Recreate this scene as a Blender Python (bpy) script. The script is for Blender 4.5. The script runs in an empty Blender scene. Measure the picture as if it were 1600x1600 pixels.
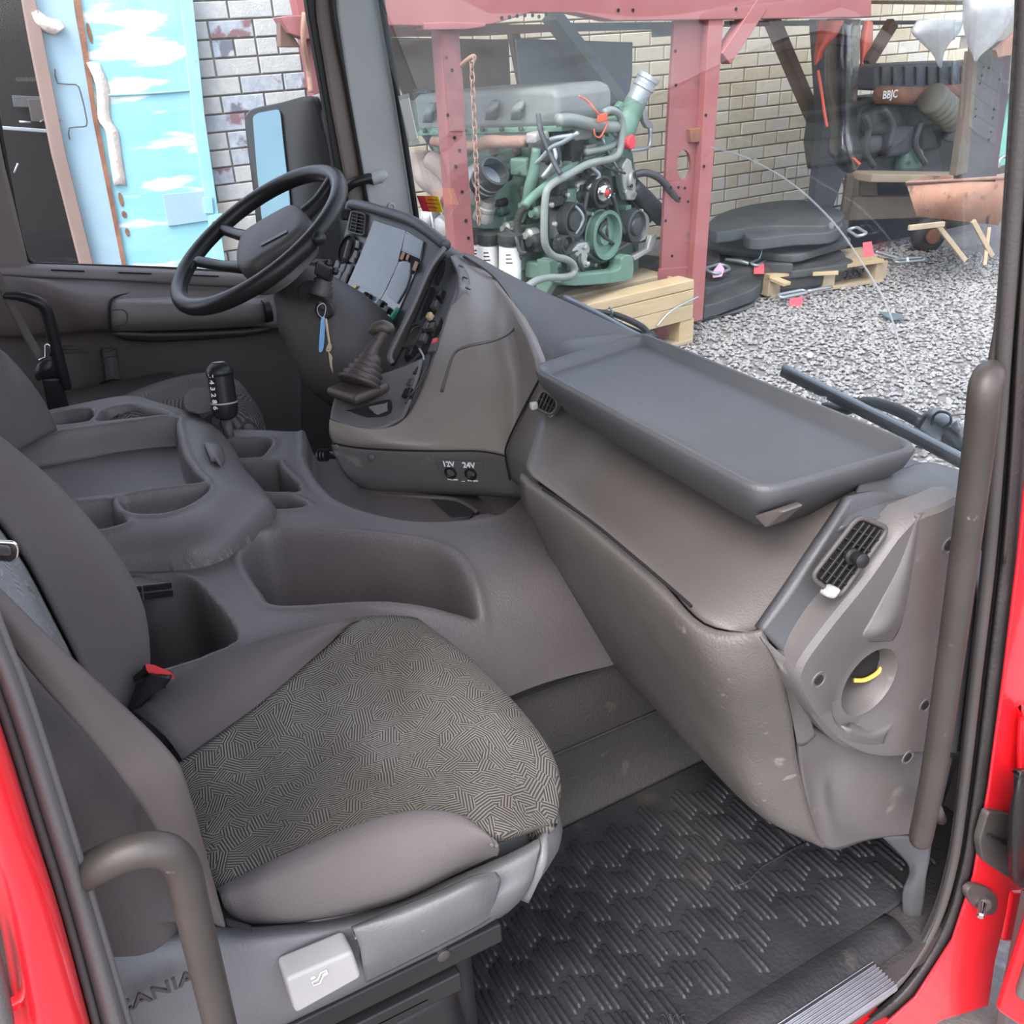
import bpy, bmesh, math, random
import numpy as np
from mathutils import Vector, Matrix, noise
random.seed(7); rng = np.random.default_rng(7)
S = bpy.context.scene; COL = S.collection
V = Vector
# ------------------------------------------------------------------ camera
CAM = V((1.6, 0.0, 1.25)); FPX = 1450.0
_p, _h, _r = math.radians(28), math.radians(28), math.radians(-3)
FW = V((-math.cos(_h)*math.cos(_p), math.sin(_h)*math.cos(_p), -math.sin(_p)))
_R = FW.cross(V((0, 0, 1))).normalized(); _U = _R.cross(FW)
RT = _R*math.cos(_r)+_U*math.sin(_r); UP = -_R*math.sin(_r)+_U*math.cos(_r)
cd = bpy.data.cameras.new('camera'); cam = bpy.data.objects.new('camera', cd); COL.objects.link(cam)
cd.sensor_width = 36; cd.lens = 36*FPX/1600; cd.clip_start = 0.02; cd.clip_end = 200
M = Matrix((RT, UP, -FW)).transposed().to_4x4(); M.translation = CAM; cam.matrix_world = M
S.camera = cam
# ------------------------------------------------------------------ light
W = bpy.data.worlds.new('sky'); S.world = W; W.use_nodes = True
nt = W.node_tree; bg = nt.nodes['Background']
sk = nt.nodes.new('ShaderNodeTexSky'); sk.sky_type = 'NISHITA'; sk.sun_disc = False
sk.sun_elevation = math.radians(55); sk.sun_rotation = math.radians(150); sk.air_density = 1.0; sk.dust_density = 2.5; sk.ozone_density = 1.0
hs = nt.nodes.new('ShaderNodeHueSaturation'); hs.inputs['Saturation'].default_value = .5; nt.links.new(sk.outputs[0], hs.inputs['Color']); wb_ = nt.nodes.new('ShaderNodeMix'); wb_.data_type = 'RGBA'; wb_.blend_type = 'MULTIPLY'; wb_.inputs[0].default_value = 1; wb_.inputs[7].default_value = (1.0, .955, .985, 1); nt.links.new(hs.outputs[0], wb_.inputs[6]); nt.links.new(wb_.outputs[2], bg.inputs[0]); bg.inputs[1].default_value = 0.72
sd = bpy.data.lights.new('sun', 'SUN'); sun = bpy.data.objects.new('sun', sd); COL.objects.link(sun)
sd.energy = 1.1; sd.angle = math.radians(22); sd.color = (1, .94, .85)
sun.rotation_euler = V((-.45, .50, -.95)).to_track_quat('-Z', 'Y').to_euler()
vs = S.view_settings; vs.view_transform = 'Standard'; vs.look = 'None'; vs.exposure = 0.27; vs.gamma = 1; vs.use_curve_mapping = False
# ------------------------------------------------------------------ helpers
def ray(px, py): return FW*FPX + RT*(px-800) + UP*(800-py)
def PX(px, py, x): d = ray(px, py); return CAM + d*((x-CAM.x)/d.x)
def PY(px, py, y): d = ray(px, py); return CAM + d*((y-CAM.y)/d.y)
def PZ(px, py, z): d = ray(px, py); return CAM + d*((z-CAM.z)/d.z)
def PD(px, py, d): return CAM + ray(px, py)*(d/FPX)          # d: metres along the view axis
def PP(px, py, o, n): d = ray(px, py); return CAM + d*((o-CAM).dot(n)/d.dot(n))
MATS = {}
def mat(name, c, rough=.6, metal=0, c2=None, ns=8, nd=4, amt=.5, bump=0, bs=60, spec=.5, alpha=None, coat=0, stretch=None, c3=None, s3=3, t3=.62, emit=0, world=False):
    m = bpy.data.materials.new(name); m.use_nodes = True; t = m.node_tree; b = t.nodes['Principled BSDF']; L = t.links.new
    b.inputs['Base Color'].default_value = (*c, 1); b.inputs['Roughness'].default_value = rough; b.inputs['Metallic'].default_value = metal
    b.inputs['Specular IOR Level'].default_value = spec; b.inputs['Coat Weight'].default_value = coat
    tc = t.nodes.new('ShaderNodeTexCoord'); src = tc.outputs['Object']
    if world: src = t.nodes.new('ShaderNodeNewGeometry').outputs['Position']
    if stretch:
        mp = t.nodes.new('ShaderNodeMapping'); mp.inputs['Scale'].default_value = stretch; L(src, mp.inputs[0]); src = mp.outputs[0]
    col = None
    if c2:
        n = t.nodes.new('ShaderNodeTexNoise'); n.inputs['Scale'].default_value = ns; n.inputs['Detail'].default_value = nd; L(src, n.inputs['Vector'])
        r = t.nodes.new('ShaderNodeValToRGB'); r.color_ramp.elements[0].position = .5-amt/2; r.color_ramp.elements[1].position = .5+amt/2
        r.color_ramp.elements[0].color = (*c, 1); r.color_ramp.elements[1].color = (*c2, 1); L(n.outputs['Fac'], r.inputs[0]); col = r.outputs[0]
    if c3:
        n3 = t.nodes.new('ShaderNodeTexNoise'); n3.inputs['Scale'].default_value = s3; n3.inputs['Detail'].default_value = 6; L(src, n3.inputs['Vector'])
        r3 = t.nodes.new('ShaderNodeValToRGB'); r3.color_ramp.elements[0].position = t3; r3.color_ramp.elements[1].position = min(1, t3+.06); L(n3.outputs['Fac'], r3.inputs[0])
        mx = t.nodes.new('ShaderNodeMix'); mx.data_type = 'RGBA'; L(r3.outputs[0], mx.inputs[0])
        if col: L(col, mx.inputs[6])
        else: mx.inputs[6].default_value = (*c, 1)
        mx.inputs[7].default_value = (*c3, 1); col = mx.outputs[2]
    if col: L(col, b.inputs['Base Color'])
    if bump:
        n2 = t.nodes.new('ShaderNodeTexNoise'); n2.inputs['Scale'].default_value = bs; n2.inputs['Detail'].default_value = 3; L(src, n2.inputs['Vector'])
        bp = t.nodes.new('ShaderNodeBump'); bp.inputs['Strength'].default_value = bump; bp.inputs['Distance'].default_value = .01; L(n2.outputs['Fac'], bp.inputs['Height']); L(bp.outputs[0], b.inputs['Normal'])
    if alpha is not None: b.inputs['Alpha'].default_value = alpha
    if emit: b.inputs['Emission Color'].default_value = (*c, 1); b.inputs['Emission Strength'].default_value = emit
    MATS[name] = m; return m
def glassmat(name, tint=(1, 1, 1), refl=.08, rough=.02, haze=0):
    m = bpy.data.materials.new(name); m.use_nodes = True; t = m.node_tree; L = t.links.new
    for n in list(t.nodes): t.nodes.remove(n)
    o = t.nodes.new('ShaderNodeOutputMaterial'); tr = t.nodes.new('ShaderNodeBsdfTransparent'); tr.inputs[0].default_value = (*tint, 1)
    g = t.nodes.new('ShaderNodeBsdfGlossy'); g.inputs['Roughness'].default_value = rough
    f = t.nodes.new('ShaderNodeLayerWeight'); f.inputs[0].default_value = .25
    mu = t.nodes.new('ShaderNodeMath'); mu.operation = 'MULTIPLY_ADD'; mu.inputs[1].default_value = .22; mu.inputs[2].default_value = refl; L(f.outputs['Fresnel'], mu.inputs[0])
    mx = t.nodes.new('ShaderNodeMixShader'); L(mu.outputs[0], mx.inputs[0]); L(tr.outputs[0], mx.inputs[1]); L(g.outputs[0], mx.inputs[2])
    out = mx.outputs[0]
    if haze:
        d = t.nodes.new('ShaderNodeBsdfDiffuse'); d.inputs[0].default_value = (.8, .83, .85, 1)
        tc = t.nodes.new('ShaderNodeTexCoord'); nz = t.nodes.new('ShaderNodeTexNoise'); nz.inputs['Scale'].default_value = 3; nz.inputs['Detail'].default_value = 5; L(tc.outputs['Object'], nz.inputs['Vector'])
        rp = t.nodes.new('ShaderNodeMath'); rp.operation = 'MULTIPLY'; rp.inputs[1].default_value = haze*2; L(nz.outputs['Fac'], rp.inputs[0])
        m2 = t.nodes.new('ShaderNodeMixShader'); L(rp.outputs[0], m2.inputs[0]); L(out, m2.inputs[1]); L(d.outputs[0], m2.inputs[2]); out = m2.outputs[0]
    L(out, o.inputs[0]); MATS[name] = m; return m
def thing(name, label, cat, loc=(0, 0, 0), group=None):
    o = bpy.data.objects.new(name, None); COL.objects.link(o); o.location = loc; o.empty_display_size = .05
    return tag(o, label, cat, group)
def tag(o, label=None, cat=None, group=None, kind=None):
    if label: o['label'] = label
    if cat: o['category'] = cat
    if group: o['group'] = group
    if kind: o['kind'] = kind
    return o
def par(o, p):
    if p is not None:
        o.parent = p; m = Matrix.Identity(4); q = p
        m = Matrix.Translation(p.location) @ p.rotation_euler.to_matrix().to_4x4() if p.type == 'EMPTY' else Matrix.Identity(4)
        o.matrix_parent_inverse = m.inverted()
    return o
def mk(name, vs_, fs, m, p=None, smooth=True, sub=0, bev=0, solid=0, seg=2, off=-1):
    me = bpy.data.meshes.new(name); me.from_pydata([tuple(v) for v in vs_], [], fs); me.validate(); me.update()
    if isinstance(m, str): m = MATS[m]
    me.materials.append(m)
    if smooth: me.polygons.foreach_set('use_smooth', [True]*len(me.polygons))
    o = bpy.data.objects.new(name, me); COL.objects.link(o); par(o, p)
    if solid: s = o.modifiers.new('s', 'SOLIDIFY'); s.thickness = solid; s.offset = off
    if bev:
        b = o.modifiers.new('b', 'BEVEL'); b.width = bev; b.segments = seg; b.limit_method = 'ANGLE'; b.angle_limit = math.radians(35); b.use_clamp_overlap = True
        o.modifiers.new('w', 'WEIGHTED_NORMAL')
    if sub: s = o.modifiers.new('u', 'SUBSURF'); s.levels = sub; s.render_levels = sub
    return o
def obox(name, o, ax, ay, az, m, p=None, bev=.004, seg=2):
    """box centred at o with full-size axis vectors"""
    o, ax, ay, az = V(o), V(ax)/2, V(ay)/2, V(az)/2
    if ax.cross(ay).dot(az) < 0: ax = -ax
    vs_ = [o+ax*i+ay*j+az*k for k in (-1, 1) for j in (-1, 1) for i in (-1, 1)]
    return mk(name, vs_, [(0, 2, 3, 1), (4, 5, 7, 6), (0, 1, 5, 4), (2, 6, 7, 3), (0, 4, 6, 2), (1, 3, 7, 5)], m, p, bev > 0, bev=bev, seg=seg)
def box(name, c, s, m, p=None, bev=.004, rz=0):
    R = Matrix.Rotation(rz, 3, 'Z'); return obox(name, c, R@V((s[0], 0, 0)), R@V((0, s[1], 0)), (0, 0, s[2]), m, p, bev)
def beam(name, a, b, w, h, m, p=None, up=(0, 0, 1), bev=.004):
    a, b = V(a), V(b); d = b-a; s = d.cross(V(up)).normalized(); u = s.cross(d).normalized()
    return obox(name, (a+b)/2, d, s*w, u*h, m, p, bev)
def cr(pts, n=6, closed=False):
    """Catmull-Rom through points"""
    pts = [V(q) for q in pts]; N = len(pts); out = []
    for i in range(N if closed else N-1):
        g = (lambda k: pts[k % N]) if closed else (lambda k: pts[min(max(k, 0), N-1)])
        p0, p1, p2, p3 = g(i-1), g(i), g(i+1), g(i+2)
        for j in range(n):
            t = j/n; out.append(.5*((2*p1)+(p2-p0)*t+(2*p0-5*p1+4*p2-p3)*t*t+(3*p1-p0-3*p2+p3)*t*t*t))
    if not closed: out.append(pts[-1].copy())
    return out
def tubegeo(pts, r, n=10, closed=False, flat=None):
    pts = [V(q) for q in pts]; N = len(pts); vs_, fs = [], []
    rs = r if isinstance(r, (list, tuple)) else [r]*N
    if len(rs) != N: rs = list(np.interp(np.linspace(0, 1, N), np.linspace(0, 1, len(rs)), rs))
    nrm = None
    for i in range(N):
        if closed: t = pts[(i+1) % N]-pts[i-1]
        else: t = pts[min(i+1, N-1)]-pts[max(i-1, 0)]
        t = t.normalized() if t.length > 1e-9 else V((0, 0, 1))
        if nrm is None: nrm = t.orthogonal().normalized()
        nrm = nrm-t*nrm.dot(t); nrm = nrm.normalized() if nrm.length > 1e-6 else t.orthogonal().normalized()
        b = t.cross(nrm)
        for k in range(n):
            a = 2*math.pi*k/n; vs_.append(pts[i]+(nrm*math.cos(a)+b*math.sin(a))*rs[i])
    for i in range(N if closed else N-1):
        j = (i+1) % N
        for k in range(n): fs.append((i*n+k, i*n+(k+1) % n, j*n+(k+1) % n, j*n+k))
    if not closed: fs.append(tuple(range(n))[::-1]); fs.append(tuple((N-1)*n+k for k in range(n)))
    return vs_, fs
def tube(name, pts, r, m, p=None, n=10, sm=5, closed=False):
    if sm: pts = cr(pts, sm, closed)
    a, b = tubegeo(pts, r, n, closed); return mk(name, a, b, m, p, bev=0)
def frame(d):
    d = V(d).normalized(); u = d.orthogonal().normalized(); return u, d.cross(u), d
def lathe(name, o, d, prof, m, p=None, n=24, sharp=True, uv=None):
    """prof: (radius, height) pairs along axis d from o"""
    u, v, d = uv if uv else frame(d); o = V(o); vs_, fs = [], []
    for (r, h) in prof:
        for k in range(n): a = 2*math.pi*k/n; vs_.append(o+d*h+(u*math.cos(a)+v*math.sin(a))*r)
    for i in range(len(prof)-1):
        for k in range(n): fs.append((i*n+k, i*n+(k+1) % n, (i+1)*n+(k+1) % n, (i+1)*n+k))
    if prof[0][0] > 1e-6: fs.append(tuple(range(n))[::-1])
    if prof[-1][0] > 1e-6: fs.append(tuple((len(prof)-1)*n+k for k in range(n)))
    ob = mk(name, vs_, fs, m, p)
    if sharp: ob.data.set_sharp_from_angle(angle=math.radians(38))
    return ob
def plate(name, pts, ext, m, p=None, bev=.003, smooth=True, seg=2):
    """planar outline extruded by vector ext"""
    pts = [V(q) for q in pts]; ext = V(ext); n = len(pts); nr = V((0, 0, 0))
    for i in range(n): nr += pts[i].cross(pts[(i+1) % n])
    if nr.dot(ext) > 0: pts = pts[::-1]
    vs_ = pts+[q+ext for q in pts]
    fs = [tuple(range(n)), tuple(range(2*n-1, n-1, -1))]+[(i, i+n, (i+1) % n+n, (i+1) % n) for i in range(n)]
    o = mk(name, vs_, fs, m, p, smooth and bev > 0, bev=bev, seg=seg)
    return o
def loft(name, rows, m, p=None, su=4, sv=4, thick=0, closed=False, off=-1, caps=False, flip=False, face=True):
    rows = [cr(r, su, closed) for r in rows]; nu = len(rows[0])
    cols = [cr([r[i] for r in rows], sv) for i in range(nu)]; nv = len(cols[0])
    vs_ = [cols[i][j] for j in range(nv) for i in range(nu)]; fs = []
    for j in range(nv-1):
        for i in range(nu if closed else nu-1):
            k = (i+1) % nu; f = (j*nu+i, j*nu+k, (j+1)*nu+k, (j+1)*nu+i); fs.append(f[::-1] if flip else f)
    if caps:
        a, b = tuple(range(nu))[::-1], tuple((nv-1)*nu+i for i in range(nu))
        fs += [a[::-1] if flip else a, b[::-1] if flip else b]
    if face and not closed:      # face the outer side towards the open door
        s = 0.
        for f in fs[:]:
            if len(f) == 4: n_ = (vs_[f[2]]-vs_[f[0]]).cross(vs_[f[3]]-vs_[f[1]]); s += n_.dot((CAM-vs_[f[0]]).normalized())
        if s < 0: fs = [f[::-1] for f in fs]
    return mk(name, vs_, fs, m, p, solid=thick, off=off)
def rounded(pts, r=.02, n=4):
    """round the corners of a 3-D polygon"""
    pts = [V(q) for q in pts]; N = len(pts); out = []
    for i in range(N):
        a, b, c = pts[i-1], pts[i], pts[(i+1) % N]; k = min(r, (a-b).length*.45, (c-b).length*.45)
        s, e = b+(a-b).normalized()*k, b+(c-b).normalized()*k
        for j in range(n+1): t = j/n; out.append(s*(1-t)**2+b*2*t*(1-t)+e*t*t)
    return out
def text(name, s, o, right, up, size, m, p=None, ext=.0006, align='CENTER', bold=.018):
    cu = bpy.data.curves.new(name, 'FONT'); cu.body = s; cu.size = size; cu.extrude = ext; cu.offset = bold*size; cu.align_x = align; cu.align_y = 'CENTER'; cu.resolution_u = 2
    t = bpy.data.objects.new(name, cu); COL.objects.link(t); dg = bpy.context.evaluated_depsgraph_get()
    me = bpy.data.meshes.new_from_object(t.evaluated_get(dg)); bpy.data.objects.remove(t)
    r = V(right).normalized(); n = r.cross(V(up)).normalized(); u = n.cross(r); R = Matrix((r, u, n)).transposed()
    vs_ = [V(o)+R@v.co for v in me.vertices]; fs = [tuple(f.vertices) for f in me.polygons]; bpy.data.meshes.remove(me)
    return mk(name, vs_, fs, m, p, smooth=False)
def dup(o, p=None, loc=None, rot=None):
    c = o.copy(); COL.objects.link(c); c.parent = p
    if loc is not None: c.location = loc
    if rot is not None: c.rotation_euler = rot
    return c
def join(parts):
    """list of (verts, faces) -> one"""
    vs_, fs = [], []
    for a, b in parts: k = len(vs_); vs_ += list(a); fs += [tuple(i+k for i in f) for f in b]
    return vs_, fs
# ------------------------------------------------------------------ materials
mat('plastic', (.084, .079, .075), .48, c2=(.11, .103, .098), ns=9, bump=.12, bs=420, c3=(.17, .16, .15), s3=14, t3=.66)
mat('plastic_warm', (.085, .076, .069), .44, c2=(.108, .097, .088), ns=6, bump=.1, bs=420)
mat('plastic_top', (.055, .058, .061), .48, c2=(.072, .075, .078), ns=7, bump=.12, bs=420)
mat('plastic_worn', (.080, .073, .066), .48, c2=(.105, .096, .087), ns=10, bump=.18, bs=300, c3=(.17, .155, .135), s3=36, t3=.66)
mat('plastic_console', (.095, .083, .08), .46, c2=(.122, .108, .104), ns=8, bump=.2, bs=330)
mat('plastic_seat', (.105, .107, .108), .40, c2=(.132, .133, .134), ns=10, bump=.12, bs=300, c3=(.30, .29, .28), s3=38, t3=.70)
mat('plastic_light', (.34, .335, .32), .45)
mat('plastic_black', (.016, .0155, .0155), .45, bump=.05, bs=300, spec=.3)
mat('plastic_centre_lit', (.175, .153, .13), .42, c2=(.205, .18, .153), ns=6, bump=.1, bs=420)  # same dash plastic made lighter: windscreen light and sheen painted into the colour
mat('plastic_dark', (.052, .046, .043), .55, c2=(.066, .059, .055), bump=.1, bs=300)
mat('plastic_brown', (.055, .042, .036), .5)
mat('hole_black', (.004, .004, .004), .9)
mat('rubber', (.022, .021, .021), .55, c2=(.045, .042, .04), ns=14, bump=.2, bs=160)
mat('mat_rubber', (.015, .016, .019), .45, c2=(.038, .038, .040), ns=7, nd=8, bump=.2, bs=130, c3=(.05, .045, .038), s3=9, t3=.64, world=True, spec=.3)
mat('kick_carpet', (.024, .022, .020), .75, c2=(.042, .038, .034), ns=6, bump=.3, bs=200, c3=(.06, .054, .047), s3=18, t3=.68)
mat('velour', (.080, .068, .065), .95, c2=(.105, .09, .086), ns=5, bump=.25, bs=500)
mat('velour_light', (.10, .088, .084), .95, c2=(.135, .12, .114), ns=6, bump=.25, bs=500)
mat('webbing', (.06, .048, .043), .75, c2=(.115, .095, .086), ns=5, bump=.08, bs=600)
mat('red_paint', (.75, .012, .022), .28, coat=.6, c2=(.82, .02, .03), ns=2)
mat('red_button', (.62, .05, .05), .4)
mat('aluminium', (.72, .75, .8), .3, 1.0, c2=(.6, .62, .66), ns=30)
mat('chrome', (.8, .8, .8), .15, 1.0)
mat('handle_grey', (.032, .027, .023), .5, c2=(.05, .043, .037), ns=14, nd=6, bump=.06, bs=80, c3=(.2, .17, .13), s3=40, t3=.70)
mat('door_panel', (.15, .13, .122), .55, c2=(.175, .152, .143), ns=4, bump=.12, bs=300)
mat('door_dark', (.10, .08, .075), .65, c2=(.118, .096, .09), ns=4, bump=.1, bs=300)
mat('pillar_grey', (.30, .305, .30), .55, c2=(.34, .34, .33), ns=3, bump=.08, bs=350)
mat('pillar_brown', (.13, .105, .088), .55, c2=(.16, .13, .11), ns=5)
mat('screen', (.11, .135, .14), .2, c2=(.23, .26, .27), ns=5, spec=.5)
mat('screen_dark', (.05, .06, .07), .15, coat=.5)
mat('white_print', (.85, .85, .82), .5)
mat('grey_print', (.07, .07, .07), .6)
mat('tag_blue', (.10, .33, .62), .5, c2=(.3, .5, .72), ns=60)
mat('tag_beige', (.6, .47, .3), .6)
mat('rust_tan', (.42, .26, .14), .7)
mat('green_clip', (.03, .35, .2), .5)
mat('yellow_wire', (.75, .5, .08), .5)
mat('dusty_foam', (.5, .38, .2), .8)
glassmat('glass', (.95, .98, .98), .02, .01, .007)
glassmat('glass_side', (.95, .97, .97), .02, .01, .006)
def fabric(name, ca, cb, scale=38, ws=230):
    """seat cloth: patches of short parallel dashes, each patch turned its own way"""
    m = bpy.data.materials.new(name); m.use_nodes = True; t = m.node_tree; b = t.nodes['Principled BSDF']; L = t.links.new; N = t.nodes.new
    tc = N('ShaderNodeTexCoord'); vo = N('ShaderNodeTexVoronoi'); vo.inputs['Scale'].default_value = scale; L(tc.outputs['Object'], vo.inputs['Vector'])
    sp = N('ShaderNodeSeparateColor'); L(vo.outputs['Color'], sp.inputs[0])
    an = N('ShaderNodeMath'); an.operation = 'MULTIPLY'; an.inputs[1].default_value = 6.283; L(sp.outputs[0], an.inputs[0])
    ro = N('ShaderNodeVectorRotate'); ro.rotation_type = 'Z_AXIS'; L(tc.outputs['Object'], ro.inputs['Vector']); L(an.outputs[0], ro.inputs['Angle'])
    wv = N('ShaderNodeTexWave'); wv.inputs['Scale'].default_value = ws/6.283*2; wv.inputs['Distortion'].default_value = .6; wv.inputs['Detail Scale'].default_value = 1; L(ro.outputs[0], wv.inputs['Vector'])
    rp = N('ShaderNodeValToRGB'); rp.color_ramp.elements[0].position = .38; rp.color_ramp.elements[1].position = .6; rp.color_ramp.elements[0].color = (*ca, 1); rp.color_ramp.elements[1].color = (*cb, 1); L(wv.outputs['Fac'], rp.inputs[0])
    nz = N('ShaderNodeTexNoise'); nz.inputs['Scale'].default_value = 7; L(tc.outputs['Object'], nz.inputs['Vector'])
    mx = N('ShaderNodeMix'); mx.data_type = 'RGBA'; mx.blend_type = 'MULTIPLY'; mx.inputs[0].default_value = .55; L(rp.outputs[0], mx.inputs[6])
    rq = N('ShaderNodeValToRGB'); rq.color_ramp.elements[0].position = .38; rq.color_ramp.elements[1].position = .62; rq.color_ramp.elements[0].color = (.45, .42, .36, 1); L(nz.outputs['Fac'], rq.inputs[0]); L(rq.outputs[0], mx.inputs[7])
    L(mx.outputs[2], b.inputs['Base Color']); b.inputs['Roughness'].default_value = .9
    bp = N('ShaderNodeBump'); bp.inputs['Strength'].default_value = .5; bp.inputs['Distance'].default_value = .002; L(wv.outputs['Fac'], bp.inputs['Height']); L(bp.outputs[0], b.inputs['Normal'])
    MATS[name] = m
fabric('seat_cloth', (.045, .04, .033), (.20, .188, .16), 52, 300)
fabric('seat_cloth_pale', (.13, .13, .13), (.26, .26, .26), 52, 300)
fabric('seat_cloth_dark', (.045, .038, .036), (.13, .115, .108), 22, 120)
# ------------------------------------------------------------------ cab shell (structure)
fl = box('floor', (.02, .25, -.03), (2.1, 2.1, .05), 'rubber', bev=0); tag(fl, kind='structure')
ce = box('ceiling', (0, .0, 1.80), (2.12, 2.1, .05), 'door_panel', bev=0); tag(ce, kind='structure')
wr = box('wall_rear', (0, -1.02, .87), (2.12, .04, 1.85), 'door_panel', bev=0); tag(wr, kind='structure')
wf = box('wall_front', (0, 1.22, .26), (2.12, .04, .62), 'plastic_dark', bev=0); tag(wf, kind='structure')
wl = box('wall_left', (-1.09, .1, .3), (.04, 2.2, .7), 'plastic_dark', bev=0); tag(wl, kind='structure')
# driver's side: door skin with window opening
DX = -1.06
def strip(name, pl, x, thick, m, p=None, bev=.004):
    return plate(name, [PX(a, b, x) for a, b in pl], (-thick, 0, 0), m, p, bev)
door = thing('door_1', None, None, (DX, .3, 0)); tag(door, 'brown-grey driver side door seen across the cab', kind='structure')
# door inner skin below the window: lofted from sill to floor
rows = [
 [PX(-60, 408, -1.03), PX(45, 411, -1.03), PX(160, 415, -1.03), PX(290, 421, -1.03), PX(400, 428, -1.03), PX(470, 440, -1.03)],
 [PX(-60, 418, -.99), PX(45, 420, -.99), PX(160, 424, -.99), PX(290, 430, -.99), PX(400, 437, -.99), PX(470, 448, -.99)],
 [PX(-60, 430, -.99), PX(45, 434, -.985), PX(160, 438, -.98), PX(290, 446, -.99), PX(400, 452, -.99), PX(470, 462, -.99)],
 [PX(-60, 436, -.93), PX(48, 442, -.92), PX(140, 470, -.87), PX(290, 470, -.93), PX(400, 475, -.93), PX(470, 480, -.93)],
 [PX(-60, 520, -.95), PX(60, 520, -.94), PX(150, 512, -.90), PX(290, 512, -.90), PX(400, 510, -.90), PX(470, 515, -.92)],
 [PX(-60, 545, -1.0), PX(80, 540, -1.0), PX(170, 535, -.98), PX(290, 530, -.97), PX(400, 525, -.97), PX(470, 530, -.98)],
 [PX(-60, 700, -1.02), PX(80, 700, -1.02), PX(170, 690, -1.02), PX(290, 690, -1.02), PX(400, 690, -1.02), PX(470, 690, -1.02)],
 [PX(-60, 900, -1.02), PX(80, 900, -1.02), PX(170, 900, -1.02), PX(290, 900, -1.02), PX(400, 900, -1.02), PX(470, 900, -1.02)]]
loft('door_skin', rows, 'door_dark', door, 4, 4, .02)
loft('sill_trim', [[q+V((.004, 0, .003)) for q in r] for r in rows[0:3]], 'door_panel', door, 4, 3, .008)
# storage box / armrest on the door
loft('armrest_box', [[PX(172, 462, -.95), PX(230, 462, -.95), PX(300, 463, -.95), PX(417, 466, -.95)],
                     [PX(172, 468, -.89), PX(230, 469, -.88), PX(300, 471, -.88), PX(417, 470, -.88)],
                     [PX(173, 482, -.865), PX(230, 480, -.86), PX(300, 480, -.86), PX(417, 478, -.86)],
                     [PX(174, 505, -.865), PX(230, 504, -.86), PX(300, 502, -.86), PX(417, 498, -.86)],
                     [PX(176, 519, -.90), PX(230, 518, -.90), PX(300, 516, -.90), PX(417, 510, -.90)]], 'door_panel', door, 3, 4, .015)
tube('armrest_seam', [PX(173, 520, -.872), PX(172, 500, -.86), PX(172, 478, -.862), PX(178, 465, -.89), PX(205, 458, -.93)], .003, 'hole_black', door, 6)
tube('latch_outline', [PX(175, 484, -.852), PX(192, 484, -.852), PX(199, 492, -.852), PX(196, 505, -.852), PX(178, 508, -.852)], .0015, 'plastic_dark', door, 6)
loft('speaker_pocket', [[PX(175, 522, -.90), PX(260, 524, -.90), PX(380, 520, -.90), PX(430, 512, -.92)], [PX(195, 532, -.93), PX(260, 534, -.92), PX(380, 526, -.93), PX(430, 516, -.94)]], 'plastic_dark', door, 4, 3, .01)
for i in range(3): tube('panel_rib', [PX(98, 541+i*5, -.995), PX(148, 540+i*5, -.995)], .0025, 'plastic_dark', door, 6, 0)
tube('panel_arch', [PX(185, 556, -1.0), PX(210, 566, -1.0), PX(235, 585, -1.0), PX(255, 605, -1.0)], .004, 'plastic_dark', door, 6)
lathe('adjuster_wheel', PX(417, 486, -.87), (0, 1, 0), [(.02, -.01), (.03, -.008), (.03, .008), (.02, .01)], 'plastic_black', door, 20)
for k in range(3): strip('sill_slot', [(80+105*k, 421+4*k), (132+105*k, 423+4*k), (132+105*k, 425+4*k), (80+105*k, 423+4*k)], -.978, .004, 'hole_black', door, 0)
# window frame and pane of the driver's door
win = plate('window_1', [PX(a, b, -1.035) for a, b in [(-120, -160), (505, -160), (560, 440), (300, 421), (45, 411), (-120, 408)]], (-.004, 0, 0), 'glass_side', bev=0)
tag(win, 'clear driver door window above the door sill', kind='structure')
tube('window_frame', [PX(-40, -120, -1.02), PX(-8, 150, -1.02), PX(18, 300, -1.02), PX(36, 385, -1.02), PX(52, 410, -1.02), PX(90, 414, -1.02), PX(300, 422, -1.02), PX(480, 436, -1.02)], .006, 'plastic_black', win, 8)
bp_ = plate('trim_1', [PX(a, b, -1.0) for a, b in [(-160, -60), (-45, -60), (-20, 120), (8, 260), (30, 350), (44, 410), (45, 425), (38, 436), (-160, 440)]], (-.06, 0, 0), 'pillar_brown', bev=.01)
tag(bp_, kind='structure')
# A pillar on the driver's side
ap = thing('trim_2', None, None, (-.95, .9, .7)); tag(ap, kind='structure')
strip('seal', [(470, -60), (492, -60), (497, 30), (520, 170), (552, 345), (535, 345), (508, 170), (483, 30)], -.97, .03, 'plastic_black', ap, .006)
strip('inner_trim', [(492, -60), (520, -60), (525, 20), (545, 150), (578, 340), (552, 345), (520, 170), (497, 30)], -.955, .03, 'pillar_brown', ap, .008)
tube('trim_bead', [PX(516, -60, -.945), PX(523, 30, -.945), PX(545, 150, -.945), PX(578, 340, -.945)], .008, 'plastic_black', ap, 8)
strip('pillar_cover', [(522, -60), (590, -60), (600, 25), (622, 160), (654, 372), (600, 372), (578, 335), (545, 150), (526, 20)], -.935, .03, 'pillar_grey', ap, .01)
tube('glass_seal', [PX(588, -60, -.92), PX(600, 25, -.92), PX(623, 160, -.92), PX(656, 375, -.92)], .009, 'plastic_black', ap, 8)
lathe('screw', PX(611, 323, -.933), (1, 0, 0), [(.012, 0), (.012, .004), (.007, .006), (.006, .003), (0, .003)], 'pillar_grey', ap, 16)
gh = thing('pillar_handle', 'small grey grip on the driver side pillar above the dashboard', 'handle', PX(560, 282, -.92))
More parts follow.
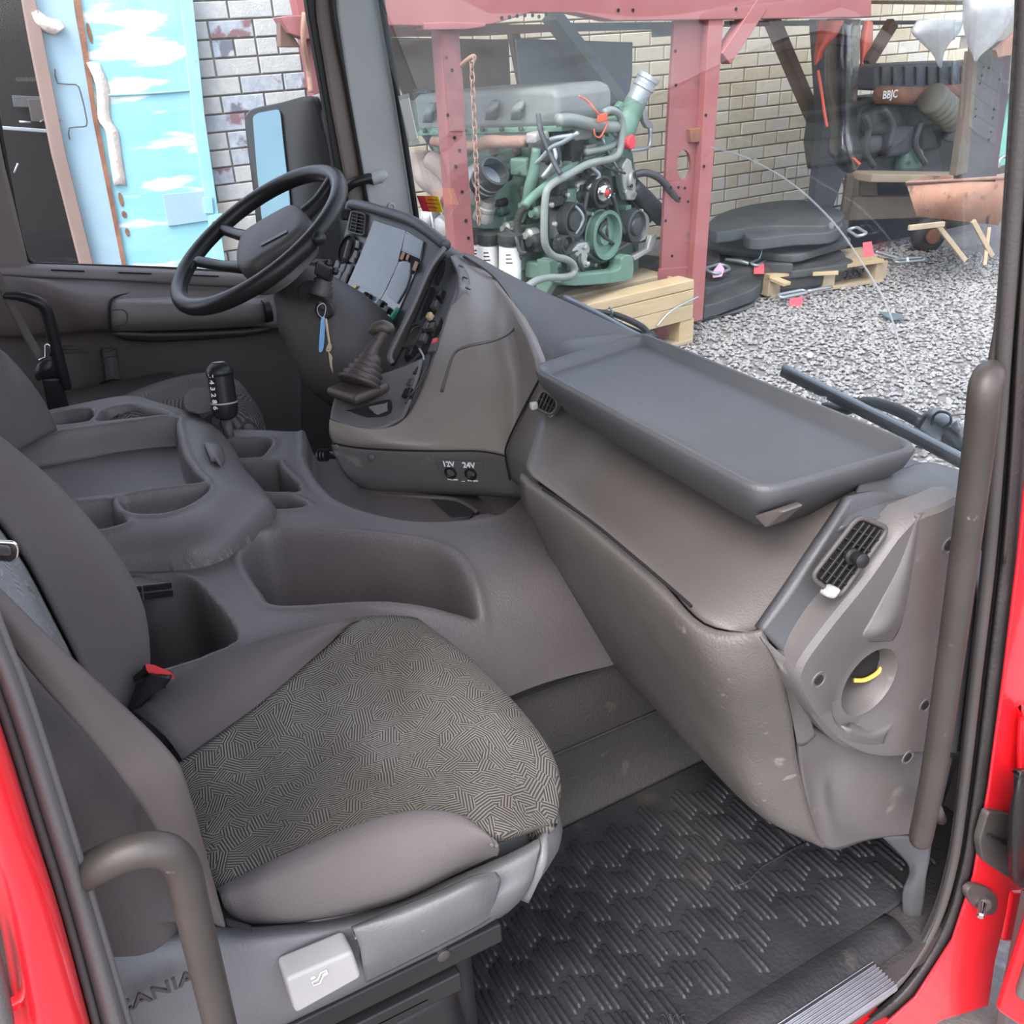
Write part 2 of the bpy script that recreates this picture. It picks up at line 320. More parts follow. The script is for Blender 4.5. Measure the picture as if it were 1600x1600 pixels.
tube('grip_arm', [PX(536, 300, -.93), PX(552, 286, -.91), PX(576, 279, -.9), PX(582, 281, -.9)], [.011, .013, .014, .015], 'plastic_black', gh, 10)
tube('grip_end', [PX(579, 281, -.9), PX(592, 276, -.9), PX(599, 276, -.9), PX(602, 279, -.9)], [.016, .018, .017, .008], 'pillar_grey', gh, 12)
# windscreen
wsr = []
for z, dy in ((.52, .02), (.64, 0), (.9, -.05), (1.25, -.13), (1.6, -.22)):
    wsr.append([V((-.955, 1.13+dy, z)), V((-.6, 1.24+dy, z)), V((-.1, 1.3+dy, z)), V((.4, 1.28+dy, z)), V((.75, 1.2+dy, z)), V((1.03, 1.02+dy, z))])
ws = loft('window_2', wsr, 'glass', None, 5, 3, .006); tag(ws, 'large curved windscreen over the dashboard', kind='structure')
# right door opening: A pillar, seal, red body
tr3 = thing('trim_3', None, None, (1.05, .9, .3)); tag(tr3, kind='structure')
L1 = [(1597, -40), (1592, 100), (1577, 300), (1562, 500), (1548, 700), (1534, 880), (1514, 1060), (1494, 1250), (1480, 1350), (1452, 1440), (1400, 1522), (1330, 1580), (1240, 1640)]
L2 = [(1650, -40), (1640, 100), (1628, 300), (1612, 560), (1602, 740), (1590, 880), (1568, 1060), (1545, 1230), (1520, 1370), (1488, 1470), (1430, 1560), (1360, 1620), (1270, 1680)]
def mix(a, b, t): return (a[0]*(1-t)+b[0]*t, a[1]*(1-t)+b[1]*t)
loft('pillar_band', [[PX(*mix(a, b, t), 1.055+k) for a, b in zip(L1, L2)] for t, k in ((0, 0), (.12, .012), (.3, .012), (.36, -.004), (.48, -.004), (.55, .016), (.8, .02), (.92, .016), (1.0, -.005))], 'rubber', tr3, 4, 2, .012)
tube('seal_lip', [PX(*mix(a, b, .2), 1.066) for a, b in zip(L1, L2)], .007, 'plastic_dark', tr3, 8)
tube('stitch_line', [PX(*mix(a, b, .62), 1.076) for a, b in zip(L1[:6], L2[:6])], .0022, 'handle_grey', tr3, 6)
# windscreen pillar on the right, behind the rail
loft('pillar_inner', [[PX(1596, -60, 1.03), PX(1578, 300, 1.03), PX(1562, 500, 1.03), PX(1550, 600, 1.03), PX(1520, 860, 1.03)], [PX(1640, -60, 1.045), PX(1622, 300, 1.045), PX(1600, 500, 1.045), PX(1585, 650, 1.045), PX(1560, 860, 1.045)]], 'pillar_brown', tr3, 4, 2, .02)
plate('pillar_strip', [PX(a, b, 1.045) for a, b in [(1500, 860), (1532, 860), (1522, 1000), (1497, 1180), (1478, 1176), (1488, 1000)]], (-.02, 0, 0), 'plastic_top', tr3, .004)
plate('pillar_foot', [PX(a, b, 1.04) for a, b in [(1478, 1178), (1490, 1184), (1470, 1270), (1456, 1312), (1440, 1310), (1462, 1240)]], (-.02, 0, 0), 'plastic_top', tr3, .003)
# red body flange
rb = thing('wall_right', None, None, (1.1, 1.0, 0)); tag(rb, 'glossy red painted cab body around the open door', kind='structure')
pl = [(1640, 380), (1606, 740), (1592, 880), (1570, 1060), (1547, 1230), (1523, 1370), (1490, 1470), (1432, 1560), (1365, 1620), (1400, 1640), (1470, 1596), (1545, 1572), (1556, 1500), (1575, 1420), (1680, 1400), (1720, 700)]
plate('hinge_face', [PX(a, b, 1.085) for a, b in pl], (-.005, 0, 0), 'red_paint', rb, .002)
plate('sill_face', [PX(a, b, 1.09) for a, b in [(1250, 1660), (1365, 1618), (1400, 1600), (1390, 1700), (1250, 1760)]], (-.06, 0, 0), 'red_paint', rb, .008)
loft('pressed_ridge', [[PX(1590, 1120, 1.088), PX(1588, 1190, 1.088), PX(1596, 1225, 1.088), PX(1640, 1245, 1.088)], [PX(1598, 1120, 1.105), PX(1597, 1185, 1.105), PX(1604, 1212, 1.105), PX(1640, 1228, 1.105)], [PX(1640, 1120, 1.107), PX(1640, 1150, 1.107), PX(1645, 1180, 1.107), PX(1660, 1200, 1.107)]], 'red_paint', rb, 4, 3, .02)
plate('pressed_pocket', [PX(1569, 1474, 1.09), PX(1582, 1394, 1.09), PX(1640, 1390, 1.09), PX(1640, 1476, 1.09)], (-.02, 0, 0), 'red_paint', rb, .008)
hc = thing('hinge_cover', 'grey plastic hinge cover on the red pillar beside the black door pad', 'cover', PX(1555, 1320, 1.09))
plate('cover_plate', rounded([PX(a, b, 1.093) for a, b in [(1545, 1268), (1575, 1272), (1598, 1290), (1598, 1372), (1575, 1372), (1536, 1345), (1531, 1315)]], .012), (-.012, 0, 0), 'plastic_dark', hc, .004)
beam('cover_slot', PX(1543, 1305, 1.095), PX(1578, 1325, 1.095), .01, .004, 'hole_black', hc)
st = thing('door_stop', 'dark door stop with a steel pin on the red pillar', 'door stop', PX(1538, 1410, 1.09))
plate('stop_base', cr([PX(a, b, 1.092) for a, b in [(1511, 1395), (1525, 1383), (1550, 1392), (1560, 1408), (1556, 1426), (1540, 1430), (1520, 1414)]], 4, True), (-.01, 0, 0), 'plastic_dark', st, .003)
lathe('stop_collar', PX(1535, 1410, 1.092), (1, -.6, .1), [(.012, 0), (.012, .006), (.009, .009)], 'plastic_dark', st, 16)
lathe('stop_pin', PX(1534, 1412, 1.096), (.6, -.9, -.1), [(.006, 0), (.006, .022), (.004, .024)], 'chrome', st, 12)
dp = thing('door_edge', 'black padded edge of the opened passenger door at the right margin', 'door', PX(1600, 1400, 1.13))
loft('door_pad', [[PX(1590, 1215, 1.13), PX(1600, 1205, 1.13), PX(1640, 1205, 1.13), PX(1640, 1212, 1.11)], [PX(1577, 1260, 1.125), PX(1592, 1250, 1.14), PX(1640, 1250, 1.14), PX(1640, 1250, 1.11)], [PX(1573, 1320, 1.125), PX(1590, 1320, 1.145), PX(1640, 1320, 1.145), PX(1640, 1320, 1.11)], [PX(1578, 1370, 1.125), PX(1594, 1370, 1.14), PX(1640, 1370, 1.14), PX(1640, 1370, 1.11)], [PX(1590, 1383, 1.125), PX(1600, 1388, 1.13), PX(1640, 1390, 1.13), PX(1640, 1390, 1.11)]], 'plastic_black', dp, 4, 4, .012)
obox('door_panel', V((1.60, 1.14, .42)), (.90, .20, 0), (-.012, .055, 0), (0, 0, 1.05), 'red_paint', dp, .01)
obox('door_lining', V((1.60, 1.10, .45)), (.84, .19, 0), (-.005, .025, 0), (0, 0, .95), 'plastic', dp, .01)
tube('door_window_frame', [V((1.18, 1.05, .95)), V((1.2, 1.03, 1.5)), V((1.4, 1.02, 1.72)), V((1.95, 1.12, 1.72)), V((2.03, 1.22, 1.5)), V((2.04, 1.24, .95))], .025, 'plastic_dark', dp, 10)
plate('door_skin', [PX(a, b, 1.12) for a, b in [(1594, 1388), (1660, 1388), (1660, 1700), (1548, 1700), (1556, 1580), (1578, 1470)]], (.02, 0, 0), 'plastic', dp, .004)
# left side of the opening: B pillar and red sill
bl = thing('trim_4', None, None, (1.05, -.05, .5)); tag(bl, kind='structure')
A1 = [(-40, 860), (0, 975), (45, 1090), (100, 1260), (150, 1420), (215, 1640)]
A2 = [(-90, 860), (-40, 985), (8, 1110), (62, 1280), (108, 1430), (165, 1640)]
loft('pillar_trim', [[PX(*mix(a, b, t), 1.05+k) for a, b in zip(A1, A2)] for t, k in ((0, -.02), (.06, 0), (.3, .012), (.7, .012), (1, .0), (1.25, -.004))], 'plastic', bl, 4, 3, .004)
tube('pillar_edge', [PX(*mix(a, b, .04), 1.052) for a, b in zip(A1, A2)], .003, 'plastic', bl, 8)
tube('pillar_seal', [PX(*mix(a, b, 1.08), 1.056) for a, b in zip(A1, A2)], .0032, 'plastic_dark', bl, 8)
B2 = [(-130, 1000), (-60, 1150), (-20, 1290), (20, 1430), (60, 1640)]
B1 = [(-50, 985), (-2, 1120), (50, 1285), (97, 1432), (155, 1650)]
loft('body_flange', [[PX(*mix(a, b, t), 1.07+k) for a, b in zip(B1, B2)] for t, k in ((0, -.015), (.1, .006), (.5, .02), (1, .02), (1.3, -.02))], 'red_paint', rb, 4, 3, .012)
plate('sill_guard', [PX(a, b, 1.1) for a, b in [(-60, 1440), (0, 1500), (22, 1600), (30, 1660), (-60, 1660)]], (-.02, 0, 0), 'plastic', bl, .006)

# rest of the door frame and an added side window, out of the photograph
box('pillar_core', (1.01, -.17, .88), (.06, .17, 1.76), 'plastic', bl, .01)
box('body_side', (1.065, -.56, .17), (.012, .90, 1.0), 'red_paint', rb, .004)  # side panel kept low to leave the added window opening above
plate('added_side_glass', [V((1.06, -.13, .67)), V((1.06, -1.0, .67)), V((1.06, -1.0, 1.7)), V((1.06, -.13, 1.7))], (-.004, 0, 0), 'glass_side', rb, 0)  # added pane, its opening made to let more light into the cab
ptop = PX(1600, -35, 1.055)
beam('pillar_upper', ptop+V((.0, .05, .07)), V((1.04, ptop.y-.02, 1.79)), .035, .05, 'rubber', tr3)
beam('pillar_upper_trim', PX(-20, 920, 1.045)+V((0, -.02, 0)), V((1.045, PX(-20, 920, 1.045).y-.03, 1.78)), .03, .04, 'plastic', bl)
hd_ = box('trim_5', (0, 1.02, 1.755), (2.0, .06, .09), 'door_panel', bev=.01); tag(hd_, kind='structure')
# ------------------------------------------------------------------ centre console (moulded height field)
def polysdf(X, Y, poly):
    """signed distance (positive inside) to a plan polygon"""
    d = np.full(X.shape, 1e9); ins = np.zeros(X.shape, bool); n = len(poly)
    for i in range(n):
        (x1, y1), (x2, y2) = poly[i], poly[(i+1) % n]; ex, ey = x2-x1, y2-y1
        t = np.clip(((X-x1)*ex+(Y-y1)*ey)/(ex*ex+ey*ey+1e-12), 0, 1)
        d = np.minimum(d, np.hypot(X-x1-t*ex, Y-y1-t*ey))
        c = ((y1 > Y) != (y2 > Y)) & (X < (x2-x1)*(Y-y1)/(y2-y1+1e-12)+x1); ins ^= c
    return np.where(ins, d, -d)
def sst(a, b, x): t = np.clip((x-a)/(b-a), 0, 1); return t*t*(3-2*t)
def zpoly(pl, z, sm=3):
    q = [PZ(a, b, z) for a, b in pl]; q = cr(q, sm, True) if sm else q
    return [(v.x, v.y) for v in q]
def hfield(name, xs, ys, Z, keep, m, p):
    X, Y = np.meshgrid(xs, ys, indexing='ij'); idx = -np.ones(X.shape, int); idx[keep] = np.arange(keep.sum())
    vs_ = np.c_[X[keep], Y[keep], Z[keep]]; q = np.stack([idx[:-1, :-1], idx[1:, :-1], idx[1:, 1:], idx[:-1, 1:]], -1).reshape(-1, 4)
    q = q[(q >= 0).all(1)]
    return mk(name, vs_.tolist(), q.tolist(), m, p)
con = thing('centre_console', 'grey moulded engine cover console between the seats with bins and trays', 'console', (.1, .2, 0))
xs, ys = np.arange(-.46, .582, .0042), np.concatenate([np.arange(-.98, -.2, .03), np.arange(-.2, 1.02, .0052)]); X, Y = np.meshgrid(xs, ys, indexing='ij')
Z = np.full(X.shape, .5)
k = np.clip((X-.44)/.142, 0, 1); Z = Z-.2*(1-np.sqrt(np.clip(1-k**2.6, 0, 1)))
Z -= .028*sst(.55, .8, Y)
def sink(pl, depth, wall, z=.5, lip=.004, slope=None):
    global Z
    s = polysdf(X, Y, zpoly(pl, z)); dd = depth
    if slope is not None: dd = depth*np.clip(slope(X, Y), 0, 1)
    Z = Z - dd*sst(0, wall, s) + lip*np.exp(-((s+.006)/.006)**2)
sink([(375, 872), (396, 840), (440, 828), (560, 834), (660, 847), (705, 864), (730, 890), (744, 914), (735, 927), (600, 936), (440, 948), (405, 925)], .17, .034, slope=lambda X, Y: 1.05-.75*np.clip((Y-.40)/.2, 0, .7))
sink([(150, 908), (230, 903), (292, 904), (330, 935), (369, 985), (352, 1010), (210, 1055), (120, 1055)], .19, .018)
sink([(340, 690), (395, 686), (425, 690), (412, 712), (395, 718), (350, 718)], .05, .014)
sink([(345, 727), (428, 722), (438, 729), (470, 768), (400, 770), (345, 748)], .085, .009)
sink([(405, 778), (450, 777), (480, 791), (428, 796)], .04, .014)
sink([(478, 695), (482, 725), (500, 757), (530, 784), (580, 803), (640, 815), (700, 816), (755, 806), (800, 780), (830, 700), (700, 610), (500, 650)], .055, .01)
# tunnel ends: far edge falls into the driver's footwell
far = polysdf(X, Y, [(-.33, -.6), (-.335, .33), (-.16, .53), (-.12, .66), (.2, 1.2), (.8, 1.2), (.8, -.6)])
Z = Z-.4*sst(.0, -.05, far)
body = hfield('console_body', xs, ys, Z, Z > -.5, 'plastic_console', con)
# raised tray unit
Zc = Z
xs, ys = np.arange(-.52, .26, .004), np.arange(-.5, .36, .004); X, Y = np.meshgrid(xs, ys, indexing='ij')
s = polysdf(X, Y, zpoly([(40, 903), (190, 889), (300, 881), (360, 861), (400, 829), (427, 803), (429, 787), (405, 757), (385, 735), (366, 700), (345, 676), (310, 655), (275, 641), (205, 630), (100, 641), (0, 655), (-250, 690), (-350, 760), (-250, 900)], .51))
Z = .498+.006*sst(0, .01, s)+.052*np.sqrt(np.clip(s/.09, 0, 1)*(2-np.clip(s/.09, 0, 1)))
s_unit = s.copy(); keep = s > -.006
def sink2(pl, d, w=.009): sink(pl, d, w, .553, .0035)
sink2([(-200, 712), (0, 692), (150, 669), (270, 656), (277, 664), (288, 710), (308, 742), (321, 757), (290, 763), (120, 782), (20, 800), (-200, 830)], .06, .013)
sink2([(-80, 671), (45, 651), (55, 657), (60, 662), (74, 661), (82, 650), (138, 641), (148, 646), (140, 661), (60, 671), (-80, 695)], .045)
sink2([(153, 657), (166, 643), (200, 636), (226, 638), (266, 648), (258, 653), (220, 655), (160, 661)], .035)
sink2([(0, 808), (168, 785), (177, 790), (185, 803), (198, 813), (190, 821), (100, 838), (-20, 855)], .06)
sink2([(188, 785), (210, 778), (308, 764), (328, 765), (316, 780), (286, 797), (250, 806), (205, 805), (193, 797)], .04)
gx, gy = np.gradient(s_unit, .004); edge = (s_unit < .0015) & keep
XX, YY = np.where(edge, X-s_unit*gx, X), np.where(edge, Y-s_unit*gy, Y)
idx = -np.ones(X.shape, int); idx[keep] = np.arange(keep.sum()); q = np.stack([idx[:-1, :-1], idx[1:, :-1], idx[1:, 1:], idx[:-1, 1:]], -1).reshape(-1, 4); q = q[(q >= 0).all(1)]
mk('tray_unit', np.c_[XX[keep], YY[keep], Z[keep]].tolist(), q.tolist(), 'plastic_console', con)
tube('tray_seam', [PZ(a, b, .503) for a, b in [(190, 889), (300, 881), (360, 861), (400, 829), (427, 803)]], .0022, 'hole_black', con, 6)
# cover flap with a small raised tab
loft('console_flap', [[PZ(318, 690, .56), PZ(345, 694, .56), PZ(352, 722, .545)], [PZ(325, 708, .566), PZ(338, 712, .57), PZ(347, 728, .553)], [PZ(330, 722, .56), PZ(337, 722, .562), PZ(345, 731, .55)]], 'plastic_console', con, 4, 4, .006)
beam('bin_rib', PZ(376, 757, .455), PZ(428, 746, .455), .004, .006, 'plastic_console', con, bev=.002)
plate('rubber_pad', cr([PZ(a, b, .436) for a, b in [(575, 778), (610, 776), (700, 780), (735, 795), (735, 810), (690, 812), (620, 805), (585, 792)]], 4, True), (0, 0, .005), 'rubber', con, .002)
tube('pad_ridge', [PZ(a, b, .441) for a, b in [(525, 775), (568, 763), (600, 775), (640, 777), (705, 780), (735, 792), (745, 800)]], .005, 'plastic_console', con, 8)
plate('pad_lip', [PZ(a, b, .475) for a, b in [(730, 812), (745, 802), (765, 800), (782, 804), (760, 811)]], (0, 0, -.03), 'plastic_console', con, .006)
# vent grille on the far wall of the rear bin
vg = [PX(a, b, .243) for a, b in [(195, 916), (272, 909), (276, 930), (200, 942)]]
plate('vent_frame', rounded(vg, .006), (-.03, 0, 0), 'plastic_console', con, .003)
for (a, b, c_, d) in [(205, 922, 268, 915), (205, 935, 270, 927)]:
    beam('vent_slot', PX(a, b, .246), PX(c_, d, .246), .009, .004, 'hole_black', con, up=(1, 0, 0), bev=0)
beam('vent_bar', PX(222, 916, .249), PX(224, 937, .249), .003, .003, 'plastic_dark', con, bev=0)
# lower side panel of the tunnel (kick panel)
kp = thing('tunnel_side_panel', 'dark scuffed side panel of the engine tunnel beside the rubber mat', 'panel', (.57, .6, 0))
loft('panel_sheet', [[V((.56, -.95, .305)), V((.562, .3, .305)), V((.562, .7, .298)), V((.56, 1.05, .28))], [V((.572, -.95, .2)), V((.575, .3, .2)), V((.575, .7, .2)), V((.572, 1.05, .2))], [V((.572, -.95, .06)), V((.575, .3, .06)), V((.575, .7, .06)), V((.572, 1.05, .06))], [V((.60, -.95, -.002)), V((.60, .3, -.002)), V((.60, .7, -.002)), V((.60, 1.05, -.002))]], 'kick_carpet', kp, 4, 4, .012, flip=True)
tube('panel_seam', [V((.578, .2, .302)), V((.578, .5, .305)), V((.577, .7, .299)), V((.573, .95, .288))], .003, 'hole_black', kp, 6)
tube('panel_crease', [V((.577, .3, .17)), V((.578, .6, .155)), V((.577, .9, .15))], .002, 'kick_carpet', kp, 6)
# ------------------------------------------------------------------ rubber floor mat with raised ribs
fm = thing('rubber_floor_mat', 'black ribbed rubber floor mat in the passenger footwell', 'floor mat', (.8, .7, 0))
mo = [(.60, -.05), (.60, 1.02), (.66, 1.10), (.95, 1.10), (1.0, 1.04), (1.012, .86), (1.008, .6), (1.008, .2), (.985, -.05)]
plate('mat_sheet', rounded([V((a, b, -.004)) for a, b in mo], .03), (0, 0, .010), 'mat_rubber', fm, .004)
loft('sill_ledge', [[V((1.0, -.1, .004)), V((1.0, .4, .004)), V((1.0, .75, .004)), V((1.005, .93, .004))], [V((1.03, -.1, .012)), V((1.03, .4, .012)), V((1.03, .75, .012)), V((1.03, .93, .012))], [V((1.065, -.1, .0)), V((1.065, .4, .0)), V((1.065, .75, .0)), V((1.06, .93, .0))]], 'mat_rubber', fm, 4, 3, .01, flip=True)
rv, rf = [], []
def ribmesh(L, w=.0042, h=.0045):
    pr = [(-L/2, 0, 0)]; vs_ = []; fs = []
    st = [(-L/2, .3, 0), (-L/2+.002, .8, .6), (-L/2+.006, 1, 1), (L/2-.006, 1, 1), (L/2-.002, .8, .6), (L/2, .3, 0)]
    for (x, ww, hh) in st:
        vs_ += [(x, -w*ww, 0), (x, -w*ww*.6, h*hh*.85), (x, 0, h*hh), (x, w*ww*.6, h*hh*.85), (x, w*ww, 0)]
    for i in range(5):
        for j in range(4): a = i*5+j; fs.append((a, a+5, a+6, a+1))
    me = bpy.data.meshes.new('rib'); me.from_pydata(vs_, [], fs); me.polygons.foreach_set('use_smooth', [True]*len(fs)); me.materials.append(MATS['mat_rubber']); return me
RM = [ribmesh(.062), ribmesh(.048), ribmesh(.036)]
spots = []; Rr = random.Random(3)
for j in range(40):
    yg = 1.075-j*.0365
    if yg < .26: break
    for i in range(8):
        xc = .625+i*.066+(j % 2)*.033+(j % 3)*.005; kind = 0 if Rr.random() < .75 else 1; L = (.031, .024)[kind]
        for q in range(3):
            y = yg-q*.0105+Rr.uniform(-.0008, .0008); x = xc+q*.005*(1 if j % 2 else -1)
            if x-L < .612 or x+L > .995 or (x > .93 and .66 < y < .80 and Rr.random() < .6): continue
            spots.append((x, y, kind))
spots.sort(key=lambda t: (V((t[0], t[1], 0))-CAM).length); extra = []
for n_, (x, y, kind) in enumerate(spots):
    if n_ < 298:
        o = bpy.data.objects.new('rib', RM[kind]); COL.objects.link(o); o.parent = fm; o.matrix_parent_inverse = Matrix.Translation(-fm.location); o.location = (x, y, .0055)
    else: extra.append(([v.co+V((x, y, .0055)) for v in RM[kind].vertices], [tuple(f.vertices) for f in RM[kind].polygons]))
if extra: tag(mk('rib_field', *join(extra), 'mat_rubber', fm), kind='stuff')
tube('mat_crease', [PZ(1080, 1300, .008), PZ(1100, 1310, .008), PZ(1150, 1385, .008), PZ(1190, 1355, .008), PZ(1270, 1310, .008)], .0022, 'mat_rubber', fm, 6, 2)
for k_ in range(4): tube('mat_loop', [PZ(1032+k_*11, 1600, .011), PZ(1030+k_*11, 1590, .011), PZ(1036+k_*11, 1585, .011), PZ(1041+k_*11, 1592, .011), PZ(1043+k_*11, 1602, .011)], .0013, 'mat_rubber', fm, 6)
# aluminium sill plate
sp = thing('sill_plate', 'ribbed aluminium tread plate on the door sill', 'tread plate', (1.06, .7, 0))
box('plate_base', (1.076, .55, -.002), (.05, .60, .008), 'aluminium', sp, .001)
for k_ in range(9): box('plate_rib', (1.055+k_*.0053, .55, .0035), (.0026, .60, .005), 'aluminium', sp, .001)
# ------------------------------------------------------------------ dashboard
dash = thing('dashboard', 'grey wraparound truck dashboard with instrument panel, lid tray and vents', 'dashboard', (.3, .7, .2))
# passenger side cover and lower bulge
A = [[PY(848, 610, .74), PY(960, 672, .745), PY(1090, 745, .75), PY(1215, 790, .755), PX(1345, 765, .965)],
     [PY(836, 680, .665), PY(940, 752, .665), PY(1060, 835, .66), PY(1165, 880, .67), PX(1275, 880, .975)],
     [PY(823, 722, .615), PY(922, 795, .612), PY(1034, 885, .605), PY(1108, 952, .60), PX(1200, 972, .985)],
     [PY(822, 738, .605), PY(918, 808, .60), PY(1028, 900, .594), PY(1102, 974, .59), PX(1187, 988, .99)]]
loft('glove_cover', A, 'plastic_warm', dash, 5, 5, .015)
B = [[PY(815, 738, .612), PY(914, 808, .602), PY(1024, 900, .592), PY(1100, 976, .586), PX(1188, 990, 1.004)],
     [PY(812, 752, .598), PY(908, 822, .588), PY(1016, 915, .579), PY(1102, 996, .576), PX(1200, 1010, 1.01)],
     [PY(818, 790, .60), PY(905, 855, .59), PY(1010, 945, .583), PY(1112, 1040, .580), PX(1222, 1055, 1.012)],
     [PY(850, 850, .64), PY(908, 905, .615), PY(1012, 990, .605), PY(1125, 1095, .603), PX(1236, 1115, 1.005)],
     [PY(872, 915, .70), PY(932, 975, .66), PY(1040, 1065, .645), PY(1146, 1165, .640), PX(1250, 1210, .99)],
     [PY(925, 1010, .745), PY(1000, 1082, .72), PY(1092, 1180, .70), PY(1185, 1270, .69), PX(1283, 1320, .985)],
     [PY(940, 1010, .82), PY(1010, 1080, .80), PY(1100, 1175, .78), PY(1190, 1262, .77), PX(1290, 1312, .97)]]
loft('lower_panel', B, 'plastic_worn', dash, 5, 5, .012)
tube('cover_gap', [PY(848, 764, .586), PY(920, 812, .588), PY(1000, 878, .583), PY(1070, 938, .578), PY(1080, 948, .577)], .002, 'hole_black', dash, 6)
# corner knee column
kc = [[PX(1243, 1120, 1.0), PX(1290, 1150, 1.008), PX(1370, 1168, 1.015), PX(1500, 1175, 1.02)],
      [PX(1252, 1200, .99), PX(1282, 1225, .985), PX(1330, 1230, 1.015), PX(1480, 1240, 1.03)],
      [PX(1268, 1275, .985), PX(1290, 1285, .985), PX(1340, 1290, 1.01), PX(1465, 1285, 1.03)],
      [PX(1283, 1322, .98), PX(1310, 1328, .985), PX(1360, 1312, 1.005), PX(1450, 1300, 1.03)]]
loft('knee_column', kc, 'plastic', dash, 5, 5, .012)
loft('knee_bracket', [[PX(1375, 1305, 1.01), PX(1420, 1308, 1.022), PX(1457, 1310, 1.035)], [PX(1412, 1342, 1.012), PX(1432, 1340, 1.024), PX(1452, 1345, 1.035)], [PX(1420, 1362, 1.012), PX(1432, 1365, 1.026), PX(1447, 1372, 1.035)], [PX(1410, 1395, 1.014), PX(1425, 1400, 1.026), PX(1444, 1405, 1.035)], [PX(1411, 1440, 1.016), PX(1422, 1448, 1.026), PX(1437, 1456, 1.035)]], 'plastic_top', dash, 4, 4, .006)
# vent strip at the right end
vsr = [[PX(1345, 752, .96), PX(1400, 735, .955), PX(1450, 722, .95), PX(1512, 738, .965)],
       [PX(1332, 790, .985), PX(1392, 768, .985), PX(1450, 752, .985), PX(1512, 762, .995)],
       [PX(1310, 826, 1.0), PX(1378, 808, 1.01), PX(1420, 800, 1.015), PX(1512, 782, 1.022)]]
loft('end_cap', vsr, 'plastic_top', dash, 5, 5, .015)
vst = [[PX(1330, 775, .985), PX(1372, 768, .99), PX(1420, 775, 1.0), PX(1440, 786, 1.018)],
       [PX(1285, 850, .998), PX(1330, 850, 1.003), PX(1375, 850, 1.01), PX(1397, 855, 1.022)],
       [PX(1232, 930, 1.0), PX(1270, 945, 1.006), PX(1310, 955, 1.014), PX(1330, 962, 1.024)],
       [PX(1190, 985, 1.0), PX(1210, 1005, 1.008), PX(1228, 1022, 1.016), PX(1242, 1040, 1.024)]]
loft('vent_strip', vst, 'plastic_top', dash, 5, 5, .015)
loft('strip_end', [[PX(1188, 990, 1.004), PX(1214, 1016, 1.014), PX(1243, 1040, 1.026)], [PX(1200, 1012, 1.011), PX(1221, 1038, 1.018), PX(1244, 1058, 1.028)], [PX(1222, 1057, 1.013), PX(1234, 1075, 1.02), PX(1248, 1085, 1.028)], [PX(1236, 1115, 1.006), PX(1246, 1120, 1.012), PX(1262, 1112, 1.024)], [PX(1246, 1165, .998), PX(1258, 1165, 1.002), PX(1275, 1150, 1.012)]], 'plastic', dash, 5, 5, .003)
# side panel with the speaker opening
so = PX(1358, 1066, 1.035); su_, sv_ = V((0, 1, 0)), V((0, 0, 1))
outl = [(1242, 1040), (1290, 972), (1345, 905), (1385, 850), (1418, 808), (1460, 792), (1520, 782), (1508, 950), (1494, 1120), (1482, 1180), (1440, 1170), (1400, 1180), (1350, 1178), (1300, 1155), (1262, 1110), (1244, 1075)]
OP = [PX(a, b, 1.035) for a, b in outl]
nn = 48; OC = cr(OP, 3, True)
a0 = [math.atan2((q-so).dot(sv_), (q-so).dot(su_)) for q in OC]
def hit(ang):
    d = V((0, math.cos(ang), math.sin(ang))); best = 9
    for i in range(len(OC)):
        p_, q_ = OC[i]-so, OC[(i+1) % len(OC)]-so; e = q_-p_; den = d.y*e.z-d.z*e.y
        if abs(den) < 1e-9: continue
        t = (p_.y*e.z-p_.z*e.y)/den; u = (p_.y*d.z-p_.z*d.y)/den
        if t > 0 and -1e-6 <= u <= 1+1e-6: best = min(best, t)
    return best if best < 9 else .1
rows_ = []; RS = .043
for kf in range(9):
    ring = []
    for i in range(64):
        a = 2*math.pi*i/64; hr = hit(a); d = V((0, math.cos(a), math.sin(a)))
        if kf == 0: ring.append(so+d*hr+V((-.03, 0, 0)))
        elif kf == 1: ring.append(so+d*hr)
        elif kf == 2: ring.append(so+d*(hr-.006)+V((.006, 0, 0)))
        elif kf == 3: ring.append(so+d*(RS*1.42+(hr-RS*1.42)*.18 if hr > RS*1.42 else hr*.98)+V((.006, 0, 0)))
        elif kf == 4: ring.append(so+d*min(RS*1.38, hr*.96)+V((.0, 0, 0)))
        elif kf == 5: ring.append(so+d*RS*1.06+V((.001, 0, 0)))
        elif kf == 6: ring.append(so+d*RS+V((-.004, 0, 0)))
        elif kf == 7: ring.append(so+d*RS*.97+V((-.05, 0, 0)))
        else: ring.append(so+d*RS*.6+V((-.065, 0, 0)))
    rows_.append(ring)
fs = []
for j in range(8):
    for i in range(64): fs.append((j*64+i, (j+1)*64+i, (j+1)*64+(i+1) % 64, j*64+(i+1) % 64))
fs.append(tuple(8*64+i for i in range(64))[::-1])
side = mk('speaker_panel', [q for r in rows_ for q in r], fs, 'plastic', dash); side.data.set_sharp_from_angle(angle=math.radians(40))
plate('speaker_hole', cr([PX(a, b, 1.012) for a, b in [(1325, 1054), (1330, 1036), (1348, 1023), (1372, 1018), (1389, 1024), (1388, 1038), (1368, 1054), (1345, 1062)]], 3, True), (-.02, 0, 0), 'hole_black', side, 0)
tube('loose_wire', [PX(a, b, 1.016) for a, b in [(1335, 1063), (1352, 1062), (1370, 1052), (1380, 1038), (1386, 1024)]], .0028, 'yellow_wire', side, 8)
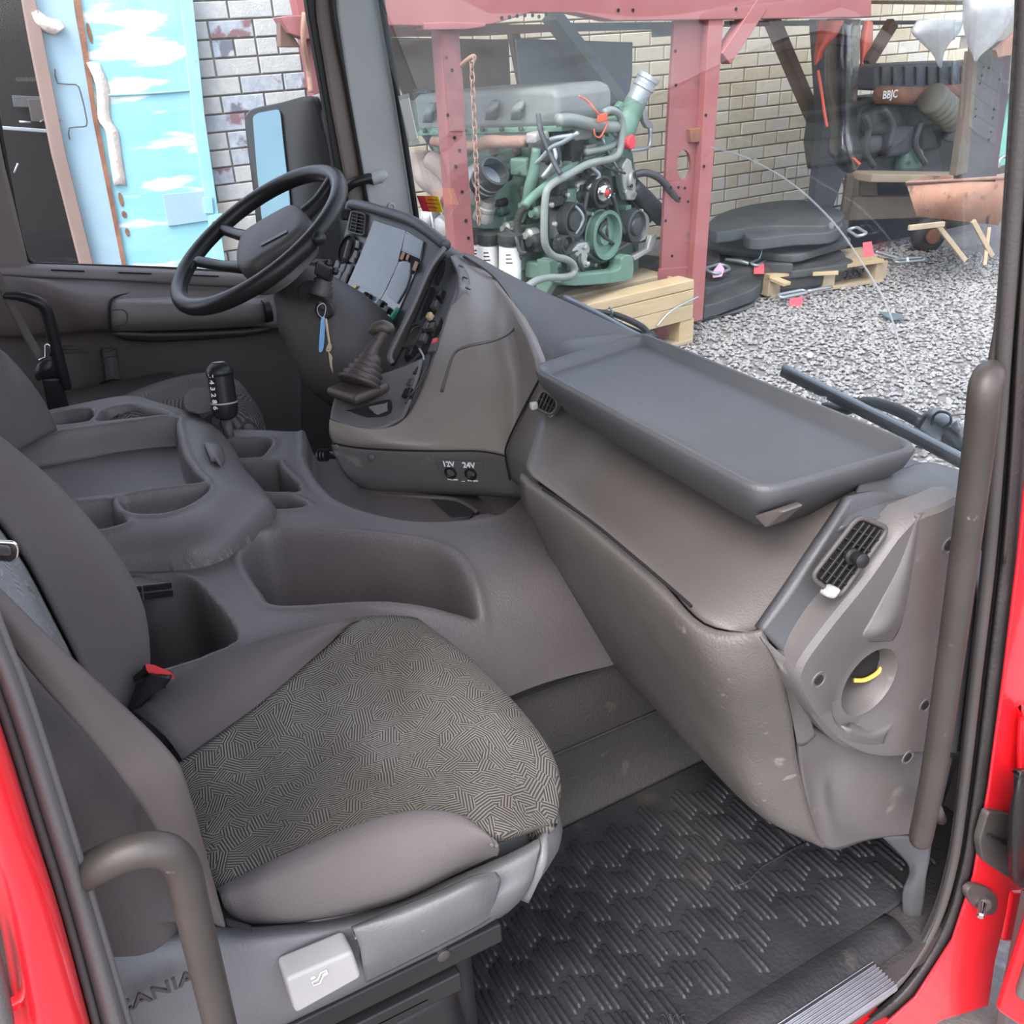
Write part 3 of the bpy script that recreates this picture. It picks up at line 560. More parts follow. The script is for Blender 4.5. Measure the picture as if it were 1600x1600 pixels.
loft('panel_ridge', [[PX(1428, 812, 1.040), PX(1436, 806, 1.041), PX(1446, 800, 1.037)], [PX(1404, 880, 1.040), PX(1420, 880, 1.045), PX(1432, 880, 1.037)], [PX(1370, 950, 1.041), PX(1400, 955, 1.049), PX(1418, 955, 1.037)], [PX(1348, 990, 1.041), PX(1380, 988, 1.05), PX(1405, 985, 1.037)], [PX(1345, 1003, 1.036), PX(1370, 1003, 1.037), PX(1395, 1002, 1.035)]], 'plastic', side, 5, 5, .018)
loft('panel_ledge', [[PX(1330, 1130, 1.038), PX(1360, 1138, 1.038), PX(1400, 1123, 1.038)], [PX(1325, 1140, 1.046), PX(1360, 1150, 1.046), PX(1388, 1142, 1.046)], [PX(1318, 1158, 1.04), PX(1355, 1166, 1.04), PX(1380, 1165, 1.04)]], 'plastic', side, 4, 4, .012)
for (a, b) in [(1279, 1062), (1482, 852), (1445, 1102), (1418, 1183)]:
    c_ = PX(a, b, 1.041); lathe('screw_recess', c_+V((-.004, 0, 0)), (1, 0, 0), [(.011, .004), (.010, .005), (.006, .001), (.0055, .0005)], 'plastic', side, 18); lathe('screw_hole', c_+V((.0002, 0, 0)), (1, 0, 0), [(.0065, 0), (.006, .0012)], 'hole_black', side, 14)
# right vent
def vent(name, quad, nx, ny, p, depth=.012):
    """grille from 4 corner points TL TR BR BL"""
    g = thing(name, None, None) if False else None
    TL, TR, BR, BL = [V(q) for q in quad]; n = (TR-TL).cross(BL-TL).normalized()
    if n.dot(CAM-TL) < 0: n = -n
    fr = plate(name, rounded([TL, TR, BR, BL], .008), n*-.004, 'hole_black', p, .001)
    ins = lambda u, v: TL*(1-u)*(1-v)+TR*u*(1-v)+BR*u*v+BL*(1-u)*v
    for i in range(1, nx): beam('grille_bar', ins(i/nx, .03)+n*.003, ins(i/nx, .97)+n*.003, .0028, .005, 'plastic_black', fr, up=n, bev=.0008)
    for j in range(1, ny): beam('grille_slat', ins(.03, j/ny)+n*.002, ins(.97, j/ny)+n*.002, .0022, .005, 'plastic_black', fr, up=n, bev=.0008)
    rr = [ins(-.04, -.02), ins(1.04, -.02), ins(1.04, 1.02), ins(-.04, 1.02)]
    tube('vent_rim', [q+n*.002 for q in rounded(rr, .01)], .003, 'plastic_dark', fr, 8, 0, True)
    return fr, ins, n
VQ = [PX(1340, 808, 1.022), PX(1383, 826, 1.032), PX(1308, 930, 1.032), PX(1268, 900, 1.022)]
v1, ins, n_ = vent('right_vent', VQ, 5, 6, dash)
lathe('vent_knob', ins(.5, .5)+n_*.004, n_, [(.009, 0), (.009, .004), (.006, .006), (.006, .012), (.008, .014), (.008, .02), (.005, .022)], 'plastic_black', v1, 16)
obox('vent_wheel', ins(.62, 1.02)+n_*.006, (VQ[1]-VQ[0]).normalized()*.014, (VQ[3]-VQ[0]).normalized()*.014, n_*.016, 'plastic_light', v1, .004)
# left passenger vent beside the tray
VL = [PX(848, 608, .43), PX(872, 628, .45), PX(862, 648, .445), PX(836, 636, .43)]
v2, ins, n_ = vent('left_vent', VL, 5, 2, dash)
obox('vent_wheel', PX(834, 634, .44), (.01, 0, 0), (0, .012, 0), (0, 0, .012), 'plastic_light', v2, .003)
# lid tray on top
TO = [PZ(a, b, .8) for a, b in [(826, 572), (1000, 516), (1448, 697), (1190, 768)]]
def offs(pl, d):
    """inset a plan polygon"""
    n = len(pl); out = []; c = sum(pl, V((0, 0, 0)))/n
    for i in range(n):
        a, b, e = pl[i-1], pl[i], pl[(i+1) % n]; u, v = (b-a).normalized(), (e-b).normalized()
        n1, n2 = V((-u.y, u.x, 0)), V((-v.y, v.x, 0))
        if n1.dot(c-b) < 0: n1 = -n1
        if n2.dot(c-b) < 0: n2 = -n2
        m_ = (n1+n2); out.append(b+m_*(d/max(.3, m_.dot(n1))))
    return out
def rings(name, rr, m, p, cap0=True, cap1=True):
    n = len(rr[0]); vs_ = [q for r in rr for q in r]; fs = []
    for j in range(len(rr)-1):
        for i in range(n): fs.append((j*n+i, j*n+(i+1) % n, (j+1)*n+(i+1) % n, (j+1)*n+i))
    if cap0: fs.append(tuple(range(n))[::-1])
    if cap1: fs.append(tuple((len(rr)-1)*n+i for i in range(n)))
    o = mk(name, vs_, fs, m, p); bm = bmesh.new(); bm.from_mesh(o.data); bmesh.ops.recalc_face_normals(bm, faces=bm.faces); bm.to_mesh(o.data); bm.free()
    return o
TR_ = []
for d, z, r in ((.06, -.085, .02), (.045, -.078, .025), (.006, -.026, .03), (0, -.006, .03), (.003, 0, .03), (.008, 0, .028), (.011, -.004, .027), (.014, -.013, .026), (.019, -.0155, .024)):
    TR_.append([q+V((0, 0, z)) for q in rounded(offs(TO, d), r, 6)])
lid = rings('lid_tray', TR_, 'plastic_top', dash)
plate('lid_catch', [PY(a, b, .655) for a, b in [(1176, 806), (1215, 795), (1225, 800), (1195, 826)]], (0, .03, 0), 'plastic_warm', lid, .003)
obox('rear_deck', V((.52, 1.0, .585)), (1.0, 0, 0), (0, .40, 0), (0, 0, .03), 'plastic_top', dash, .01)
# centre block: body, lower band, hood
C_ = [  # columns from nose to the right end; each: ridge, shoulder, mid, seam
 [PX(515, 655, -.01), PX(514, 668, .0), PX(515, 680, .0), PX(520, 692, .0)],
 [PX(540, 664, .02), PX(543, 676, .025), PX(550, 690, .032), PX(560, 699, .034)],
 [PX(592, 670, .055), PX(598, 682, .07), PX(608, 694, .082), PX(622, 703, .086)],
 [PX(634, 652, .05), PX(650, 668, .085), PX(672, 690, .12), PX(692, 704, .14)],
 [PX(664, 590, .0), PX(692, 620, .075), PX(724, 670, .15), PX(748, 704, .2)],
 [PX(694, 500, -.09), PX(726, 540, .03), PX(766, 640, .17), PX(788, 711, .255)],
 [PX(712, 440, -.195), PX(750, 480, -.06), PX(810, 590, .16), PX(800, 716, .275)],
 [PX(706, 400, -.30), PX(765, 425, -.24), PX(838, 560, .30), PX(832, 690, .36)]]
loft('centre_body', C_, 'plastic_centre_lit', dash, 5, 5, .015, flip=True)
D_ = [[C_[i][3] for i in range(8)], [C_[i][3]+V((.003, -.004, -.003)) for i in range(8)],
      [PX(524, 715, .005), PX(565, 725, .035), PX(625, 730, .085), PX(692, 735, .14), PX(748, 738, .2), PX(788, 742, .255), PX(806, 746, .28), PX(832, 750, .36)],
      [PX(545, 748, .005), PX(580, 765, .03), PX(632, 768, .075), PX(692, 770, .13), PX(748, 772, .19), PX(790, 775, .245), PX(808, 776, .27), PX(835, 780, .35)],
      [PX(570, 762, -.04), PX(590, 772, -.01), PX(640, 772, .03), PX(695, 773, .08), PX(750, 774, .14), PX(790, 776, .2), PX(810, 776, .22), PX(835, 780, .3)]]
loft('lower_band', D_, 'plastic', dash, 5, 4, .012)
tube('band_seam', [q+V((.003, -.002, 0)) for q in D_[0]], .0018, 'hole_black', dash, 6)
for (a, b) in [(528, 697), (583, 712)]: lathe('band_button', PX(a, b, .03 if a < 550 else .055)+V((.004, -.004, 0)), (.7, -.7, 0), [(.006, 0), (.006, .003), (.004, .004)], 'plastic', dash, 14)
deck = [[PX(706, 398, -.30), PX(765, 425, -.24), PX(800, 470, -.06), PX(830, 560, .2), PX(850, 600, .4)],
        [PX(730, 396, -.33), PX(790, 432, -.22), PX(850, 480, -.02), PX(900, 530, .22), PX(930, 560, .42)],
        [PX(760, 410, -.36), PX(830, 446, -.22), PX(900, 478, -.04), PX(980, 515, .2), PX(1050, 540, .44)],
        [PX(760, 425, -.42), PX(830, 456, -.3), PX(900, 490, -.12), PX(980, 530, .12), PX(1050, 560, .36)]]
loft('deck', deck, 'plastic_top', dash, 5, 5, .015, flip=True)
tube('deck_crease', [PX(690, 612, .075), PX(702, 570, .08), PX(712, 550, .085), PX(730, 541, .1), PX(770, 532, .12), PX(796, 520, .1), PX(806, 500, .05), PX(800, 470, -.05), PX(770, 430, -.2), PX(725, 400, -.3)], .003, 'plastic_warm', dash, 8)
loft('tray_shoulder', [[PX(862, 550, .38), PX(880, 532, .37), PX(920, 525, .36), PX(965, 520, .35)], [PX(866, 560, .40), PX(890, 548, .40), PX(930, 540, .40), PX(985, 530, .4)], [PX(880, 575, .42), PX(900, 565, .42), PX(940, 555, .42), PX(990, 545, .42)]], 'plastic_top', dash, 4, 4, .01)
loft('side_joint', [[PX(845, 590, .385), PX(862, 605, .40), PX(872, 620, .42)], [PX(815, 650, .345), PX(840, 665, .39), PX(850, 675, .42)], [PX(792, 705, .285), PX(815, 718, .37), PX(830, 728, .42)], [PX(800, 750, .29), PX(815, 760, .37), PX(830, 765, .42)]], 'plastic_warm', dash, 4, 4, .012)
tube('joint_seam', [PX(843, 592, .387), PX(815, 645, .347), PX(793, 692, .29), PX(790, 715, .27), PX(797, 750, .275)], .002, 'hole_black', dash, 6)
# power sockets
s0 = PX(722, 735, .17); bx = (PX(760, 737, .213)-PX(690, 733, .137)).normalized(); bu = V((.12, -.12, 1)).normalized(); bn = bx.cross(bu).normalized(); bu = bn.cross(bx)
so_ = s0+bn*.004
pan = obox('socket_plate', so_, bx*.098, bu*.048, bn*.003, 'plastic', dash, .001)
for s_, t_ in ((-1, '12V'), (1, '24V')):
    c_ = so_+bx*(.0215*s_)+bn*.002
    text('voltage_text', t_, c_+bu*.0165+bn*.0005, bx, bu, .0165, 'white_print', pan)
    lathe('socket_ring', c_-bu*.002, bn, [(.0125, 0), (.0125, .003), (.0095, .004), (.009, .001)], 'plastic_black', pan, 24)
    lathe('socket_core', c_-bu*.002, bn, [(.008, 0), (.008, .002), (.003, .003)], 'chrome', pan, 16)
    text('caption_text', 'MAX 200W' if s_ < 0 else 'MAX 200W', c_-bu*.018+bn*.0005, bx, bu, .0045, 'white_print', pan)
text('dash_text', '__', so_-bu*.018+bn*.0025, bx, bu, .006, 'white_print', pan)
# parking lever on the underside of the nose
pk = tube('nose_stalk', [PX(535, 711, -.01), PX(515, 711, -.04), PX(506, 711, -.05)], [.008, .008, .006], 'plastic_black', dash, 12)
for k_ in range(3): lathe('stalk_ring', PX(500+k_*5, 711, -.055+.008*k_), (PX(535, 711, -.01)-PX(500, 711, -.055)), [(.011, -.002), (.013, 0), (.011, .002)], 'plastic_black', pk, 16)
# nose top: bin, ashtray
NT = [PX(a, b, x) for a, b, x in [(520, 640, -.05), (530, 610, -.09), (600, 600, -.09), (640, 610, -.02), (640, 640, .03), (605, 664, .045), (550, 664, .01)]]
loft('nose_top', [[PX(516, 652, -.02), PX(545, 664, .015), PX(592, 669, .05), PX(632, 652, .045)], [PX(519, 635, -.05), PX(550, 638, -.03), PX(595, 640, 0), PX(640, 630, .025)], [PX(527, 610, -.09), PX(560, 612, -.07), PX(600, 612, -.03), PX(650, 600, .0)], [PX(540, 590, -.13), PX(570, 590, -.11), PX(610, 580, -.07), PX(660, 560, -.04)]], 'plastic', dash, 4, 4, .01)
plate('cup_opening', cr([PX(a, b, x) + V((0, 0, .004)) for a, b, x in [(537, 646, -.03), (560, 640, -.015), (600, 628, .01), (612, 630, .018), (610, 645, .022), (596, 657, .022), (565, 658, .005), (545, 654, -.015)]], 4, True), (0, 0, -.006), 'hole_black', dash, .0)
plate('cup_flap', [PX(a, b, x)+V((0, 0, .006)) for a, b, x in [(576, 640, -.004), (610, 628, .015), (607, 648, .02), (590, 655, .016), (584, 648, .006)]], (0, 0, -.004), 'plastic', dash, .001)
plate('coin_slot', [PX(a, b, x)+V((0, 0, .004)) for a, b, x in [(535, 624, -.07), (583, 612, -.045), (583, 622, -.035), (538, 632, -.055)]], (0, 0, -.006), 'plastic_dark', dash, .002)
# instrument panel
I0, I1, I2 = PX(547, 322, -.8), PX(695, 388, -.34), PX(520, 458, -.72)
IN = (I1-I0).cross(I2-I0).normalized()
if IN.dot(CAM-I0) < 0: IN = -IN
def ip(a, b, h=0): return PP(a, b, I0+IN*h, IN)
def iplate(name, pl, h, th, m, p=dash, bev=.003, r=0):
    q = [ip(a, b, h) for a, b in pl]; q = rounded(q, r) if r else q
    return plate(name, q, IN*-th, m, p, bev)
ic = iplate('instrument_panel', [(546, 328), (552, 320), (580, 325), (640, 345), (695, 383), (690, 400), (640, 510), (616, 528), (528, 470), (512, 455), (508, 440), (528, 400)], 0, .06, 'plastic_top', dash, .008)
tube('hood_edge', [ip(546, 328, .004), ip(551, 319, .008), ip(580, 325, .01), ip(640, 344, .012), ip(672, 364, .012), ip(697, 384, .01)], .013, 'plastic_top', ic, 10)
q = [ip(a, b, .004) for a, b in [(552, 331), (572, 336), (569, 368), (546, 362)]]
v3, ins, n_ = vent('cluster_vent', q, 2, 6, ic)
iplate('display_glass', [(584, 344), (634, 360), (622, 410), (600, 458), (588, 478), (544, 452), (541, 448), (560, 405), (574, 370)], .004, .004, 'screen', ic, .001)
iplate('display_bezel', [(634, 360), (662, 377), (658, 404), (614, 506), (588, 478), (605, 450), (625, 405)], .003, .003, 'screen_dark', ic, .001)
iplate('small_display', [(633, 363), (661, 377), (656, 403), (628, 390)], .006, .004, 'screen', ic, .001)
iplate('gauge_glass', [(634, 408), (641, 412), (640, 430), (634, 450), (620, 474), (604, 460), (612, 434), (622, 418)], .007, .004, 'screen', ic, .001)
iplate('gauge_gap', [(626, 391), (655, 404), (652, 420), (644, 428), (641, 411), (632, 406), (622, 408)], .0055, .002, 'hole_black', ic, 0)
for (a, b, w_) in [(629, 400, .012), (649, 416, .014), (637, 402, .009)]: obox('gauge_bracket', ip(a, b, .008), (ip(655, 404)-ip(630, 392)).normalized()*w_, (ip(640, 420)-ip(646, 404)).normalized()*w_*1.6, IN*.004, 'rust_tan', ic, .002)
for (a, b) in [(574, 461), (580, 465)]: lathe('trip_knob', ip(a, b, .006), IN, [(.006, 0), (.006, .008)], 'hole_black', ic, 12)
for (a, b) in [(594, 474), (604, 484)]: obox('rocker', ip(a, b, .008), (ip(600, 480)-ip(590, 472)).normalized()*.022, (ip(588, 480)-ip(594, 470)).normalized()*.016, IN*.008, 'plastic_black', ic, .002)
lathe('light_switch_ring', ip(543, 390, .004), IN, [(.040, 0), (.040, .004), (.034, .006), (.034, .001), (.0, .001)], 'hole_black', ic, 28)
obox('light_switch_bar', ip(544, 391, .010), (ip(548, 372)-ip(538, 410)).normalized()*.05, (ip(550, 392)-ip(538, 388)).normalized()*.014, IN*.014, 'plastic_dark', ic, .004)
for (a, b) in [(558, 382), (555, 397), (551, 405)]: obox('button', ip(a, b, .005), (ip(560, 383)-ip(552, 380)).normalized()*.024, (ip(556, 390)-ip(558, 380)).normalized()*.02, IN*.006, 'plastic', ic, .002)
for (a, b) in [(527, 415), (536, 418), (545, 421), (528, 435), (537, 440), (534, 446)]: obox('button', ip(a, b, .005), (ip(545, 420)-ip(536, 417)).normalized()*.024, (ip(533, 430)-ip(537, 418)).normalized()*(.026 if b < 430 else .05), IN*.006, 'plastic', ic, .003)
iplate('warning_light', [(545, 448), (558, 445), (552, 454)], .009, .002, 'yellow_wire', ic, 0)
tube('panel_lower_trim', [ip(528, 462, .004), ip(560, 482, .006), ip(590, 503, .006), ip(612, 516, .004)], .016, 'plastic_top', ic, 10)
obox('green_clip', ip(612, 497, .008), (ip(618, 488)-ip(606, 506)).normalized()*.06, (ip(615, 500)-ip(609, 495)).normalized()*.014, IN*.008, 'green_clip', ic, .003)
# brown inner edge and gutted switch panel
K0, K1, K2 = PX(690, 400, -.33), PX(712, 430, -.22), PX(600, 655, 0.)
KN = (K1-K0).cross(K2-K0).normalized()
if KN.dot(CAM-K0) < 0: KN = -KN
def kp_(a, b, h=0): return PP(a, b, K0+KN*h, KN)
def kplate(name, pl, h, th, m, p, bev=.002, r=0):
    q = [kp_(a, b, h) for a, b in pl]; q = rounded(q, r) if r else q
    return plate(name, q, KN*-th, m, p, bev)
sw = kplate('switch_panel', [(694, 398), (706, 402), (716, 425), (714, 450), (697, 495), (670, 565), (640, 630), (628, 645), (612, 648), (622, 600), (620, 560), (640, 500), (670, 430)], 0, .03, 'plastic_top', dash, .004)
loft('panel_wall', [[kp_(694, 390, .03), kp_(672, 420, .035), kp_(645, 480, .035), kp_(618, 540, .03), kp_(609, 556, .03)], [kp_(698, 398, .0), kp_(682, 424, .0), kp_(656, 484, .0), kp_(630, 545, .0), kp_(616, 572, .0)]], 'plastic_brown', sw, 5, 3, .008)
tube('panel_edge', [kp_(694, 388, .033), kp_(672, 418, .037), kp_(645, 478, .037), kp_(617, 536, .034), kp_(609, 556, .03), kp_(613, 568, .02)], .006, 'plastic', sw, 8)
for pl in [[(692, 405), (696, 408), (694, 425), (684, 446), (678, 442), (684, 422)], [(690, 452), (697, 455), (690, 475), (684, 470)], [(676, 445), (681, 455), (665, 490), (656, 500), (662, 478)], [(672, 476), (682, 482), (676, 500), (664, 504)], [(668, 505), (680, 500), (676, 520), (665, 522)],
           [(634, 525), (652, 505), (656, 512), (645, 535), (632, 545), (630, 540)], [(684, 508), (690, 495), (692, 505), (682, 525), (676, 530)], [(632, 553), (650, 538), (655, 548), (640, 562), (634, 566)], [(660, 540), (672, 520), (680, 530), (668, 550), (654, 560)], [(640, 572), (654, 556), (660, 565), (645, 585), (636, 590)], [(636, 598), (652, 580), (656, 590), (642, 612)], [(628, 620), (640, 605), (644, 615), (632, 632)]]:
    kplate('switch_slot', pl, .002, .004, 'hole_black', sw, 0, .004)
for (a, b, s_, m_) in [(641, 553, .016, 'plastic_black'), (650, 583, .018, 'plastic_black'), (643, 600, .016, 'plastic_dark'), (638, 616, .018, 'plastic_black'), (688, 462, .014, 'plastic_black'), (680, 478, .016, 'plastic_dark'), (676, 512, .014, 'plastic_brown'), (681, 536, .013, 'red_button'), (679, 546, .02, 'plastic_dark'), (667, 512, .014, 'plastic_top'), (662, 530, .016, 'plastic_dark'), (672, 495, .012, 'dusty_foam')]:
    u = (kp_(700, 420)-kp_(640, 560)).normalized(); obox('loose_switch', kp_(a, b, .006), u*s_*1.3, u.cross(KN)*s_, KN*.016, m_, sw, .003)
for w in [[(652, 478), (660, 460), (668, 450), (676, 448)], [(640, 520), (648, 512), (660, 508), (668, 500)], [(655, 545), (662, 560), (650, 575)], [(634, 630), (640, 618), (652, 605), (668, 580)]]:
    tube('loose_wire', [kp_(a, b, .008) for a, b in w], .0022, 'handle_grey' if len(w) == 4 else 'plastic_light', sw, 6)
lathe('gauge_hole', kp_(641, 525, .001), KN, [(.035, 0), (.035, .005), (.029, .006), (.029, .002), (0, .002)], 'plastic_dark', sw, 28)
loft('hood_inner', [[kp_(704, 400, .02), kp_(716, 424, .02), kp_(716, 450, .015), kp_(700, 492, .01)], [PX(714, 398, -.31), PX(732, 430, -.2), PX(735, 462, -.13), PX(722, 500, -.06)]], 'plastic', sw, 5, 4, .006)
for (a, b) in [(722, 420), (729, 438), (733, 455)]: obox('hood_rib', PX(a, b, -.2+(b-420)*.002)+V((0, -.002, .006)), (.02, 0, 0), (0, .004, 0), (0, 0, .004), 'plastic', sw, .001)
# ------------------------------------------------------------------ passenger seat
seat = thing('passenger_seat', 'grey cloth passenger seat with dashed pattern cushion and plastic base', 'seat', (.75, .15, 0))
loft('cushion_centre', [
 [PZ(240, 1215, .46), PZ(262, 1260, .46), PZ(290, 1320, .46), PZ(325, 1400, .46)],
 [PZ(285, 1188, .495), PZ(300, 1240, .488), PZ(318, 1300, .487), PZ(345, 1383, .492)],
 [PZ(400, 1104, .512), PZ(436, 1162, .50), PZ(460, 1230, .498), PZ(480, 1322, .508)],
 [PZ(520, 1003, .528), PZ(586, 1066, .512), PZ(625, 1160, .508), PZ(640, 1272, .522)],
 [PZ(556, 966, .53), PZ(672, 1022, .518), PZ(752, 1140, .514), PZ(765, 1302, .500)],
 [PZ(640, 963, .520), PZ(742, 1036, .506), PZ(848, 1160, .490), PZ(866, 1285, .462)],
 [PZ(662, 978, .495), PZ(755, 1062, .475), PZ(868, 1208, .455), PZ(858, 1303, .445)],
 [PZ(650, 1005, .45), PZ(740, 1100, .43), PZ(840, 1240, .41), PZ(835, 1318, .415)]], 'seat_cloth', seat, 6, 6, .02)
loft('left_bolster', [
 [PZ(203, 1140, .42), PZ(330, 1060, .42), PZ(440, 1010, .43), PZ(530, 985, .44), PZ(560, 985, .45)],
 [PZ(200, 1108, .50), PZ(330, 1028, .52), PZ(440, 990, .535), PZ(520, 973, .54), PZ(560, 966, .53)],
 [PZ(225, 1122, .53), PZ(350, 1042, .548), PZ(460, 1000, .552), PZ(525, 978, .545), PZ(558, 968, .531)],
 [PZ(260, 1152, .525), PZ(378, 1072, .54), PZ(480, 1010, .545), PZ(528, 985, .54), PZ(556, 970, .53)],
 [PZ(288, 1192, .49), PZ(402, 1108, .508), PZ(505, 1016, .525), PZ(526, 995, .53), PZ(552, 972, .525)]], 'velour', seat, 5, 5, .004)
loft('right_bolster', [
 [PZ(340, 1390, .487), PZ(450, 1338, .502), PZ(600, 1280, .515), PZ(700, 1272, .515), PZ(758, 1300, .503), PZ(770, 1318, .494)],
 [PZ(340, 1388, .505), PZ(450, 1333, .52), PZ(600, 1275, .53), PZ(700, 1268, .527), PZ(757, 1298, .510), PZ(772, 1320, .493)],
 [PZ(345, 1402, .51), PZ(455, 1358, .523), PZ(600, 1305, .53), PZ(700, 1290, .525), PZ(759, 1306, .508), PZ(774, 1324, .490)],
 [PZ(352, 1420, .497), PZ(460, 1395, .505), PZ(610, 1352, .508), PZ(705, 1325, .505), PZ(762, 1318, .495), PZ(776, 1328, .483)],
 [PZ(370, 1438, .472), PZ(470, 1432, .472), PZ(610, 1398, .474), PZ(705, 1358, .474), PZ(764, 1331, .474), PZ(777, 1333, .472)],
 [PZ(400, 1448, .445), PZ(480, 1440, .445), PZ(612, 1412, .447), PZ(705, 1370, .45), PZ(766, 1341, .452), PZ(777, 1338, .455)]], 'velour_light', seat, 5, 5, .004)
# backrest
def br(x, y0, z): return V((x, y0, z))
zs = [.44, .55, .66, .80, .95, 1.15]
def prof(xs_, ys_): return [[V((x, ys_[j][i], zs[j])) for i, x in enumerate(xs_)] for j in range(6)]
loft('back_far_bolster', prof([.52, .50, .508, .525, .545, .562], [[-.12, -.03, -.005, -.012, -.028, -.042], [-.12, 0., .030, .022, -.012, -.038], [-.13, .0, .034, .026, -.014, -.047], [-.14, -.05, -.014, -.020, -.050, -.071], [-.2, -.13, -.10, -.105, -.125, -.144], [-.28, -.22, -.19, -.19, -.205, -.224]]), 'velour', seat, 4, 5, .01)
loft('back_centre', prof([.558, .64, .74, .82, .87], [[-.042]*5, [-.039]*5, [-.048]*5, [-.072]*5, [-.144]*5, [-.224]*5]), 'seat_cloth_pale', seat, 4, 5, .01)
loft('back_near_bolster', prof([.865, .89, .92, .95, .965, .96], [[-.06, -.04, -.03, -.04, -.06, -.12], [-.05, -.02, -.01, -.02, -.05, -.13], [-.055, -.025, -.012, -.02, -.055, -.14], [-.08, -.05, -.04, -.05, -.08, -.16], [-.15, -.12, -.11, -.12, -.15, -.22], [-.23, -.2, -.19, -.2, -.23, -.3]]), 'velour', seat, 4, 5, .01)
obox('back_shell', V((.745, -.235, .80)), (.40, 0, 0), (0, .09, .02), (0, -.19, .74), 'plastic_seat', seat, .03)
loft('back_lower_pad', [
 [PX(100, 1300, .94), PX(180, 1275, .945), PX(245, 1258, .94), PX(300, 1300, .91)],
 [PX(120, 1360, .95), PX(190, 1340, .955), PX(260, 1330, .95), PX(318, 1370, .91)],
 [PX(135, 1420, .95), PX(200, 1410, .955), PX(265, 1405, .95), PX(330, 1415, .91)],
 [PX(150, 1462, .955), PX(215, 1448, .96), PX(275, 1440, .955), PX(340, 1440, .925)]], 'velour', seat, 5, 5, .02)
# plastic side shell
loft('side_shell', [
 [PX(90, 1462, .93), PX(180, 1458, .925), PX(290, 1446, .925), PX(400, 1447, .915), PX(560, 1425, .925), PX(700, 1372, .94), PX(800, 1330, .95), PX(842, 1308, .95)],
 [PX(90, 1480, .96), PX(180, 1480, .957), PX(295, 1468, .955), PX(410, 1465, .945), PX(565, 1442, .95), PX(702, 1392, .96), PX(806, 1345, .967), PX(843, 1325, .965)],
 [PX(90, 1530, .975), PX(190, 1530, .975), PX(310, 1515, .97), PX(430, 1495, .955), PX(568, 1470, .957), PX(706, 1418, .968), PX(810, 1372, .975), PX(838, 1352, .97)],
 [PX(90, 1600, .98), PX(200, 1600, .98), PX(330, 1580, .977), PX(436, 1545, .962), PX(572, 1500, .967), PX(708, 1440, .978), PX(806, 1395, .978), PX(830, 1378, .97)],
 [PX(90, 1690, .97), PX(210, 1680, .97), PX(350, 1640, .967), PX(446, 1600, .955), PX(576, 1535, .962), PX(704, 1472, .965), PX(790, 1424, .965), PX(815, 1405, .96)],
 [PX(90, 1700, .92), PX(210, 1690, .92), PX(350, 1650, .92), PX(446, 1610, .92), PX(576, 1545, .92), PX(704, 1480, .92), PX(785, 1432, .92), PX(805, 1415, .92)]], 'plastic_seat', seat, 5, 5, .012)
loft('front_shell', [[PX(840, 1309, .949), V((.90, .395, .44)), V((.75, .40, .43)), V((.58, .37, .44))], [PX(836, 1352, .968), V((.905, .40, .395)), V((.75, .405, .39)), V((.57, .37, .40))], [PX(813, 1406, .958), V((.89, .36, .345)), V((.75, .365, .34)), V((.58, .33, .36))]], 'plastic_seat', seat, 5, 4, .01, flip=True)
loft('moulded_pad', [
 [PX(548, 1448, .962), PX(620, 1418, .968), PX(690, 1390, .975), PX(740, 1368, .98), PX(775, 1362, .978)],
 [PX(552, 1452, .975), PX(625, 1428, .983), PX(695, 1400, .99), PX(742, 1380, .992), PX(782, 1372, .982)],
 [PX(562, 1480, .98), PX(632, 1450, .99), PX(700, 1420, .995), PX(745, 1398, .995), PX(782, 1382, .982)],
 [PX(568, 1512, .98), PX(640, 1478, .985), PX(705, 1445, .99), PX(748, 1424, .99), PX(775, 1405, .98)],
 [PX(572, 1536, .967), PX(645, 1500, .97), PX(708, 1468, .972), PX(750, 1446, .972), PX(770, 1432, .97)]], 'plastic_seat', seat, 5, 5, .012)
obox('seat_pan', V((.75, .17, .41)), (.36, 0, 0), (0, .40, 0), (0, 0, .08), 'plastic_seat', seat, .02)
hb = plate('lift_handle', rounded([PX(a, b, .985) for a, b in [(446, 1532), (552, 1487), (566, 1528), (462, 1586)]], .006), (-.03, 0, 0), 'plastic_light', seat, .006)
for pl in ([(488, 1535), (497, 1530), (501, 1520), (510, 1516), (512, 1521), (505, 1525), (500, 1536), (490, 1540)],):
    tube('handle_symbol', [PX(a, b, .9865) for a, b in pl], .0007, 'white_print', hb, 5, 0, True)
for (a, b) in [(489, 1528), (507, 1522)]: obox('handle_arrow', PX(a, b, .9862), (.001, 0, 0), (0, .004, 0), (0, 0, .002), 'white_print', hb, 0)
plate('belt_slot', [PX(a, b, .95) for a, b in [(352, 1438), (392, 1449), (394, 1457), (356, 1448)]], (-.004, 0, 0), 'hole_black', seat, .001)
tb = PX(246, 1548, .9785)
text('maker_text', 'SCANIA', PX(232, 1556, .99), PX(300, 1522, .99)-PX(205, 1565, .99), V((.1, 0, 1)), .0225, 'plastic_dark', seat, .0012)
sl = obox('slide_rail', V((.95, .0, .345)), (.02, 0, 0), (0, .6, -.02), (0, 0, .03), 'plastic_black', seat, .003)
obox('rail_lower', V((.945, -.03, .30)), (.03, 0, 0), (0, .55, -.02), (0, 0, .03), 'plastic_black', seat, .003)
obox('pedestal', V((.80, .05, .17)), (.28, 0, 0), (0, .45, 0), (0, 0, .30), 'plastic_black', seat, .02)
obox('red_lever', PX(622, 1578, .955), (.01, 0, 0), (0, .07, -.003), (0, 0, .004), 'red_button', seat, .001)
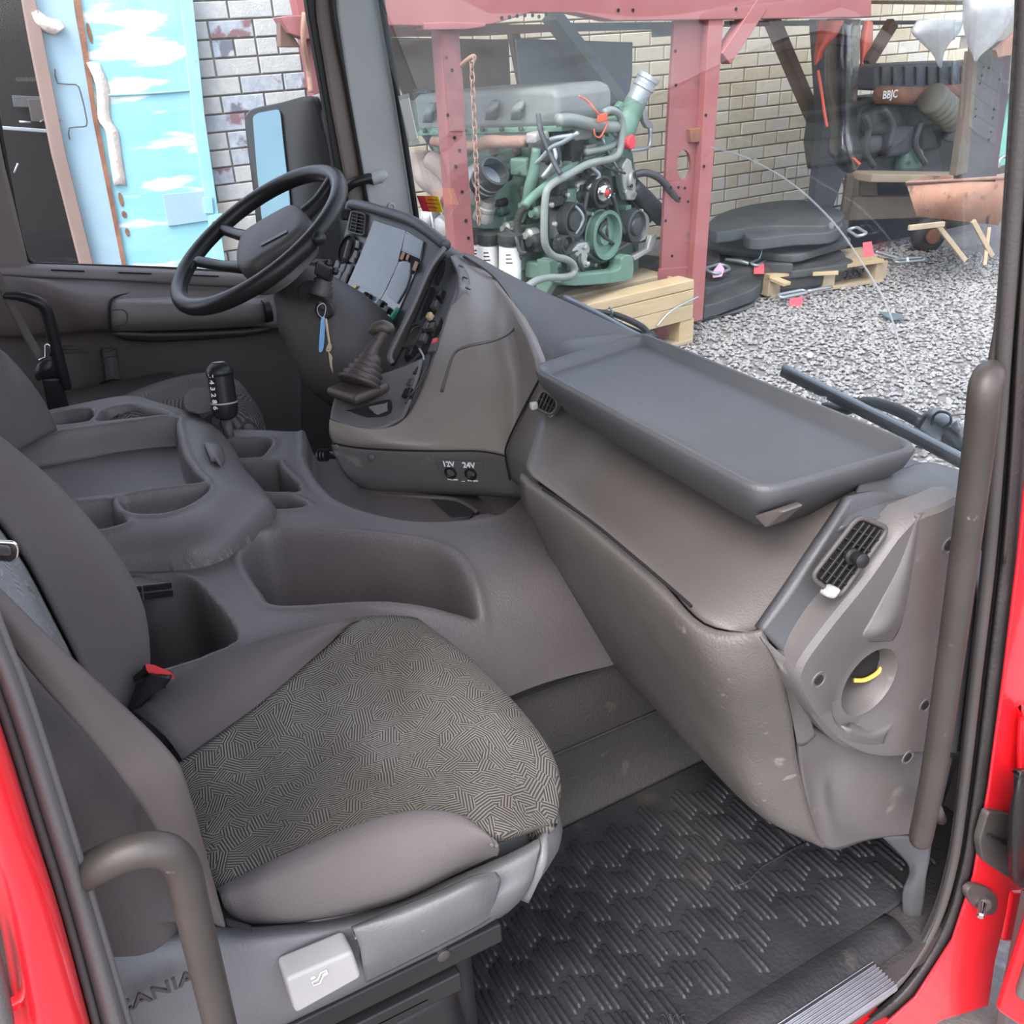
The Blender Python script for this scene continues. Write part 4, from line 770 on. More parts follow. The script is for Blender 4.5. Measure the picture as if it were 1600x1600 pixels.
lathe('rail_bolt', PX(690, 1488, .955), (1, 0, 0), [(.008, 0), (.008, .006), (.005, .008)], 'handle_grey', seat, 12)
loft('gaiter', [[V((.945, -.1, .28)), V((.955, .1, .28)), V((.95, .24, .27))], [V((.965, -.1, .18)), V((.97, .1, .18)), V((.955, .25, .16))], [V((.97, -.1, .06)), V((.975, .1, .05)), V((.96, .26, .03))], [V((.98, -.1, .0)), V((.985, .1, .0)), V((.97, .28, .0))]], 'plastic_black', seat, 4, 4, .01)
# seat belt across the seat
belt = thing('seat_belt', 'brown woven seat belt slanting across the passenger seat', 'seat belt', PX(340, 1440, .94))
Lb = [PX(-60, 935, .96), PX(0, 990, .97), PX(60, 1065, .98), PX(150, 1165, .992), PX(215, 1250, .995), PX(265, 1330, .99), PX(318, 1420, .972), PX(338, 1446, .956)]
Rb = [PX(-60, 860, .95), PX(0, 918, .96), PX(75, 992, .965), PX(175, 1085, .965), PX(262, 1170, .972), PX(292, 1225, .975), PX(332, 1370, .968), PX(352, 1444, .952)]
loft('webbing', [Lb, [(a+b)/2+V((.006, .002, .002)) for a, b in zip(Lb, Rb)], Rb], 'webbing', belt, 5, 4, .002)
bt = thing('belt_tongue', 'chrome seat belt tongue at the left edge over the pale backrest cloth', 'belt buckle', PX(10, 865, .9))
plate('tongue_plate', rounded([PX(a, b, .9) for a, b in [(-20, 845), (24, 847), (31, 856), (29, 872), (20, 880), (-20, 876)]], .006), (-.004, 0, 0), 'chrome', bt, .0015)
plate('tongue_window', rounded([PX(a, b, .902) for a, b in [(-16, 853), (16, 855), (18, 870), (-16, 868)]], .003), (-.004, 0, 0), 'plastic_dark', bt, .001)
bu_ = thing('belt_buckle', 'black belt buckle with a red release button beside the cushion', 'belt buckle', PX(225, 1080, .55))
e1, e2 = PX(232, 1042, .56), PX(265, 1052, .58)
loft('buckle_body', [[PX(200, 1105, .55), PX(222, 1045, .55), PX(228, 1040, .55)], [PX(205, 1110, .575), PX(232, 1058, .575), PX(236, 1052, .575)], [PX(250, 1078, .585), PX(262, 1068, .585), PX(268, 1060, .585)]], 'plastic_black', bu_, 3, 3, .02)
plate('release_button', rounded([PX(a, b, .575)+V((0, 0, .003)) for a, b in [(228, 1040), (242, 1042), (270, 1054), (262, 1058), (230, 1051)]], .002), (-.004, .002, -.012), 'red_button', bu_, .002)
# ------------------------------------------------------------------ steering wheel and column
WO, WN = V((-.518, .524, .846)), V((.055, -.516, .855)).normalized()
def wp(a, b, h=0): return PP(a, b, WO+WN*h, WN)
stw = thing('steering_wheel', 'black four spoke steering wheel with a padded hub', 'steering wheel', WO)
u_, v_, _ = frame(WN)
tube('rim', [WO+(u_*math.cos(a)+v_*math.sin(a))*.218 for a in np.linspace(0, 2*math.pi, 49)[:-1]], .0185, 'plastic_black', stw, 14, 0, True)
MATS['plastic_black'].node_tree.nodes['Principled BSDF'].inputs['Roughness'].default_value = .38
def hubring(sc, h, c=(428, 378)):
    pl = [(384, 372), (412, 352), (440, 336), (462, 326), (474, 332), (482, 348), (476, 366), (452, 388), (420, 408), (395, 424), (378, 424), (374, 402)]
    return [wp(c[0]+(a-c[0])*sc, c[1]+(b-c[1])*sc, 0)+WN*h for a, b in pl]
rings('hub_pad', [cr(hubring(s_, h_), 4, True) for s_, h_ in ((.8, -.06), (1.0, -.035), (1.03, -.01), (1.0, .008), (.93, .016), (.8, .019))], 'plastic_dark', stw)
obox('hub_badge', wp(428, 372, .021), (wp(446, 362)-wp(412, 380)).normalized()*.07, (wp(428, 380)-wp(426, 366)).normalized()*.014, WN*.002, 'plastic_black', stw, .001)
for a, b, w in [((394, 372), (338, 354), .026), ((384, 418), (305, 408), .024), ((474, 338), (520, 284), .03), ((462, 378), (500, 372), .026)]:
    P0, P1 = wp(*a, -.012), wp(*b, 0); d = (P1-P0); P1 = P0+d.normalized()*min(d.length, .2)
    tube('spoke', [P0, (P0+P1)/2+WN*-.004, P1], [w*.62, w*.5, w*.55], 'plastic_black', stw, 10)
rings('hub_rear', [cr([wp(a, b, h) for a, b in [(396, 446), (430, 428), (470, 396), (486, 372), (496, 385), (492, 402), (462, 436), (430, 458), (402, 460)]], 4, True) for h in (-.02, -.05, -.075)], 'plastic_dark', stw)
colm = thing('steering_column', 'dark domed steering column cover with a bellows stalk', 'steering column', V((-.5, .68, .5)))
ax = (PX(520, 520, -.42)-WO).normalized(); cb = WO-WN*.07
lathe('column_cover', cb+V((.02, .01, -.02)), ax, [(.035, 0), (.06, .03), (.085, .08), (.11, .14), (.125, .2), (.125, .25), (.11, .31), (.07, .35), (0, .36)], 'plastic_dark', colm, 32, False)
loft('column_shroud', [[PX(436, 455, -.48), PX(470, 445, -.45), PX(510, 445, -.42), PX(545, 460, -.40)], [PX(432, 490, -.46), PX(470, 490, -.40), PX(520, 495, -.36), PX(565, 500, -.36)], [PX(440, 530, -.46), PX(480, 540, -.40), PX(530, 545, -.36), PX(580, 520, -.36)], [PX(470, 560, -.5), PX(500, 570, -.46), PX(530, 570, -.42), PX(570, 550, -.40)]], 'plastic_dark', colm, 5, 5, .01)
# stalk with bellows
sb = PX(500, 460, -.36); sd_ = (PX(508, 425, -.36)-sb).normalized()
bel = []
for k_ in range(5): bel += [(.030-.003*k_, .010*k_), (.024-.003*k_, .010*k_+.005)]
lathe('stalk_bellows', sb, sd_, bel, 'plastic_dark', colm, 22, False)
obox('stalk_knob', PX(507, 424, -.345), (PX(520, 432, -.345)-PX(496, 420, -.345)).normalized()*.04, sd_*.032, V((.8, -.5, .3))*.03, 'plastic_black', colm, .006)
for (a, b) in [(512, 415), (523, 427)]: lathe('stalk_tip', PX(a, b, -.345), (.4, .2, .8), [(.007, 0), (.008, .008), (.004, .014)], 'plastic_black', colm, 12)
plate('stalk_opening', cr([PX(a, b, -.352) for a, b in [(466, 452), (478, 440), (492, 440), (500, 460), (486, 470), (470, 466)]], 4, True), (-.004, 0, 0), 'hole_black', colm, 0)
lathe('ignition_ring', PX(508, 484, -.348), (.85, -.45, .2), [(.021, 0), (.021, .004), (.016, .006), (.016, .002), (0, .002)], 'plastic_black', colm, 22)
obox('column_slot', PX(517, 512, -.345), (.002, 0, 0), (0, .02, .012), (0, .003, .006), 'red_button', colm, 0)
key = thing('ignition_key', 'key in the ignition hung with a blue tag and a beige strip', 'key', PX(505, 478, -.33))
obox('key_head', PX(502, 478, -.335), (PX(505, 485, -.335)-PX(498, 470, -.335)).normalized()*.022, (0, .01, 0), (.006, 0, .004), 'handle_grey', key, .003)
tube('key_ring', [PX(a, b, -.325) for a, b in [(504, 474), (509, 480), (507, 492), (503, 496), (497, 490), (496, 480)]], .0012, 'plastic_light', key, 6, 4, True)
plate('blue_tag', cr([PX(a, b, -.325) for a, b in [(502, 497), (508, 498), (507, 530), (505, 546), (501, 550), (498, 546), (500, 520)]], 3, True), (.002, -.001, 0), 'tag_blue', key, .0005)
tube('beige_strap', [PX(a, b, -.32) for a, b in [(509, 498), (512, 520), (515, 540), (513, 546)]], .003, 'tag_beige', key, 6)
tube('strap_knot', [PX(a, b, -.318) for a, b in [(511, 544), (514, 538), (517, 541), (515, 548), (511, 548)]], .0022, 'tag_beige', key, 6, 4, True)
plate('strap_end', [PX(a, b, -.32) for a, b in [(513, 549), (516, 552), (521, 560), (523, 580), (521, 585), (516, 572)]], (.002, -.001, 0), 'tag_beige', key, .0005)
# ------------------------------------------------------------------ shift lever on the dash nose
sh = thing('shift_lever', 'brown black joystick lever with a ribbed bellows boot on the dash', 'lever', PX(565, 603, -.06))
b0 = PX(562, 603, -.055); sdir = (PX(580, 556, -.075)-b0); sdir.normalize(); pf = []
for k_ in range(5): r_ = .047-.0055*k_; pf += [(r_*.9, .0125*k_), (r_, .0125*k_+.004), (r_*.97, .0125*k_+.008), (r_*.82, .0125*k_+.011)]
lathe('bellows_boot', b0, sdir, pf+[(.02, .066), (0, .067)], 'plastic_brown', sh, 26, False)
obox('boot_base', b0-sdir*.008, V((.085, .03, 0)), V((-.03, .085, 0)), (0, 0, .02), 'plastic_brown', sh, .008)
tube('lever_stem', [PX(574, 566, -.07), PX(582, 545, -.075), PX(592, 530, -.08), PX(599, 518, -.08)], [.022, .014, .0125, .013], 'plastic_brown', sh, 12)
tube('lever_head', [PX(578, 520, -.09), PX(586, 513, -.085), PX(598, 511, -.08), PX(608, 515, -.075), PX(612, 520, -.072)], [.006, .011, .014, .013, .006], 'plastic_brown', sh, 12)
# floor gear stick
gk = thing('gear_stick', 'black cylindrical gear knob with white shift digits by the driver seat', 'gear stick', PX(352, 668, -.28))
g0, g1 = PX(354, 655, -.28), PX(341, 566, -.30); gd = (g1-g0); gl = gd.length; gd.normalize(); rr_ = .0265
lathe('knob_grip', g0, gd, [(.012, 0), (rr_*.85, .006), (rr_, .02), (rr_*1.02, .034), (rr_*1.02, .0345)], 'plastic_black', gk, 24)
lathe('knob_ring', g0, gd, [(rr_*1.03, .0345), (rr_*1.04, .036), (rr_*1.03, .0375)], 'plastic_light', gk, 24)
lathe('knob_body', g0, gd, [(rr_, .0375), (rr_*.98, gl*.78)], 'plastic_black', gk, 24)
lathe('knob_cap', g0, gd, [(rr_*1.05, gl*.78), (rr_*1.06, gl*.83), (rr_*.95, gl*.92), (rr_*.6, gl*.985), (0, gl)], 'plastic_black', gk, 24, False)
lathe('knob_badge', g0+gd*.002, gd, [(rr_*.5, gl*.985), (0, gl*1.0)], 'plastic_light', gk, 20, False)
gn = (CAM-g0); gn = (gn-gd*gn.dot(gd)).normalized(); gx = gd.cross(gn)
gm = (gn*.72-gx*.69) if (gn*.72-gx*.69).dot(RT) < 0 else (gn*.72+gx*.69)
text('digits', '5 4 3 2 8 6', g0+gd*gl*.52+gm*(rr_+.0008), -gd, gm.cross(-gd), .017, 'white_print', gk, .0003)
tube('stick_shaft', [g0+gd*.004, g0-gd*.06], .011, 'plastic_dark', gk, 12, 0)
# ------------------------------------------------------------------ driver's seat and belts
ds = thing('driver_chair', 'dark patterned driver seat beyond the console', 'seat', (-.6, .1, 0))
loft('cushion', [[PZ(140, 648, .50), PZ(165, 634, .50), PZ(215, 608, .50), PZ(280, 588, .50), PZ(335, 580, .50)],
                 [PZ(150, 655, .53), PZ(200, 630, .545), PZ(260, 612, .55), PZ(320, 594, .545), PZ(372, 595, .52)],
                 [PZ(180, 665, .53), PZ(240, 648, .54), PZ(310, 640, .54), PZ(370, 635, .53), PZ(408, 642, .495)],
                 [PZ(200, 672, .50), PZ(270, 668, .50), PZ(340, 680, .48), PZ(395, 685, .46), PZ(420, 684, .44)]], 'seat_cloth_dark', ds, 6, 6, .03)
loft('cushion_inset', [[PZ(288, 618, .560), PZ(300, 608, .562), PZ(320, 604, .560)], [PZ(290, 638, .561), PZ(310, 628, .565), PZ(335, 618, .56)], [PZ(310, 645, .559), PZ(330, 640, .561), PZ(345, 632, .558)]], 'velour', ds, 4, 4, .004)
loft('backrest', [[PX(-80, 480, -.40), PX(-20, 528, -.38), PX(0, 545, -.36), PX(10, 552, -.36)], [PX(-80, 560, -.33), PX(-20, 580, -.32), PX(20, 575, -.32), PX(45, 592, -.35)], [PX(-80, 640, -.30), PX(-10, 640, -.30), PX(40, 625, -.31), PX(72, 632, -.34)], [PX(-80, 740, -.30), PX(0, 720, -.30), PX(55, 690, -.31), PX(90, 672, -.34)]], 'velour', ds, 5, 5, .03)
obox('seat_base', V((-.68, .1, .24)), (.5, 0, 0), (0, .5, 0), (0, 0, .46), 'plastic_dark', ds, .03)
db = thing('driver_belt', 'grey driver seat belt with black buckle beside the curved bar', 'seat belt', PX(70, 600, -.75))
loft('webbing', [[PX(-20, 410, -.80), PX(4, 465, -.79), PX(30, 515, -.78), PX(58, 565, -.77)], [PX(-5, 410, -.80), PX(14, 455, -.79), PX(40, 505, -.78), PX(68, 555, -.77)]], 'webbing', db, 4, 3, .003)
tube('latch_plate', [PX(61, 563, -.765), PX(71, 558, -.765), PX(71, 540, -.765), PX(74, 537, -.765), PX(78, 540, -.765), PX(79, 556, -.765)], .0028, 'chrome', db, 8, 0)
loft('buckle', [[PX(54, 578, -.77), PX(62, 566, -.76), PX(80, 562, -.755), PX(92, 568, -.77)], [PX(54, 590, -.77), PX(65, 580, -.75), PX(82, 576, -.75), PX(95, 580, -.77)], [PX(60, 596, -.77), PX(68, 592, -.755), PX(82, 590, -.755), PX(96, 592, -.77)]], 'plastic_black', db, 4, 4, .012)
loft('belt_stalk', [[PX(65, 590, -.765), PX(80, 590, -.76), PX(95, 590, -.765)], [PX(72, 625, -.765), PX(88, 625, -.76), PX(104, 620, -.765)], [PX(78, 655, -.765), PX(95, 652, -.76), PX(112, 648, -.765)]], 'plastic_black', db, 4, 4, .006)
hbar = tube('hand_bar', [PX(4, 462, -.78), PX(30, 463, -.78), PX(55, 470, -.77), PX(72, 484, -.77), (PX(84, 530, -.77)), PX(96, 580, -.77), PX(106, 608, -.77)], [.006, .011, .013, .014, .014, .015, .010], 'plastic_black', None, 10)
tag(hbar, 'black curved hand bar beside the driver seat belt', 'bar')
dst = thing('door_strap', 'dark hanging strap with a lettered pouch on the driver door', 'strap', PX(175, 640, -.96))
loft('strap', [[PX(158, 545, -.97), PX(172, 543, -.965), PX(182, 545, -.97)], [PX(163, 575, -.96), PX(175, 573, -.955), PX(186, 573, -.96)], [PX(165, 602, -.955), PX(178, 600, -.95), PX(190, 598, -.955)]], 'plastic_dark', dst, 4, 4, .006)
obox('strap_clip', PX(171, 553, -.955), (.006, 0, 0), (0, .035, .001), (0, .002, .016), 'plastic_dark', dst, .002)
loft('pouch', [[PX(156, 598, -.94), PX(175, 592, -.93), PX(192, 594, -.94)], [PX(155, 618, -.93), PX(178, 612, -.915), PX(200, 612, -.93)], [PX(160, 640, -.93), PX(180, 640, -.915), PX(200, 635, -.93)]], 'plastic_black', dst, 4, 4, .02)
text('pouch_text', 'ROL', PX(176, 622, -.905), PX(188, 636, -.905)-PX(164, 606, -.905), V((.3, .5, .6)), .035, 'white_print', dst, .0005)
# ------------------------------------------------------------------ grab rails at the passenger door
gr = thing('grab_rail', 'long worn grey grab rail on the pillar by the windscreen', 'grab rail', PX(1440, 1305, 1.075))
tube('rail_tube', [PX(1556, 578, 1.05), PX(1545, 588, 1.07), PX(1538, 612, 1.08), PX(1530, 690, 1.08), PX(1508, 860, 1.08), PX(1482, 1050, 1.08), PX(1460, 1200, 1.08), PX(1440, 1302, 1.08), PX(1438, 1310, 1.078)], [.010, .0150, .0152, .0152, .0150, .0150, .0150, .0150, .012], 'handle_grey', gr, 18)
tube('rail_foot', [PX(1470, 1280, 1.055), PX(1462, 1262, 1.075)], .008, 'handle_grey', gr, 10, 0)
gh2 = tube('grab_bar', [PX(100, 1385, 1.03), PX(140, 1360, 1.05), PX(195, 1335, 1.06), PX(250, 1328, 1.065), PX(283, 1352, 1.065), PX(298, 1410, 1.065), PX(312, 1470, 1.065), PX(334, 1560, 1.065), PX(362, 1680, 1.065)], .0128, 'handle_grey', None, 18)
tag(gh2, 'bent grey tube grab handle beside the seat at the lower left', 'grab handle')
# ------------------------------------------------------------------ things on the windscreen
def glassy(x, z):
    xs_ = [-.955, -.6, -.1, .4, .75, 1.03]; ys_ = [1.13, 1.24, 1.3, 1.28, 1.2, 1.02]
    return float(np.interp(x, xs_, ys_)+np.interp(z, [.5, .64, .9, 1.25, 1.6], [.03, 0, -.05, -.13, -.22]))
def PG(px, py, off=-.012):
    d = ray(px, py); lo, hi = .3, 4.0
    for _ in range(40):
        m_ = (lo+hi)/2; q = CAM+d*(m_/FPX)
        if q.y > glassy(q.x, q.z)+off: hi = m_
        else: lo = m_
    return CAM+d*(lo/FPX)
crk = tube('crack', [PG(a, b, -.012) for a, b in [(1110, 230), (1165, 246), (1235, 285), (1300, 345), (1348, 412), (1382, 470), (1402, 525), (1418, 585), (1432, 620)]], .0016, 'white_print', ws, 6)
mat('crack_glass', (.5, .53, .53), .3, alpha=.4); crk.data.materials[0] = MATS['crack_glass']
for (a, b) in [(1181, 252), (1300, 352)]: lathe('chip', PG(a, b, -.014), (0, -1, 0), [(.004, 0), (.006, .001), (.002, .003)], 'crack_glass', ws, 8)
mat('paper', (.75, .75, .70), .7); mat('label_red', (.75, .03, .06), .5); mat('label_orange', (.9, .22, .02), .5); mat('label_yellow', (.85, .55, .0), .5); mat('film', (.55, .62, .6), .25, alpha=.5)
ws1 = thing('inspection_sticker', 'white paper strip in a clear sleeve stuck by the windscreen pillar', 'sticker', PG(640, 190))
plate('sleeve', [PG(a, b, -.02) for a, b in [(622, 150), (637, 146), (655, 226), (639, 230)]], (.0, .003, 0), 'film', ws1, 0)
plate('paper_strip', [PG(a, b, -.024) for a, b in [(624, 157), (638, 153), (652, 216), (640, 220)]], (0, .002, 0), 'paper', ws1, 0)
plate('sleeve_back', [PG(a, b, -.018) for a, b in [(640, 157), (650, 157), (656, 205), (648, 207)]], (0, .002, 0), 'film', ws1, 0)
ws2 = thing('warning_label', 'small red orange and yellow striped label on the windscreen glass', 'sticker', PG(672, 320))
for (pl, m_) in (([(651, 306), (663, 306), (671, 331), (660, 330)], 'label_red'), ([(663, 306), (675, 306), (683, 331), (671, 331)], 'label_orange'), ([(675, 306), (684, 307), (692, 332), (683, 331)], 'label_yellow')):
    plate('label_stripe', [PG(a, b, -.022) for a, b in pl], (0, .0015, 0), m_, ws2, 0)
for (a, b, c_, d) in [(668, 312, 684, 313), (664, 317, 687, 319), (668, 323, 684, 325)]: beam('label_line', PG(a, b, -.0245), PG(c_, d, -.0245), .001, .0012, 'hole_black', ws2, bev=0)
# wipers outside
mat('wiper_black', (.02, .022, .025), .35); mat('wiper_grey', (.22, .25, .28), .35, .3)
YW = 1.375
w1 = thing('wiper_arm', 'black windscreen wiper lying by the tray with a cable tie', 'wiper', PY(1400, 660, YW))
for nm, o_, m_, w_ in (('blade_rubber', 3, 'wiper_black', .012), ('blade_spine', -3, 'wiper_grey', .008)):
    tube(nm, [PY(1224, 577+o_, YW-.06), PY(1330, 630+o_, YW-.03), PY(1440, 685+o_, YW-.03), PY(1530, 733+o_, YW-.06)], w_, m_, w1, 8)
tube('arm_bar', [PY(1286, 632, YW), PY(1320, 640, YW), PY(1355, 628, YW), PY(1400, 640, YW), PY(1440, 660, YW)], [.006, .012, .010, .012, .012], 'wiper_black', w1, 8)
loft('arm_head', [[PY(1420, 655, YW), PY(1440, 648, YW+.01), PY(1455, 655, YW)], [PY(1440, 675, YW), PY(1470, 665, YW+.01), PY(1490, 678, YW)], [PY(1462, 688, YW), PY(1485, 690, YW+.01), PY(1502, 672, YW)]], 'wiper_grey', w1, 4, 4, .02)
tube('cable_tie', [PY(1456, 664, YW-.03), PY(1459, 650, YW-.03), PY(1470, 643, YW-.03), PY(1484, 648, YW-.03), PY(1485, 660, YW-.03), PY(1474, 668, YW-.03)], .0025, 'wiper_black', w1, 6, 5)
text('arm_text', 'N400', PY(1277, 620, YW-.05), PY(1295, 626, YW)-PY(1260, 612, YW), V((0, .3, 1)), .02, 'white_print', w1, .0004)
w2 = thing('wiper_arm', 'black windscreen wiper in front of the wooden crate', 'wiper', PY(950, 500, YW+.08)); Y2 = YW+.06
tube('blade_rubber', [PY(880, 467, Y2), PY(935, 494, Y2), PY(990, 525, Y2), PY(1060, 560, Y2)], .012, 'wiper_black', w2, 8)
tube('blade_spine', [PY(882, 464, Y2), PY(935, 490, Y2), PY(990, 520, Y2), PY(1060, 556, Y2)], .007, 'wiper_grey', w2, 8)
tube('arm_bar', [PY(918, 486, Y2+.04), PY(945, 489, Y2+.04), PY(968, 494, Y2+.04), PY(1002, 510, Y2+.04), PY(1015, 525, Y2+.04)], .009, 'wiper_black', w2, 8)
tube('washer_hose', [PY(952, 495, Y2+.05), PY(970, 505, Y2+.05), PY(1005, 520, Y2+.05)], .004, 'wiper_black', w2, 6)
tube('cable_tie', [PY(952, 480, Y2+.03), PY(957, 488, Y2+.03), PY(954, 497, Y2+.03)], .003, 'wiper_grey', w2, 6)
tube('arm_spindle', [PY(1015, 525, Y2+.04), V((PY(1015, 525, Y2).x+.05, 1.34, .5)), V((PY(1015, 525, Y2).x+.06, 1.225, .5))], .014, 'wiper_black', w2, 8)
tube('arm_spindle', [PY(1480, 680, YW), V((.93, 1.34, .5)), V((.93, 1.225, .48))], .014, 'wiper_black', w1, 8)
# driver side mirror
mir = thing('wing_mirror', 'black wing mirror with a pale blue reflection outside the driver window', 'mirror', PX(450, 330, -1.35))
mh = [(383, 195), (386, 178), (398, 169), (440, 160), (486, 150), (500, 175), (516, 240), (528, 320), (534, 400), (530, 450), (440, 450), (408, 400), (396, 300)]
mn = V((.55, -.78, .2)).normalized(); mo_ = PX(450, 280, -1.22); mv = [PP(a, b, mo_, mn) for a, b in mh]; c_ = sum(mv, V((0, 0, 0)))/len(mv)
rings('housing', [cr([c_+(q-c_)*s_+mn*dx for q in mv], 3, True) for s_, dx in ((.97, .006), (1, 0), (1.01, -.03), (.96, -.08), (.8, -.13))], 'plastic_black', mir, True, True)
mat('mirror_glass', (.10, .155, .175), .08, 1.0, c2=(.07, .12, .145), ns=3)
plate('mirror_glass', rounded([PP(a, b, mo_+mn*.012, mn) for a, b in [(394, 182), (402, 176), (438, 169), (444, 230), (452, 300), (460, 395), (420, 400), (408, 340), (400, 260)]], .02), mn*-.006, 'mirror_glass', mir, .002)
loft('mirror_arm', [[PX(470, 158, -1.28), PX(492, 148, -1.2), PX(512, 144, -1.1)], [PX(472, 166, -1.28), PX(494, 164, -1.2), PX(514, 166, -1.1)]], 'pillar_grey', mir, 4, 3, .03)
# ------------------------------------------------------------------ the yard outside
GZ = -.35
mat('gravel_base', (.14, .135, .13), .95, c2=(.24, .235, .23), ns=60, nd=6, bump=.6, bs=80, c3=(.14, .12, .11), s3=2.2, t3=.6)
mat('mortar', (.30, .28, .235), .95, c2=(.24, .22, .19), ns=20)
def brickmat(name, c, c2, c3=None):
    m = mat(name, c, .85, c2=c2, ns=26, nd=5, bump=.3, bs=90, c3=c3, s3=7, t3=.55, world=True); return m
brickmat('brick_cream', (.60, .545, .425), (.67, .62, .50)); brickmat('brick_pale', (.64, .61, .53), (.57, .53, .45)); brickmat('brick_ochre', (.52, .46, .33), (.60, .54, .42))
brickmat('brick_white', (.50, .51, .49), (.40, .42, .42)); brickmat('brick_stained', (.46, .49, .52), (.28, .33, .40), (.22, .13, .14)); brickmat('brick_blue', (.30, .36, .43), (.52, .55, .57), (.16, .17, .21))
mat('blue_door', (.22, .50, .58), .45, c2=(.29, .58, .65), ns=2, bump=.1, bs=30, c3=(.78, .80, .78), s3=1.6, t3=.56, stretch=(1, 1, 5))  # pale blue with white patches drawn out sideways
mat('blue_frame', (.25, .52, .62), .5, c2=(.33, .60, .68), ns=5, c3=(.28, .2, .14), s3=14, t3=.68)
mat('blue_pale', (.28, .43, .51), .5, c2=(.34, .48, .55), ns=4, c3=(.35, .27, .2), s3=16, t3=.70)
mat('rust', (.16, .07, .04), .85, c2=(.3, .14, .08), ns=14, nd=6, bump=.4, bs=60)
mat('jamb', (.20, .14, .12), .7, c2=(.26, .19, .16), ns=4)
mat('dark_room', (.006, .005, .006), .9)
mat('foam', (.62, .52, .46), .9, c2=(.72, .67, .6), ns=12, bump=.6, bs=40)
mat('rack_red', (.25, .078, .08), .6, c2=(.32, .125, .125), ns=4, nd=6, bump=.15, bs=50, c3=(.10, .07, .07), s3=5, t3=.66)
mat('rack_bright', (.30, .092, .090), .6, c2=(.36, .14, .135), ns=4)
mat('rack_scorched', (.07, .06, .065), .7, c2=(.35, .12, .12), ns=7, nd=6)
mat('rack_dark', (.05, .055, .065), .6, c2=(.09, .09, .10), ns=4, bump=.1, bs=30)
mat('rack_brown', (.10, .06, .045), .75, c2=(.16, .10, .075), ns=5)
mat('sheet_brown', (.10, .085, .065), .7, c2=(.16, .14, .11), ns=3, nd=6)
mat('sheet_blue', (.085, .125, .145), .55, c2=(.13, .175, .19), ns=3, nd=5, c3=(.08, .12, .22), s3=4, t3=.62)
mat('engine_green', (.085, .16, .125), .55, c2=(.15, .24, .19), ns=12, nd=5, bump=.2, bs=60, c3=(.05, .05, .045), s3=9, t3=.62)
mat('engine_green_light', (.105, .20, .15), .5, c2=(.16, .27, .21), ns=9, bump=.1, bs=50)
mat('engine_grey', (.14, .16, .155), .6, c2=(.20, .22, .21), ns=8, bump=.2, bs=50)
mat('engine_dark', (.025, .03, .03), .7, c2=(.06, .065, .06), ns=9, bump=.2)
mat('cast_alu', (.40, .41, .39), .5, .5, c2=(.52, .52, .49), ns=14, bump=.2, bs=70)
mat('pipe_grey', (.26, .29, .27), .45, c2=(.20, .23, .21), ns=10)
mat('rust_pink', (.28, .16, .115), .8, c2=(.38, .24, .18), ns=12, nd=6, bump=.3, bs=70)
mat('turbo_grey', (.24, .20, .175), .75, c2=(.32, .27, .24), ns=10, bump=.4, bs=60)
mat('rubber_hose', (.05, .055, .06), .45)
mat('filter_white', (.82, .83, .82), .4)
mat('red_tag', (.72, .06, .08), .5); mat('red_strap', (.75, .13, .06), .5); mat('pink_tag', (.8, .45, .6), .6)
mat('wood', (.44, .33, .185), .75, c2=(.52, .41, .25), ns=5, nd=6, bump=.25, bs=40, stretch=(1, 1, 6), c3=(.45, .33, .18), s3=9, t3=.66)
mat('wood_grey', (.34, .27, .18), .8, c2=(.45, .36, .24), ns=6, nd=6, bump=.3, bs=40)
mat('wood_dark', (.12, .09, .065), .85, c2=(.18, .14, .10), ns=6, nd=6)
mat('slab_rubber', (.045, .05, .052), .7, c2=(.085, .092, .093), ns=6, nd=6, bump=.3, bs=30)
mat('galv', (.40, .45, .48), .4, .6)
mat('bag', (.62, .64, .65), .25, c2=(.50, .53, .55), ns=9, bump=.9, bs=14, alpha=.55, spec=.8)
mat('black_wrap', (.012, .013, .015), .22, bump=.5, bs=12)
mat('red_cloth', (.48, .065, .035), .6, c2=(.56, .12, .07), ns=6, bump=.4, bs=10)
mat('barrow', (.34, .17, .11), .8, c2=(.45, .25, .17), ns=9, nd=6, bump=.3, bs=40, c3=(.14, .09, .07), s3=7, t3=.58)
mat('turquoise', (.10, .42, .34), .5, c2=(.2, .5, .42), ns=4)
mat('duct_grey', (.2, .2, .17), .6)
g = mk('ground', [(-4.6, -4, GZ-.012), (6, -4, GZ-.012), (6, 14, GZ-.012), (-4.6, 14, GZ-.012)], [(0, 1, 2, 3)], 'gravel_base', smooth=False); tag(g, 'grey gravel yard ground', kind='structure')
